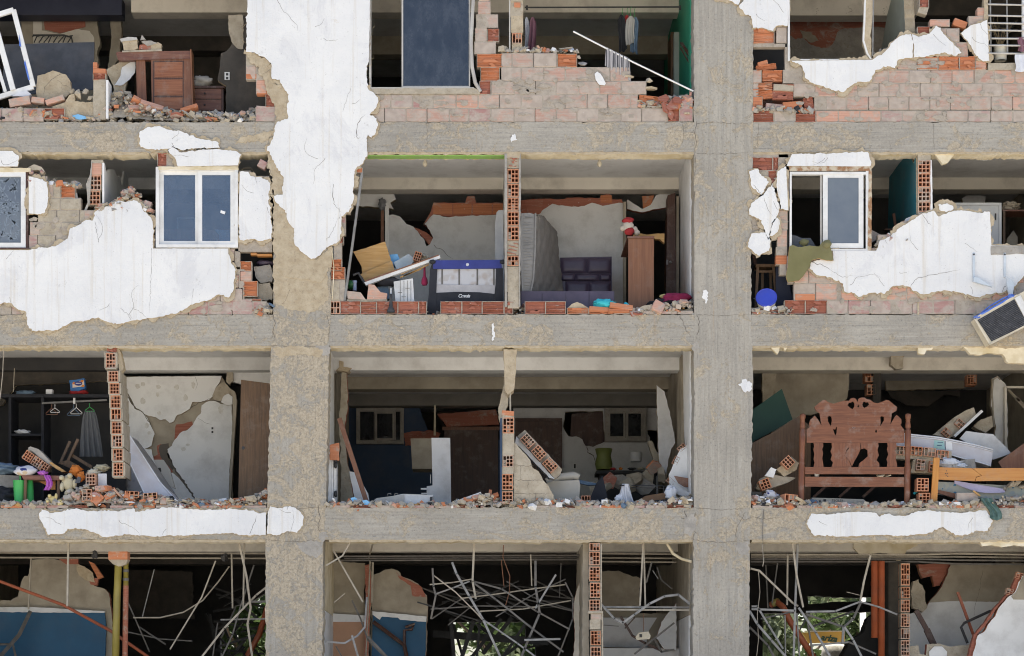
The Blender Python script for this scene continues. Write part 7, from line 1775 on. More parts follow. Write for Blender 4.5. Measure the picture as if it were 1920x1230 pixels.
for i, (px, py) in enumerate(((1774,812),(1799,795))): o = link('brick', HOL[(2,3)][i], k, W(px, py, 1.28)); o.rotation_euler = (0,-.85,0); o.scale = (.75,.5,.8)
m = MB(); bar2(m, (1790,818),(1842,770),5,1.2,.12); m.build('plaster_skin', ['int_grey'], k)
o = MB().plate(rag([(1826,800),(1840,786),(1860,780),(1862,800),(1848,812)], 1.4,6,3),1.5,.2).build('mortar_lump', ['tan2'], None); tag(o, 'brown mortar block behind the fallen wall piece, third row right', 'mortar lump')
o = MB().plate([(1800,822),(1812,808),(1840,812),(1862,814),(1888,840),(1896,850),(1862,862)], 1.1,.05).build('wall_panel', ['int_grey'], None); tag(o, 'pale grey wall panel lying behind the bowed mattress', 'panel')
o = MB().plate([(1872,866),(1930,824),(1990,800),(1990,880),(1880,880)], .8,.04).build('mahogany_panel', ['wood_mahog'], None); tag(o, 'dark mahogany panel sloping at the right edge of the third row', 'panel')
# carved headboard
k = thing('carved_headboard', 'carved reddish wooden bed headboard with heart cutouts standing on the ledge', 'headboard', W(1602,952,.18))
def PZ(pts): return [(1490 + x / 5.348,730 + y / 5.348) for x, y in pts]
dH = .16
top = PZ([(120,535),(120,400),(150,380),(145,340),(160,300),(180,285),(200,262),(225,290),(245,320),(270,365),(262,320),(250,240),(215,215),(197,178),(240,140),(280,110),(310,107),(335,128),(390,145),(450,125),(500,113),(545,115),(560,92),(590,84),(615,95),(632,128),(640,95),(665,82),(700,82),(722,98),(760,105),(790,130),(830,140),(890,120),(915,106),(945,110),(985,145),(1028,178),(1020,215),(975,240),(965,320),(958,355),(985,310),(1005,275),(1022,257),(1045,275),(1070,300),(1072,340),(1060,355),(1090,395),(1100,405),(1100,535)])
hs = [PZ([(530,160),(545,135),(570,130),(585,120),(600,140),(598,175),(580,200),(550,180)]), PZ([(678,150),(690,125),(705,122),(714,132),(735,128),(748,150),(730,170),(700,187),(684,172)]), PZ([(330,280),(345,266),(368,272),(374,310),(364,370),(350,350),(334,320)]), PZ([(858,280),(872,268),(896,275),(896,310),(875,345),(856,372),(862,330)]), PZ([(385,400),(408,402),(415,378),(425,378),(420,440),(408,465),(398,440)]), PZ([(806,420),(816,402),(828,420),(816,442)]), PZ([(628,180),(638,150),(650,180)])]
MB().plate(top, dH, .03,0,0, hs).build('top_board', ['wood_red'], k)
def slat(pts): return MB().plate(PZ(pts), dH + .003,.024).build('slat', ['wood_redv'], k)
slat([(190,537),(285,537),(288,570),(275,600),(286,640),(276,690),(285,740),(290,778),(190,778),(200,735),(190,700),(198,650),(188,600),(196,570)])
slat([(370,537),(520,537),(540,580),(515,620),(500,670),(545,715),(570,778),(370,778),(385,735),(362,700),(375,660),(360,620),(376,580)])
slat([(520,537),(655,537),(660,600),(640,650),(600,720),(575,772),(548,715),(502,668),(518,622),(545,590)])
slat([(657,537),(838,537),(842,570),(830,610),(845,660),(820,710),(848,740),(850,778),(640,778),(650,740),(690,710),(735,670),(730,610),(700,590),(670,600)])
slat([(928,537),(1020,537),(1022,570),(1008,610),(1022,650),(1012,700),(1025,740),(1028,778),(925,778),(932,735),(922,700),(940,650),(925,600),(935,570)])
a, b = PZ([(105,779),(1100,850)]); MB().plate([a, (b[0], a[1]), b, (a[0], b[1])], dH - .006,.035).build('upper_rail', ['wood_red'], k)
a, b = PZ([(105,876),(1100,975)]); MB().plate([a, (b[0], a[1] + .8),(b[0], b[1] + .5),(a[0], b[1])], dH - .006,.035).build('lower_rail', ['wood_red'], k)
def post(px_t, px_b, ytop, ybot):
  prof = [(0,0.0),(.0,.0)]
  zt, zb = W(0, ytop, dH).z, FL[3] + .01
  xt, xb_ = W(px_t, 0, dH).x, W(px_b, 0, dH).x
  H = zt - zb
  R_ = Matrix(((1,0,(xt - xb_) / H),(0,1,0),(0,0,1)))
  r0 = .046
  y = lambda f: f * H
  f_ = lambda p: (ybot - p) / (ybot - ytop)
  pr = [(r0 * .95,0),(r0,.02)] + [(r_ * r0, f_(p) * H) for p, r_ in ((872,1.0),(870,.85),(867,.98),(865,.8),(850,.92),(842,.88),(840,.98),(837,.85),(834,1.0),(805,1.02),(804,.6),(800,.98),(793,.82),(789,.70),(788,.85),(786,.70),(784,.9),(779,.97),(776,.8),(775,.15))]
  return MB().lathe(Vector((xb_, dH + .015, zb)), pr, 16,0, R_).build('post', ['wood_redv'], k, True)
post(1505.5,1502,775,950); post(1703,1701,774,948)
m = MB()
for x, y in ((1599,802),(1603,802),(1601,804)): m.blob(W(x, y, dH - .002),(.006,.004,.006),1,0)
m.build('bolt', ['galv'], k)
for px, py, s, kd, lab in ((1532,890,18, 'tan', 'tan scrap between the headboard rails, left'),(1650,890,20, 'white', 'white scrap between the headboard rails, right'),(1664,892,14, 'white', 'small white scrap right between the headboard rails')):
  fragment(lab, px, py, dH + .06, s, kd)
for x in (1548,1596,1640):
  m = MB(); bar2(m, (x, 912),(x - 22,932),5,.9,.05); tag(m.build('timber_batten', ['wood_dark'], None), 'dark bed slat in the shadow under the headboard', 'bed slat', 'bed slats under the headboard')
k = thing('flat_box', 'long pale flat box with printed marks under the carved headboard', 'box', W(1570,950,.4))
MB().plate([(1522,933),(1618,936),(1622,938),(1622,946),(1524,942)], .42,.25).build('carton', ['grey_metal'], k)
MB().plate([(1530,942),(1620,946),(1620,952),(1530,950)], .44,.25).build('lower_carton', ['galv_d'], k)
lettering('print', 'TEOL25', 1570,938.6,.416,.05, 'dark_ink', k)
m = MB(); m.pbox(1544,936,1549,940.5,.415,.002); m.pbox(1536,938,1539,942,.415,.002); m.build('print_mark', ['dark_ink'], k)
heap('round grey-blue cloth beside the flat box', 'cloth', 'denim', 1524,944,.25,9,7,5)
# left of the headboard
k = thing('broken_wall_piece', 'fallen wall piece with two hollow bricks sloping up to the headboard post, third row', 'wall fragment', W(1460,930,.4))
for i, (px, py, a_) in enumerate(((1476,868,-.75),(1433,909,-.38))): o = link('brick', HOL[(3,3)][i], k, W(px, py, .38)); o.rotation_euler = (0, a_, 0); o.scale = (1.05,1,.9)
MB().plate(rag([(1456,880),(1484,856),(1498,868),(1494,880),(1470,894)], 1.2,5,3),.42,.25).build('masonry', ['tan'], k)
MB().plate(rag([(1418,916),(1424,898),(1446,890),(1492,896),(1478,904),(1430,922)], 1.2,5,3),.42,.25).build('masonry', ['tan2'], k)
MB().plate(rag([(1434,892),(1446,876),(1456,880),(1450,896)], 1.2,5,3),.36,.2).build('plaster_skin', ['int_white'], k)
o = link('hollow_brick', HOL[(3,2)][2], None, W(1479,938,.12)); o.scale = (1.35,1,.95); o.rotation_euler = (0,.08,.2); tag(o, 'hollow brick lying flat at the left foot of the carved headboard', 'brick')
o = fragment('tan mortar block leaning on the left foot of the carved headboard', 1500,938,.03,22, 'tan', None, (.2,.5,.3))
heap('black and white printed cloth on the ledge left of the headboard', 'cloth', 'patch_cloth', 1444,930,.25,14,10,8)
o = MB().plate([(1408,922),(1428,922),(1430,936),(1408,938)], .4,.1).build('grey_block', ['galv_d'], None); tag(o, 'dark grey block beside the right column, third row', 'block')
# right of the headboard
k = thing('bowed_mattress', 'long pale mattress bowed over the debris right of the carved headboard', 'mattress', W(1780,850,.7))
topc = [(1680,812),(1720,816),(1760,820),(1800,828),(1836,836),(1862,843)]
botc = [(1858,874),(1840,868),(1800,858),(1760,846),(1720,840),(1680,836)]
MB().plate(topc + botc, .7,.5).build('side_band', ['ticking'], k)
for c_, d_ in ((topc, .69),(list(reversed(botc)),.69),([(x, y + 3.5) for x, y in topc], .693)): MB().tube([W(x, y, d_) for x, y in c_], .012 if c_ is topc else .009,6).build('piping', ['white_cloth'], k, True)
m = MB(); m.plate([(1752,825),(1770,827),(1772,843),(1751,840)], .694,.003,0); lb = m.build('label', [simple('mint_label', (.36,.55,.47),(.30,.52,.56),18,.6,0)], k)
m = MB(); m.plate([(1773,827),(1785,829),(1786,844),(1774,843)], .694,.003,0); m.build('label', ['logo_white'], k)
m = MB(); m.pbox(1758,829,1768,830.2,.692,.001); m.pbox(1757,834,1766,836,.692,.001); m.tube([W(1772.5,827,.69), W(1772,835,.69), W(1773.5,844,.69)], .004,4); m.build('print_mark', ['denim'], lb)
k = thing('fallen_brick_pier', 'row of hollow bricks sloping under the bowed mattress, third row right', 'wall fragment', W(1740,860,.6))
for i, (px, py, q_) in enumerate(((1688,846,(2,3)),(1716,847,(3,2)),(1741,849,(3,2)),(1765,854,(3,2)))): o = link('brick', HOL[q_][i % 3] if q_ != (2,3) else HOL[(3,2)][0], k, W(px, py, .55)); o.rotation_euler = (0,.08,0); o.scale = (1.2,1,.78)
MB().plate(rag([(1672,838),(1784,846),(1784,862),(1672,860)], 1.1,5,4),.50,.2).build('mortar_joints', ['tan2'], k)
k = thing('hollow_brick_block', 'tan block of hollow bricks between the headboard and the honey coloured post', 'wall fragment', W(1728,880,.5))
MB().plate(rag([(1712,862),(1752,858),(1756,888),(1708,886)], .9,5,4),.48,.2).build('masonry', ['tan'], k)
for i, (px, py) in enumerate(((1724,873),(1748,876))): o = link('brick', HOL[(2,3)][i], k, W(px, py, .48)); o.rotation_euler = (0,.1,0); o.scale = (.85,1,.95)
o = link('hollow_brick', HOL[(3,4)][1], None, W(1728,910,.2)); o.scale = (1.15,1,1.15); o.rotation_euler = (0,.02,0); tag(o, 'upright hollow brick next to the honey coloured post, upper of two', 'brick')
o = link('hollow_brick', HOL[(3,3)][1], None, W(1731,935,.2)); o.scale = (1.15,1,.9); tag(o, 'upright hollow brick next to the honey coloured post, lower of two', 'brick')
heap('crumpled white cloth right of the honey coloured post top', 'cloth', 'white_cloth', 1778,868,.5,22,9,8); heap('second crumpled white cloth behind the honey coloured rail', 'cloth', 'white_cloth', 1796,874,.5,16,6,12)
o = MB().plate(rag([(1802,862),(1828,860),(1830,880),(1802,880)], 1,5,8),.62,.15).build('concrete_lump', ['mortar_grey'], None); tag(o, 'grey concrete lump under the mattress end, third row right', 'concrete lump')
k = thing('pine_bed', 'honey coloured pine bed frame with one post and a split side rail, third row right', 'bed frame', W(1800,946,.15))
MB().plate([(1751,858),(1761,858),(1762,862),(1757,944),(1745,944),(1750,872)], .12,.05).build('post', ['wood_honeyv'], k)
MB().plate(rag([(1760,876,.2),(1823,878,1),(1830,884,1),(1840,892,1),(1830,894,1),(1828,902,.2),(1759,899,.2)], .6,4,4),.14,.035).build('rail', ['wood_honey'], k)
MB().plate(rag([(1824,878,.2),(1990,877,.2),(1990,900,.2),(1829,902,1),(1831,895,1),(1841,892,1),(1831,884,1)], .6,4,7),.136,.035).build('split_rail', ['wood_honey'], k)
m = MB()
for x, y in ((1774.5,883),(1773,888),(1776,888),(1774,891),(1777,893)): m.lathe(W(x, y, .139), [(.008,0),(.008,.002)], 8,0, Matrix.Rotation(math.radians(90),3, 'X'))
m.build('bolt_hole', ['black_metal'], k)
def fn(u, v): return W(1758 + 232 * u, (903 + 10 * u + 6 * u * u) * v + (926 + 14 * min(1, u * 1.4)) * (1 - v),.35 + .03 * math.sin(u * 14))
m = MB(); m.sheet(fn, 40,6,.12); tag(m.build('floral_mattress', ['floral'], None, True), 'mattress with blue leaf print sagging under the honey coloured rail', 'mattress')
def fn(u, v): return W(1790 + 94 * u, (901 + 16 * u) * v + (906 + 17 * u + 8 * math.sin(u * math.pi)) * (1 - v),.27 + .02 * math.sin(u * 9))
m = MB(); m.sheet(fn, 30,5,.03); tag(m.build('lilac_sheet', [simple('lilac_cloth', (.40,.38,.56),(.48,.46,.64),5,.9,.3)], None, True), 'folded lilac sheet on the floral mattress', 'sheet')
o = MB().plate([(1757,918),(1796,926),(1806,930),(1790,934),(1757,924)], .3,.04).build('bed_board', ['wood_mahog'], None); tag(o, 'brown board under the floral mattress by the honey post', 'board')
o = MB().pbox(1794,924,1834,939,.1,.12).build('pink_brick', ['brick_f'], None); tag(o, 'whole pink brick lying on the ledge below the honey coloured rail', 'brick')
o = MB().pbox(1761,941,1801,947,.0,.1).build('painted_brick', ['white'], None); tag(o, 'flat brick with a white plastered face on the ledge, third row right', 'brick');
MB().pbox(1762,947,1800.5,951,.005,.09).build('bare_edge', ['tan'], o)
fl = [(1884,916,16),(1896,908,22),(1908,906,18),(1916,912,14)]
for i, (px, py, s) in enumerate(fl): fragment('tan splintered masonry fragment behind the honey coloured rail, right edge', px, py, .3, s, 'tan', 'splintered fragments behind the honey rail')
m = MB(); bar2(m, (1825,920),(1838,930),3,.08,.02); tag(m.build('wood_splinter', ['wood_ply'], None), 'thin wood splinter lying over the pink brick', 'splinter')
def fn(u, v):
  px = 1842 + 22 * u + 14 * (1 - v) + 4 * math.sin(v * 5); py = 934 * v + (976 - 8 * abs(u - .6)) * (1 - v)
  return W(px, py, -.03 + .02 * math.sin(u * 15 + v * 2) - .03 * (1 - v))
m = MB(); m.sheet(fn, 18,14,.008); tag(m.build('green_cloth', [simple('sea_green_cloth', (.05,.10,.09),(.12,.20,.18),12,.9,.5)], None, True), 'dark green cloth hanging over the beam edge, third row right', 'cloth')
o = MB().lathe(W(1713,926,.3), [(.02,0),(.02,.12)], 10,0, Matrix.Rotation(.9,3, 'Y')).build('cyan_tube', ['cyan_cloth'], None); tag(o, 'small cyan tube between the headboard post and the hollow bricks', 'tube')
rubble('along the third row right ledge', [(1408,934),(1440,932),(1490,942),(1530,949),(1640,949),(1680,943),(1720,944),(1756,946),(1810,946),(1850,942),(1890,934),(1940,931),(1990,931)], FL[3], 56,860,53,.0,.40,(9,19), 'ttaaaawwp')
rubble('along the top row left ledge', [(-60,206),(0,204),(60,206),(122,218),(175,220),(200,200),(214,176),(232,170),(248,182),(262,196),(290,206),(340,208),(400,212),(440,214),(478,206)], FL[1], 56,760,54,.02,.42,(10,22), 'ttttaaaawpb')
rubble('on the broken right end of the top row middle wall', [(1196,196),(1230,190),(1260,182),(1299,180)], Z(204),8,110,55,.02,.14,(9,16), 'ptaab')
rubble('on the top of the stepped brick wall, top row middle', [(940,96),(1000,95),(1044,96),(1060,92),(1082,98)], W(0,99,.05).z, 6,60,56,.02,.13,(7,12), 'aaat')
rubble('in the broken brickwork beside the right column, top row', [(1412,206),(1440,202),(1470,206),(1500,208),(1526,212)], W(0,211,.02).z, 6,70,57,.0,.12,(8,14), 'paat')
# ================================================================ LOWEST FLOOR
# left rooms
wl_ = wallplate('back_wall', 'tan broken wall above the blue painted board, lowest floor left', [(60,1050),(100,1048),(142,1056),(160,1066),(172,1074),(176,1098),(196,1104),(204,1112),(208,1140),(218,1250),(-120,1250),(-120,1126),(20,1126),(34,1118),(42,1086),(46,1080),(52,1080)], 2.5,.14, ['dust_shade_wall', 'terra_d'], 2)
patch(wl_, 'broken_edge', [(142,1058),(158,1062),(174,1074),(178,1092),(160,1088),(146,1074)], 2.48,.03, ['tan'], 2)
patch(wl_, 'brick', [(166,1052),(176,1056),(194,1082),(184,1086)], 2.5,.1, ['terra'], .5); patch(wl_, 'brick', [(164,1082),(184,1084),(182,1098),(170,1096)], 2.49,.1, ['terra_d'], .5); patch(wl_, 'brick', [(110,1048),(146,1048),(146,1058),(124,1058)], 2.47,.1, ['terra_d'], .5)
MB().plate(rag([(-120,1146),(196,1147),(199,1180),(196,1250),(-120,1250)], .6,9,4),2.40,.06).build('blue_dado', ['blue_wall'], wl_)
MB().plate(rag([(-120,1139),(60,1138),(160,1144),(196,1146),(196,1149),(-120,1147)], .8,6,5),2.38,.09).build('dado_trim', ['int_grey'], wl_)
m = MB(); m.tube([W(-60,1066,.9), W(0,1090,.95), W(118,1134,1.05), W(206,1182,1.2), W(290,1240,1.4)], .024,8); tag(m.build('orange_pipe', ['orange_pipe'], None), 'long orange pipe sloping down past the blue board, lowest floor left', 'pipe')
m = MB(); m.tube([W(57,1146,2.1), W(36,1190,2.0), W(-4,1236,1.9)], .035,6); m.tube([W(-10,1208,2.0), W(24,1208,2.0), W(34,1250,2.0)], .022,6); tag(m.build('dark_conduit', ['galv_d'], None), 'dark bent conduit lying across the blue board', 'conduit')
k = thing('mustard_pipe', 'mustard yellow drain pipe standing under a brick lump, lowest floor left', 'pipe', W(220,1250,.5))
MB().tube([W(222,1058,.5), W(219,1130,.5), W(216,1260,.5)], .055,12).build('pipe', ['yellow_pipe'], k, True)
k = thing('red_brown_pipe', 'dark red-brown drain pipe with a collar, right beside the mustard one', 'pipe', W(234,1250,.55))
MB().tube([W(236,1098,.55), W(234,1260,.55)], .042,12).build('pipe', ['terra_d'], k, True); MB().tube([W(236,1046,.55), W(236,1098,.55)], .040,12).build('upper_pipe', ['yellow_pipe'], k, True)
for y in (1068,1084): MB().tube([W(236, y, .55), W(236, y + 5,.55)], .048,12).build('collar', ['galv_d'], k)
k = thing('hanging_brick', 'orange brick with mortar stuck under the beam above the two drain pipes', 'brick', W(222,1062,.45)); MB().pbox(203,1034,239,1049,.40,.25).build('brick_body', ['terra'], k); MB().plate(rag([(203,1049),(240,1049),(236,1058),(222,1062),(212,1058)], 1,5,3),.42,.2).build('mortar_bed', ['tan2'], k)
for r_, (y, d_, mat) in enumerate(((1036,1.4, 'galv_t'),(1045,1.5, 'galv_t'))):
  MB_ = MB(); MB_.tube([W(-100, y, d_), W(500, y + 2, d_)], .014,6); tag(MB_.build('ceiling_conduit', [mat], None),('upper' if r_ == 0 else 'lower') + ' thin conduit running under the ceiling, lowest floor left', 'conduit')
for (x, y) in ((178,1040),(421,1045)):
  o = MB().blob(W(x, y, 1.4),(.05,.04,.06), x, .5).build('conduit_clamp', ['black_metal'], None); tag(o, 'black clamp on the thin conduits, ' + ('near the orange brick' if x < 200 else 'near the left column') + ', lowest floor left', 'clamp')
STUDS = []
def stud(label, pts, w=.05, mat='galv', group=None):
  m_ = MB(); m_.stud([W(*p) for p in pts], w * .62)
  o_ = tag(m_.build('metal_stud', [mat], None), label, 'metal stud', group)
  STUDS.append((o_, pts, mat, 'stud'))
  return o_
def name_studs():
  """Each stud gets a label of its own: tone, length, bend, lean, and its place in its tangle counted from the left column side."""
  by = {}
  for o_, pts, mat, noun in STUDS: by.setdefault(o_['group'], []).append((min(p[0] for p in pts), o_, pts, mat, noun))
  nth = 'first second third fourth fifth sixth seventh eighth ninth tenth'.split()
  for gname, rows in by.items():
    seen = {}
    for x, o_, pts, mat, noun in sorted(rows, key=lambda r: (r[0], r[1].name)):
      a, b = pts[0], pts[-1]
      if a[1] > b[1]: a, b = b, a
      dx, dy = b[0] - a[0], b[1] - a[1]
      lean = 'upright' if abs(dx) < .22 * dy else 'level' if dy < .25 * abs(dx) else 'falling to the right' if dx > 0 else 'falling to the left'
      L = math.hypot(dx, dy)
      key = ('short' if L < 45 else 'long' if L > 110 else 'middling') + (' straight' if len(pts) == 2 else ' kinked' if len(pts) == 3 else ' zigzag') + {'galv': ' bright grey', 'galv_t': ' dusty beige', 'galv_d': ' dull dark'}.get(mat, ' blackish') + ' ' + noun + ' ' + lean
      n_ = seen[key] = seen.get(key, 0) + 1
      o_['label'] = '%s, %s%s' % (key, nth[min(n_, 10) - 1] + ' from left, ', {'d': 'lowest floor left', 't': 'lowest floor middle', 'm': 'beside brick pier', 'r': 'lowest floor right'}['d' if 'left' in gname else 'm' if 'pier' in gname else 'r' if 'right' in gname else 't'])
LL = 'grey metal ceiling stud dangling in the lowest floor left bay'
for pts, w_, mat in (
  ([(128,1016,.3),(126,1136,.3)], .045, 'galv_t'),([(58,1046,1.6),(53,1142,1.8)], .035, 'galv_t'),([(289,1068,1.6),(267,1156,1.7)], .022, 'galv'),
  ([(448,1018,.3),(462,1080,.3),(470,1140,.35),(464,1170,.4),(474,1240,.4)], .05, 'galv_t'),([(458,1018,.5),(456,1140,.5)], .04, 'galv_t'),([(434,1038,.9),(436,1140,.9)], .04, 'galv_t'),
  ([(498,1102,.4),(480,1116,.4),(420,1178,.4),(378,1232,.4)], .045, 'galv_t'),([(404,1052,.8),(378,1120,.8),(319,1217,.9)], .032, 'galv_t'),([(476,1060,.7),(450,1140,.8),(436,1190,.8),(412,1240,.8)], .035, 'galv_d'),
  ([(414,1162,1.4),(500,1160,1.4)], .04, 'galv'),([(408,1168,1.6),(398,1236,1.6)], .03, 'galv_d'),([(470,1128,1.0),(500,1128,1.0)], .05, 'galv'),([(240,1130,2.0),(262,1180,2.0),(280,1222,2.1)], .03, 'galv_d'),([(240,1185,2.2),(300,1198,2.2),(360,1202,2.2)], .03, 'galv_d'),([(262,1176,2.6),(310,1208,2.6)], .04, 'galv_d')):
  stud(LL, pts, w_, mat, 'dangling ceiling studs, lowest floor left')
m = MB(); m.tube([W(430,1062,1.2), W(410,1090,1.2), W(380,1126,1.2), W(344,1148,1.2), W(300,1158,1.2), W(250,1158,1.2)], .012,6); tag(m.build('sagging_cable', ['galv_t'], None), 'pale cable sagging across the dark room, lowest floor left', 'cable')
m = MB(); m.tube([W(505,1128,3.5), W(486,1190,3.4), W(464,1230,3.4)], .05,10); tag(m.build('orange_drain', ['orange_pipe'], None), 'thick orange drain pipe sloping behind the left column, lowest floor left', 'pipe')
wallplate('far_wall', 'dim grey wall far inside the lowest floor left room', [(240,1068),(360,1072),(362,1150),(364,1160),(240,1160)], 6.0,.1, ['dark_wall'])
rr = random.Random(17)
for i in range(26):
  x = rr.uniform(395,500); y = rr.uniform(1100,1235); a = rr.uniform(-1.2,1.2) if rr.random() < .6 else rr.uniform(1,2.2); L = rr.uniform(20,60)
  m = MB(); bar2(m, (x - math.cos(a) * L, y - math.sin(a) * L * .5),(x + math.cos(a) * L, y + math.sin(a) * L * .5), rr.uniform(2.5,6), rr.uniform(4.5,8.0),.05)
  STUDS.append((tag(m.build('collapsed_batten', ['black_metal'], None), '', 'batten', 'collapsed battens, lowest floor left'), [(x - math.cos(a) * L, y - math.sin(a) * L * .5),(x + math.cos(a) * L, y + math.sin(a) * L * .5)], 'dark', 'batten'))
# middle bay
wallplate('back_wall', 'grey-white wall with a peach lower half beside the left column, lowest floor middle', [(624,1052),(684,1056),(686,1070),(682,1110),(684,1140),(688,1250),(620,1250),(618,1052)], 2.5,.12, ['dust_shade_wall', 'tan'], 1.8)
o = MB().plate([(624,1166),(682,1166),(690,1250),(620,1250)], 2.42,.05).build('peach_dado', ['peach'], None); tag(o, 'peach painted board at the foot of the wall, lowest floor middle left', 'board')
m = MB(); m.plate([(620,1150),(684,1154),(684,1166),(620,1166)], 2.4,.07); tag(m.build('dado_trim', ['int_grey'], None), 'grey rail above the peach board', 'rail')
wb = wallplate('back_wall', 'tan broken wall with a blue lower half, lowest floor middle', [(700,1078),(712,1074),(722,1068),(734,1066),(746,1070),(752,1080),(768,1086),(784,1094),(792,1108),(800,1116),(802,1150),(798,1250),(694,1250),(696,1100)], 2.5,.14, ['dust_shade_wall', 'terra_d'], 2)
patch(wb, 'brick', [(742,1072),(752,1080),(790,1100),(800,1120),(774,1118),(770,1098),(750,1086)], 2.49,.05, ['terra_d'], 1.2)
MB().plate(rag([(699,1152),(740,1156),(799,1166),(797,1250),(696,1250)], .8,9,4),2.42,.06).build('blue_dado', ['blue_wall'], wb)
MB().plate(rag([(698,1146),(740,1150),(800,1156),(799,1166),(750,1162),(746,1158),(716,1156),(712,1162),(698,1152)], .8,6,4),2.40,.05).build('dado_trim', ['int_white'], wb)
m = MB(); m.tube([W(700,1166,2.3), W(740,1196,2.3), W(758,1210,2.3), W(764,1240,2.3)], .035,6); m.tube([W(760,1176,2.3), W(778,1170,2.3), W(772,1180,2.3), W(758,1182,2.3), W(758,1210,2.3)], .025,6); tag(m.build('dark_conduit', ['wood_dark'], None), 'dark bent conduit across the blue wall, lowest floor middle', 'conduit')
wallplate('back_wall', 'narrow brick edge with cables between the two painted walls, lowest floor middle', [(684,1060),(692,1058),(698,1090),(694,1150),(690,1250),(682,1250),(686,1140)], 2.3,.2, ['terra_d', 'tan'], 1.5)
m = MB(); m.tube([W(694,1050,2.1), W(690,1150,2.1), W(686,1230,2.0)], .012,6); m.tube([W(699,1054,2.1), W(697,1130,2.1)], .02,6); m.tube([W(691,1048,2.1), W(700,1016,.5)], .014,6); tag(m.build('cable_bundle', ['galv_t'], None), 'bundle of cables running down the brick edge, lowest floor middle', 'cables')
for r_, (y, d_, x0) in enumerate(((1043,1.4,640),(1047,1.7,645),(1051,1.5,636))):
  m = MB(); m.tube([W(x0, y, d_), W(1112, y - 2, d_)], .014,6); tag(m.build('ceiling_conduit', ['galv_d'], None),('top', 'middle', 'lowest')[r_] + ' dark conduit of three under the ceiling, lowest floor middle', 'conduit', 'conduits under the ceiling, lowest floor middle')
for r_, (y, d_) in enumerate(((1038,1.3),(1046,1.4),(1053,1.35))):
  m = MB(); m.tube([W(1128, y, d_), W(1268, y + 1, d_)], .013,6); tag(m.build('ceiling_conduit', ['galv_t'], None),('top', 'middle', 'lowest')[r_] + ' pale conduit of three under the ceiling right of the brick pier', 'conduit', 'conduits right of the brick pier')
LM = 'bent grey metal stud in the tangle of the lowest floor middle bay'
for pts, w_, mat in (
  ([(624,1030,.3),(680,1128,.4)], .04, 'galv_t'),([(656,1018,.1),(642,1042,.1),(612,1060,.06)], .035, 'galv_t'),([(626,1130,.4),(646,1113,.4)], .02, 'galv_t'),
  ([(611,1203,.15),(646,1206,.2),(670,1192,.25),(684,1176,.3),(688,1120,.4)], .045, 'galv'),([(660,1192,.2),(674,1240,.2)], .05, 'galv'),([(630,1212,.6),(646,1240,.6)], .03, 'galv_d'),([(660,1126,1.4),(676,1160,1.4),(690,1200,1.4),(730,1240,1.4)], .04, 'galv_d'),([(690,1194,.9),(730,1236,.9)], .05, 'galv_d'),
  ([(811,1066,.2),(813,1100,.2),(817,1116,.2),(808,1160,.3)], .045, 'galv_d'),([(812,1078,.25),(854,1110,.25),(894,1150,.3),(910,1168,.35)], .03, 'galv_t'),([(848,1055,.1),(856,1076,.1),(880,1118,.1),(906,1162,.1),(942,1240,.1)], .055, 'galv'),
  ([(889,1020,.3),(886,1090,.3),(892,1122,.3)], .05, 'galv_t'),([(887,1092,.5),(930,1124,.5),(1000,1180,.5),(1056,1222,.5)], .045, 'galv_d'),([(888,1090,.6),(940,1104,.6),(1006,1146,.6),(1068,1180,.6)], .04, 'galv_d'),([(816,1114,.4),(850,1102,.4),(880,1090,.4)], .035, 'galv'),([(806,1096,.7),(850,1092,.7),(884,1086,.7)], .03, 'galv_t'),
  ([(855,1100,.8),(920,1116,1.0)], .03, 'galv_d'),([(864,1122,.9),(930,1114,.9),(1000,1104,.9),(1060,1096,1.0)], .03, 'galv_t'),([(808,1142,1.2),(900,1136,1.2),(1010,1138,1.2)], .03, 'galv_d'),([(900,1146,1.0),(980,1142,1.0),(1070,1126,1.0)], .03, 'galv_t'),([(810,1160,1.4),(860,1126,1.4),(900,1112,1.4)], .03, 'galv_d'),([(840,1172,1.6),(880,1140,1.6)], .025, 'galv_d'),
  ([(906,1162,.4),(970,1206,.4),(1016,1240,.4)], .04, 'galv'),([(1042,1078,.4),(1010,1130,.4),(1004,1140,.4)], .045, 'galv'),([(1004,1052,.4),(1004,1100,.4),(1012,1150,.4),(992,1196,.4),(974,1240,.4)], .055, 'galv_d'),([(995,1040,.6),(997,1098,.6)], .03, 'galv_t'),([(984,1200,.35),(1050,1198,.35)], .05, 'galv'),([(1052,1056,1.2),(1049,1120,1.2)], .02, 'galv_d'),([(1060,1092,.8),(1074,1120,.8),(1074,1160,.8),(1046,1232,.8)], .035, 'galv_d'),([(980,1122,1.2),(1074,1146,1.2)], .03, 'galv_d'),([(950,1090,1.3),(1000,1120,1.3),(1074,1144,1.3)], .03, 'galv_d'),([(930,1156,1.0),(1008,1110,1.0),(1060,1086,1.0)], .03, 'galv_d')):
  stud(LM, pts, w_, mat, 'tangled ceiling studs, lowest floor middle')
for i in range(18):
  x = rr.uniform(820,1066); y = rr.uniform(1090,1165); a = rr.uniform(-.5,.5); L = rr.uniform(25,80)
  stud(LM, [(x - math.cos(a) * L, y - math.sin(a) * L, 2.2 + i * .12),(x + math.cos(a) * L, y + math.sin(a) * L, 2.3 + i * .12)], rr.uniform(.02,.038), rr.choice(['galv_d', 'black_metal', 'black_metal']), 'tangled ceiling studs, lowest floor middle')  # deep studs take darker metal, shade painted in by depth
m = MB(); m.tube([W(944,1022,.8), W(943,1045,.8), W(956,1080,.8), W(955,1110,.8), W(948,1135,.8)], .007,5); m.tube([W(940,1050,.9), W(945,1100,.9)], .007,5); tag(m.build('hanging_wire', ['wood_teak'], None), 'thin reddish wire dangling in the lowest floor middle bay', 'wire')
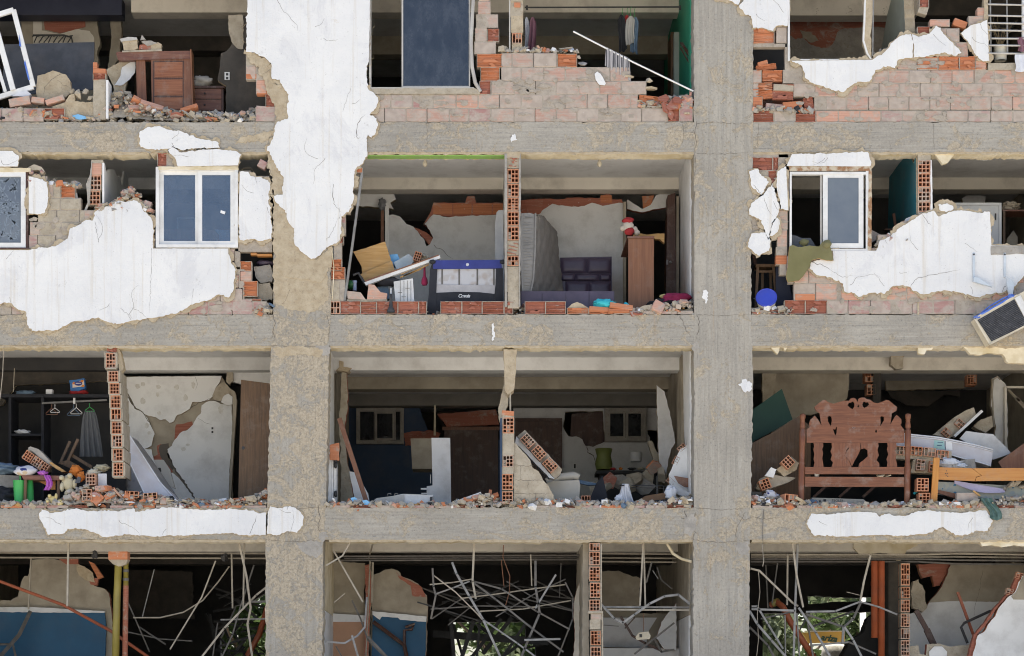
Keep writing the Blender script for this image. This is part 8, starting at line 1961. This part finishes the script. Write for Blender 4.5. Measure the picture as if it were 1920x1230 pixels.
m = MB(); m.box((W(920,1196,5.0).x, 5.0, W(920,1196,5.0).z),(2.0,.2,.12), Matrix.Rotation(.07,3, 'Y')); tag(m.build('fallen_timber', ['black_metal'], None), 'heavy dark timber lying level against the garden light, lowest floor middle', 'timber')
for a, b in (((900,1160),(894,1236)),((850,1170),(870,1240)),((888,1164),(866,1232)),((940,1160),(880,1238)),((985,1170),(940,1236)),((896,1172),(930,1196)),((960,1158),(905,1226)),((1000,1190),(930,1240)),((985,1215),(1030,1206)),((845,1160),(852,1240))):
  m = MB(); bar2(m, a, b, rr.uniform(4,9), rr.uniform(3.5,6),.06); STUDS.append((tag(m.build('collapsed_batten', ['black_metal'], None), '', 'batten', 'collapsed battens, lowest floor middle'), [a, b], 'dark', 'batten'))
w = Wall('tall hollow brick pier end between the stud tangle and the right room, lowest floor', .02, name='partition_wall', mortar='tan2')
for y0, y1, x, kk in ((1018,1033,1105, 'v'),(1034,1060,1105, 'h'),(1062,1090,1105, 'H'),(1092,1121,1106, 'H'),(1124,1146,1105, 'h'),(1150,1162,1108, 'o'),(1162,1180,1106, 'm'),(1182,1210,1107, 'H'),(1212,1240,1107, 'h'),(1241,1266,1107, 'h')): w.course(y0, y1, [x, x + 20], kk)
w.mb.pbox(1126,1020,1128.5,1145,.01,.3); w.mb.pbox(1103,1146,1131,1150,.0,.2); w.mb.pbox(1128,1150,1131,1266,.01,.3)
MB().plate(rag([(1093,1018),(1103.5,1018),(1104.5,1266),(1092,1266)], 1.2,6,3),.30,2.1).build('plaster_skin', ['dust_shade_wall'], w.t)  # cream skin toned down to paint its shaded side
w.done()
wallplate('broken_wall', 'cream wall with a jagged left edge behind the brick pier, lowest floor middle', [(1092,1060),(1092,1266),(1072,1266),(1078,1200),(1076,1150),(1078,1120),(1086,1092)], 1.4,.15, ['int_cream', 'terra_d'], 1.5)
wr = wallplate('back_wall', 'dim tan wall with a ragged top, right of the brick pier, lowest floor', [(1120,1072),(1160,1070),(1180,1078),(1200,1084),(1200,1150),(1260,1150),(1240,1180),(1236,1206),(1300,1212),(1300,1260),(1110,1260)], 2.6,.12, ['dust_shade_wall', 'terra_d'], 2)
MB().plate([(1130,1158),(1232,1158),(1212,1190),(1214,1215),(1130,1213)], 2.52,.05).build('grey_dado', ['int_grey'], wr)
MB().plate([(1128,1215),(1300,1216),(1300,1262),(1128,1262)], 2.1,.1).build('white_ledge', ['int_white'], wr)
wallplate('wall_remnant', 'pale broken wall piece beside the right column, lowest floor middle', [(1240,1166),(1262,1140),(1268,1130),(1268,1220),(1244,1216),(1230,1196)], 2.0,.1, ['int_white', 'terra_d'], 2)
LR = 'grey metal stud right of the brick pier, lowest floor'
for pts, w_, mat in (([(1128,1134,.2),(1152,1160,.2),(1168,1168,.2),(1190,1152,.2),(1218,1132,.2),(1246,1118,.2),(1272,1115,.2),(1293,1132,.2)], .055, 'galv'),([(1132,1138,.3),(1292,1139,.3)], .045, 'galv'),([(1134,1143,.25),(1292,1144,.25)], .04, 'galv_t'),([(1206,1018,.25),(1200,1135,.25)], .04, 'galv_t'),([(1207,1018,.3),(1210,1135,.3)], .04, 'galv_t'),([(1222,1054,.8),(1212,1092,.8)], .04, 'galv_d'),([(1224,1070,.8),(1234,1085,.8)], .015, 'galv'),([(1232,1064,1.4),(1240,1088,1.4),(1260,1104,1.4)], .03, 'galv_d'),([(1164,1156,1.5),(1186,1192,1.5),(1210,1206,1.5),(1240,1220,1.5)], .06, 'wood_dark'),([(1190,1158,1.6),(1172,1178,1.6)], .03, 'wood_dark'),([(1264,1168,1.0),(1190,1226,1.0)], .045, 'galv_d'),([(1228,1200,1.3),(1240,1222,1.3),(1264,1218,1.3)], .05, 'galv_d'),([(1132,1172,1.0),(1160,1174,1.0)], .02, 'galv_d')):
  stud(LR, pts, w_, mat, 'metal studs right of the brick pier')
m = MB(); m.tube([W(1250,1018,.4), W(1262,1038,.3),(W(1278,1048,.2)), W(1296,1053,.05)], .022,7); tag(m.build('cream_hose', ['soffit'], None), 'cream hose curling from the ceiling to the right column, lowest floor', 'hose')
k = thing('hanging_fixture', 'cream ceiling light fixture dangling by its wires, lowest floor right of the pier', 'light fixture', W(1205,1198,.9))
MB().plate([(1192,1194),(1198,1186),(1216,1184),(1220,1192),(1218,1198),(1194,1200)], .9,.1).build('housing', ['cream_pl'], k); MB().tube([W(1206,1150,.95), W(1207,1184,.95)], .005,5).build('wire', ['wood_teak'], k)
MB().pbox(1199,1189,1204,1195,.895,.004).build('socket', ['black_metal'], k)
# right bay
MB().plate(rag([(1602,1015,.3),(1680,1016,.3),(1722,1018,.3),(1720,1024),(1700,1032),(1690,1050),(1682,1052),(1680,1040),(1650,1036),(1612,1040),(1600,1028)], 1.5,5,7),2.2,.05).build('torn_soffit', ['soffit'], B)
SEED[0] += 1; MB().plate(rag([(1836,1013,.2),(1940,1013,.2),(1940,1026),(1900,1022),(1880,1026),(1860,1022),(1842,1024)], 1.3,5, SEED[0]),.03,.1).build('torn_soffit', ['soffit'], B)
for r_, (y, d_) in enumerate(((1040,1.2),(1044,1.4),(1048,1.3),(1053,1.5))):
  m = MB(); m.tube([W(1408, y, d_), W(1720, y, d_), W(1790, y - 2 + r_ * 2, d_), W(1990, y + 1 + r_ * 1.5, d_)], .016,6); tag(m.build('ceiling_conduit', ['galv_t' if r_ < 2 else 'galv_d'], None), 'first second third fourth'.split()[r_] + ' conduit from the top under the ceiling, lowest floor right', 'conduit', 'conduits under the ceiling, lowest floor right')
for px, y1, lab in ((1639.5,1196, 'left of two orange drain pipes hanging from the ceiling, lowest floor right'),(1652.5,1260, 'right of two orange drain pipes reaching the floor, lowest floor right')):
  k = thing('orange_drain_pipe', lab, 'pipe', W(px, y1,1.0)); MB().tube([W(px, 1052,1.0), W(px, y1,1.0)], .052,12).build('pipe', ['orange_pipe'], k, True); MB().tube([W(px, 1090,1.0), W(px, 1098,1.0)], .056,12).build('joint', ['orange_pipe'], k, True)
k = thing('orange_elbow_pipe', 'thick orange pipe with a yellow collar sloping down behind the studs, lowest floor right', 'pipe', W(1500,1240,1.6))
MB().tube([W(1446,1134,1.8), W(1456,1128,1.7), W(1468,1138,1.6), W(1482,1166,1.6), W(1530,1240,1.6)], .05,12).build('pipe', ['orange_pipe'], k, True); MB().tube([W(1451,1131,1.75), W(1459,1128,1.68)], .058,12).build('collar', ['yellow_pipe'], k, True)
m = MB(); m.pbox(1666,1052,1692,1266,2.6,.3); tag(m.build('concrete_post', ['dark_wall'], None), 'dim concrete post left of the hollow brick end, lowest floor right', 'post')
w = Wall('dim end of a hollow brick partition in the lowest floor right room', 1.2, name='partition_wall', mortar='tan2')
for y0, y1, kk in ((1056,1098, 'H'),(1100,1122, 'h'),(1124,1148, 'h'),(1150,1176, 'H'),(1178,1198, 'v'),(1200,1230, 'H'),(1231,1260, 'H')): w.course(y0, y1, [1689,1706], kk)
w.done()
wr = wallplate('back_wall', 'grey and white wall with a ragged left edge, lowest floor right room', [(1782,1056),(1990,1056),(1990,1260),(1702,1260),(1706,1150),(1740,1146),(1736,1136),(1752,1118),(1766,1100),(1776,1078)], 2.6,.12, ['dust_shade_wall', 'terra_d'], 2)
patch(wr, 'white_dado', [(1704,1152),(1738,1140),(1742,1130),(1780,1127),(1990,1130),(1990,1262),(1704,1262)], 2.58,.018, ['int_white'], .8)
wallplate('wall_remnant', 'tan broken wall lump left of the ragged white wall, lowest floor right', [(1712,1090),(1722,1086),(1732,1104),(1738,1140),(1730,1148),(1712,1140),(1708,1110)], 2.4,.15, ['tan2'], 2)
wallplate('wall_remnant', 'dim brick ends above the tan wall lump, lowest floor right', [(1720,1058),(1780,1056),(1774,1076),(1762,1098),(1752,1100),(1748,1080),(1730,1084)], 2.75,.15, ['terra_d', 'terra'], 2)
crack(wr, [(1842,1070),(1836,1110),(1826,1140),(1830,1160)], .9,2.57,3)
wf = wallplate('broken_wall', 'pale painted wall with an exposed brick edge at the lower right corner', [(1990,1072),(1916,1080),(1903,1110),(1892,1118),(1872,1141),(1866,1156),(1852,1172),(1846,1184),(1833,1192),(1830,1207),(1824,1228),(1818,1266),(1990,1266)], .9,.15, ['int_white', 'terra'], 1.6)
patch(wf, 'tan_upper', [(1990,1073),(1917,1081),(1905,1110),(1896,1118),(1900,1124),(1990,1126)], .893,.006, ['dust_shade_wall'], .6)
patch(wf, 'broken_edge', [(1916,1076),(1903,1108),(1890,1116),(1870,1140),(1850,1170),(1832,1190),(1828,1207),(1820,1240),(1812,1244),(1826,1190),(1846,1168),(1864,1140),(1872,1132),(1888,1114),(1896,1106),(1908,1074)], .95,.12, ['terra_d'], 1.5)
for px, py, a_ in ((1892,1110,.3),(1910,1080,.3)):
  q_ = link('brick', HOL[(2,3)][1], wf, W(px, py, .98)); q_.scale = (.7,.5,.6); q_.rotation_euler = (0, a_, 0)
m = MB(); bar2(m, (1796,1110),(1832,1208),5,1.6,.04); tag(m.build('orange_stick', ['orange_pipe'], None), 'orange stick leaning on the white wall, lowest floor right', 'stick')
m = MB(); m.tube([W(1868,1147,1.5), W(1856,1146,1.5), W(1808,1168,1.5), W(1802,1176,1.5), W(1814,1206,1.5)], .022,7); tag(m.build('black_tube', ['black_metal'], None), 'bent black tube lying against the white wall, lowest floor right', 'tube')
m = MB(); bar2(m, (1718,1144),(1738,1180),9,1.8,.05); bar2(m, (1738,1180),(1752,1210),12,1.8,.06); tag(m.build('dark_plank', ['wood_dark'], None), 'dark broken plank against the white wall, lowest floor right', 'plank')
wallplate('low_wall', 'low broken brick wall with a white plaster remnant, bottom of the lowest floor right', [(1700,1212),(1722,1210),(1724,1226),(1736,1228),(1738,1208),(1760,1206),(1778,1212),(1800,1210),(1826,1208),(1822,1266),(1700,1266)], 1.3,.14, ['tan2', 'terra_d'], 1.5)
o = MB().plate(rag([(1742,1222),(1752,1212),(1766,1212),(1776,1222),(1774,1240),(1744,1240)], .6,5,3),1.27,.02).build('plaster_flake', ['int_white'], None); tag(o, 'rounded white plaster remnant on the low broken wall, bottom right', 'plaster flake')
LQ = 'grey metal stud in the tangle of the lowest floor right bay'
for pts, w_, mat in (
  ([(1408,1066,.3),(1424,1070,.3),(1486,1130,.35),(1496,1136,.35)], .045, 'galv_t'),([(1486,1018,.2),(1494,1080,.25),(1506,1138,.3)], .045, 'galv_t'),([(1496,1018,.3),(1491,1138,.3),(1488,1240,.3)], .05, 'galv'),([(1477,1040,.6),(1476,1134,.6)], .04, 'galv_t'),([(1632,1042,.3),(1620,1090,.35),(1613,1128,.4)], .045, 'galv_t'),([(1613,1128,.35),(1648,1138,.35),(1682,1152,.3)], .04, 'galv'),([(1613,1128,.4),(1566,1146,.4),(1512,1147,.4)], .045, 'galv'),([(1614,1130,.5),(1600,1160,.5),(1582,1176,.5)], .055, 'galv_d'),([(1512,1152,.6),(1584,1176,.6)], .05, 'galv_d'),([(1584,1176,.4),(1600,1200,.4),(1620,1240,.4)], .05, 'galv'),([(1582,1176,.5),(1580,1206,.5)], .06, 'galv'),([(1498,1140,.25),(1530,1186,.25),(1562,1240,.25)], .05, 'galv'),([(1410,1142,.3),(1490,1145,.3)], .05, 'galv'),([(1410,1137,.3),(1420,1137,.3),(1440,1170,.3),(1468,1216,.3)], .045, 'galv'),([(1406,1146,.2),(1420,1170,.2),(1446,1200,.2),(1476,1234,.2)], .055, 'galv'),([(1406,1176,.5),(1440,1210,.5),(1456,1240,.5)], .05, 'galv_d'),([(1427,1160,.8),(1490,1146,.8)], .04, 'galv_d'),([(1472,1154,.5),(1473,1240,.5)], .03, 'galv'),([(1512,1152,.7),(1520,1200,.7),(1526,1240,.7)], .04, 'galv_d'),([(1494,1150,.9),(1500,1240,.9)], .035, 'galv'),([(1520,1210,.8),(1592,1204,.8)], .045, 'galv'),([(1592,1204,.7),(1642,1226,.7)], .04, 'galv_d'),([(1458,1056,1.2),(1448,1130,1.2)], .03, 'galv_d'),([(1436,1060,1.6),(1440,1140,1.6)], .03, 'galv_d'),([(1500,1180,1.6),(1518,1150,1.6)], .04, 'black_metal'),([(1520,1176,2.0),(1600,1146,2.0)], .05, 'black_metal'),([(1588,1110,.9),(1612,1116,.9)], .015, 'galv_t')):
  stud(LQ, pts, w_, mat, 'tangled metal studs, lowest floor right')
m = MB(); m.tube([W(1429,1020,.05), W(1432,1052,.05), W(1430,1062,.05)], .007,5); m.tube([W(1422,1070,.3), W(1425,1110,.3), W(1420,1150,.3), W(1422,1200,.3), W(1418,1236,.3)], .006,5); tag(m.build('hanging_wire', ['galv_t'], None), 'thin pale wire hanging beside the right column, lowest floor', 'wire')
m = MB(); m.tube([W(1432,955,-.01), W(1430,990,-.012), W(1431,1052,-.01)], .004,5); tag(m.build('hanging_wire', ['galv_d'], None), 'thin wire hanging down across the beam right of the right column', 'wire')
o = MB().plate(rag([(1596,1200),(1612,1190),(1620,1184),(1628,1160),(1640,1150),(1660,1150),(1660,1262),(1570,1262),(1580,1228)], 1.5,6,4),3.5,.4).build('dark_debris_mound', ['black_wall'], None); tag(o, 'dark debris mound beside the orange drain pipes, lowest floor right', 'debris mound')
k = thing('water_drum', 'speckled pale drum seen outside beyond the rear opening, lowest floor right', 'drum', W(1566,1240,8.9)); MB().lathe(W(1566,1242,9.2), [(.26,0),(.27,.15),(.25,.30),(.15,.35)], 20).build('body', [simple('speckled_drum', (.30,.28,.22),(.55,.52,.44),16,.8,.3)], k, True)
name_studs()
# mustard sign outside with its lettering
k = thing('garden_sign', 'mustard yellow sign board with dark script outside the rear opening, lowest floor right', 'sign', W(1545,1206,9.6))
MB().plate([(1504,1186),(1584,1184),(1584,1204),(1516,1206)], 9.8,.06).build('board', ['yellow_sign'], k)
MB().pbox(1510,1182.5,1584,1184,9.76,.14).build('top_edge', ['cream_pl'], k)
for x in (1514,1578): MB().pbox(x, 1205, x + 3,1320,9.82,.06).build('leg', ['wood_mahog'], k)
o = lettering('lettering', 'arlza', 1554,1197,9.79,.17, 'sign_ink', k, .3,1, math.radians(7),.006)
k = thing('white_post', 'white post standing outside the rear opening, lowest floor right', 'post', W(1618,1240,9.4)); MB().lathe(Vector((W(1618,0,9.4).x, 9.4,0)), [(.06,0),(.06,4.4)], 12).build('shaft', ['white_metal'], k, True); MB().lathe(Vector((W(1618,0,9.4).x, 9.4,4.4)), [(.08,0),(.08,.06),(.02,.09)], 12).build('cap', ['white_metal'], k, True)
# ================================================================ GARDEN BEHIND
def tree(label, name, x, y, h, cr, seed, leaf='leaf', n=3600, cat='tree', group=None, size=.22):
  r = random.Random(seed)
  t_ = thing(name, label, cat, (x, y, 0), group)
  m_ = MB()
  m_.tube([(x, y, 0),(x + r.uniform(-.1,.1), y, h * .25),(x + r.uniform(-.3,.3), y + r.uniform(-.2,.2), h * .5)], .16,8,0,.09)
  for i in range(6):
    a = i * 1.05 + r.uniform(-.3,.3)
    p0 = Vector((x, y, h * r.uniform(.2,.5))); p1 = p0 + Vector((math.cos(a) * cr * .45, math.sin(a) * cr * .45, h * .16)); p2 = p1 + Vector((math.cos(a + .3) * cr * .35, math.sin(a + .3) * cr * .35, h * .14))
    m_.tube([p0, p1, p2], .06,6,0,.02)
  m_.build('trunk', ['bark'], t_, True)
  cl = [(Vector((x + r.gauss(0, cr * .42), y + r.gauss(0, cr * .42), h * .58 + r.gauss(0, h * .17))), r.uniform(.25,.5) * cr * .8) for _ in range(26)]
  m_ = MB()
  for i in range(n):
    c_, rad = r.choice(cl)
    u = Vector((r.gauss(0,1), r.gauss(0,1), r.gauss(0,1))).normalized() * rad * r.uniform(.35,1.0)
    p = c_ + u; p.z = max(.25, p.z)
    a = Vector((r.gauss(0,1), r.gauss(0,1), r.gauss(0,.6))).normalized(); b = a.orthogonal().normalized()
    b = (b * math.cos(r.random() * 6) + a.cross(b) * math.sin(r.random() * 6)).normalized()
    s = size * r.uniform(.5,1.2)
    m_.add([p - a * s, p - b * s * .38, p + a * s, p + b * s * .38], [(0,1,2,3)])
  m_.build('crown', [leaf], t_)
for i, (x, y, h, cr, lf, lab) in enumerate(((-5.2,13.0,5.6,2.2, 'leaf', 'dark leafy tree in the garden behind the left bay'),(-3.6,18.0,8.0,3.2, 'leaf2', 'pale leafy tree further back behind the left column'),(.6,14.5,5.2,2.4, 'leaf', 'leafy tree in the garden behind the middle stud tangle'),(2.2,20.0,8.2,3.4, 'leaf2', 'pale tall tree far behind the middle bay'),(5.6,15.5,5.4,2.3, 'leaf2', 'pale green tree behind the mustard sign'),(8.4,19.0,8.5,3.3, 'leaf', 'broad tree far behind the orange drain pipes'))):
  tree(lab, 'garden_tree', x, y, h, cr, i + 3, lf, 4200)
for i, (x, y, h, lab) in enumerate(((4.25,12.2,3.6, 'palm like shrub left of the mustard sign'),(-.2,11.8,3.4, 'leafy shrub behind the middle rear opening'),(6.4,12.5,3.8, 'shrub right of the mustard sign'),(.9,12.0,3.2, 'shrub with pale tips behind the middle rear opening'))):
  tree(lab, 'garden_shrub', x, y, h, .9,40 + i, 'leaf2' if i % 2 else 'leaf', 1500, 'shrub', None, .16)
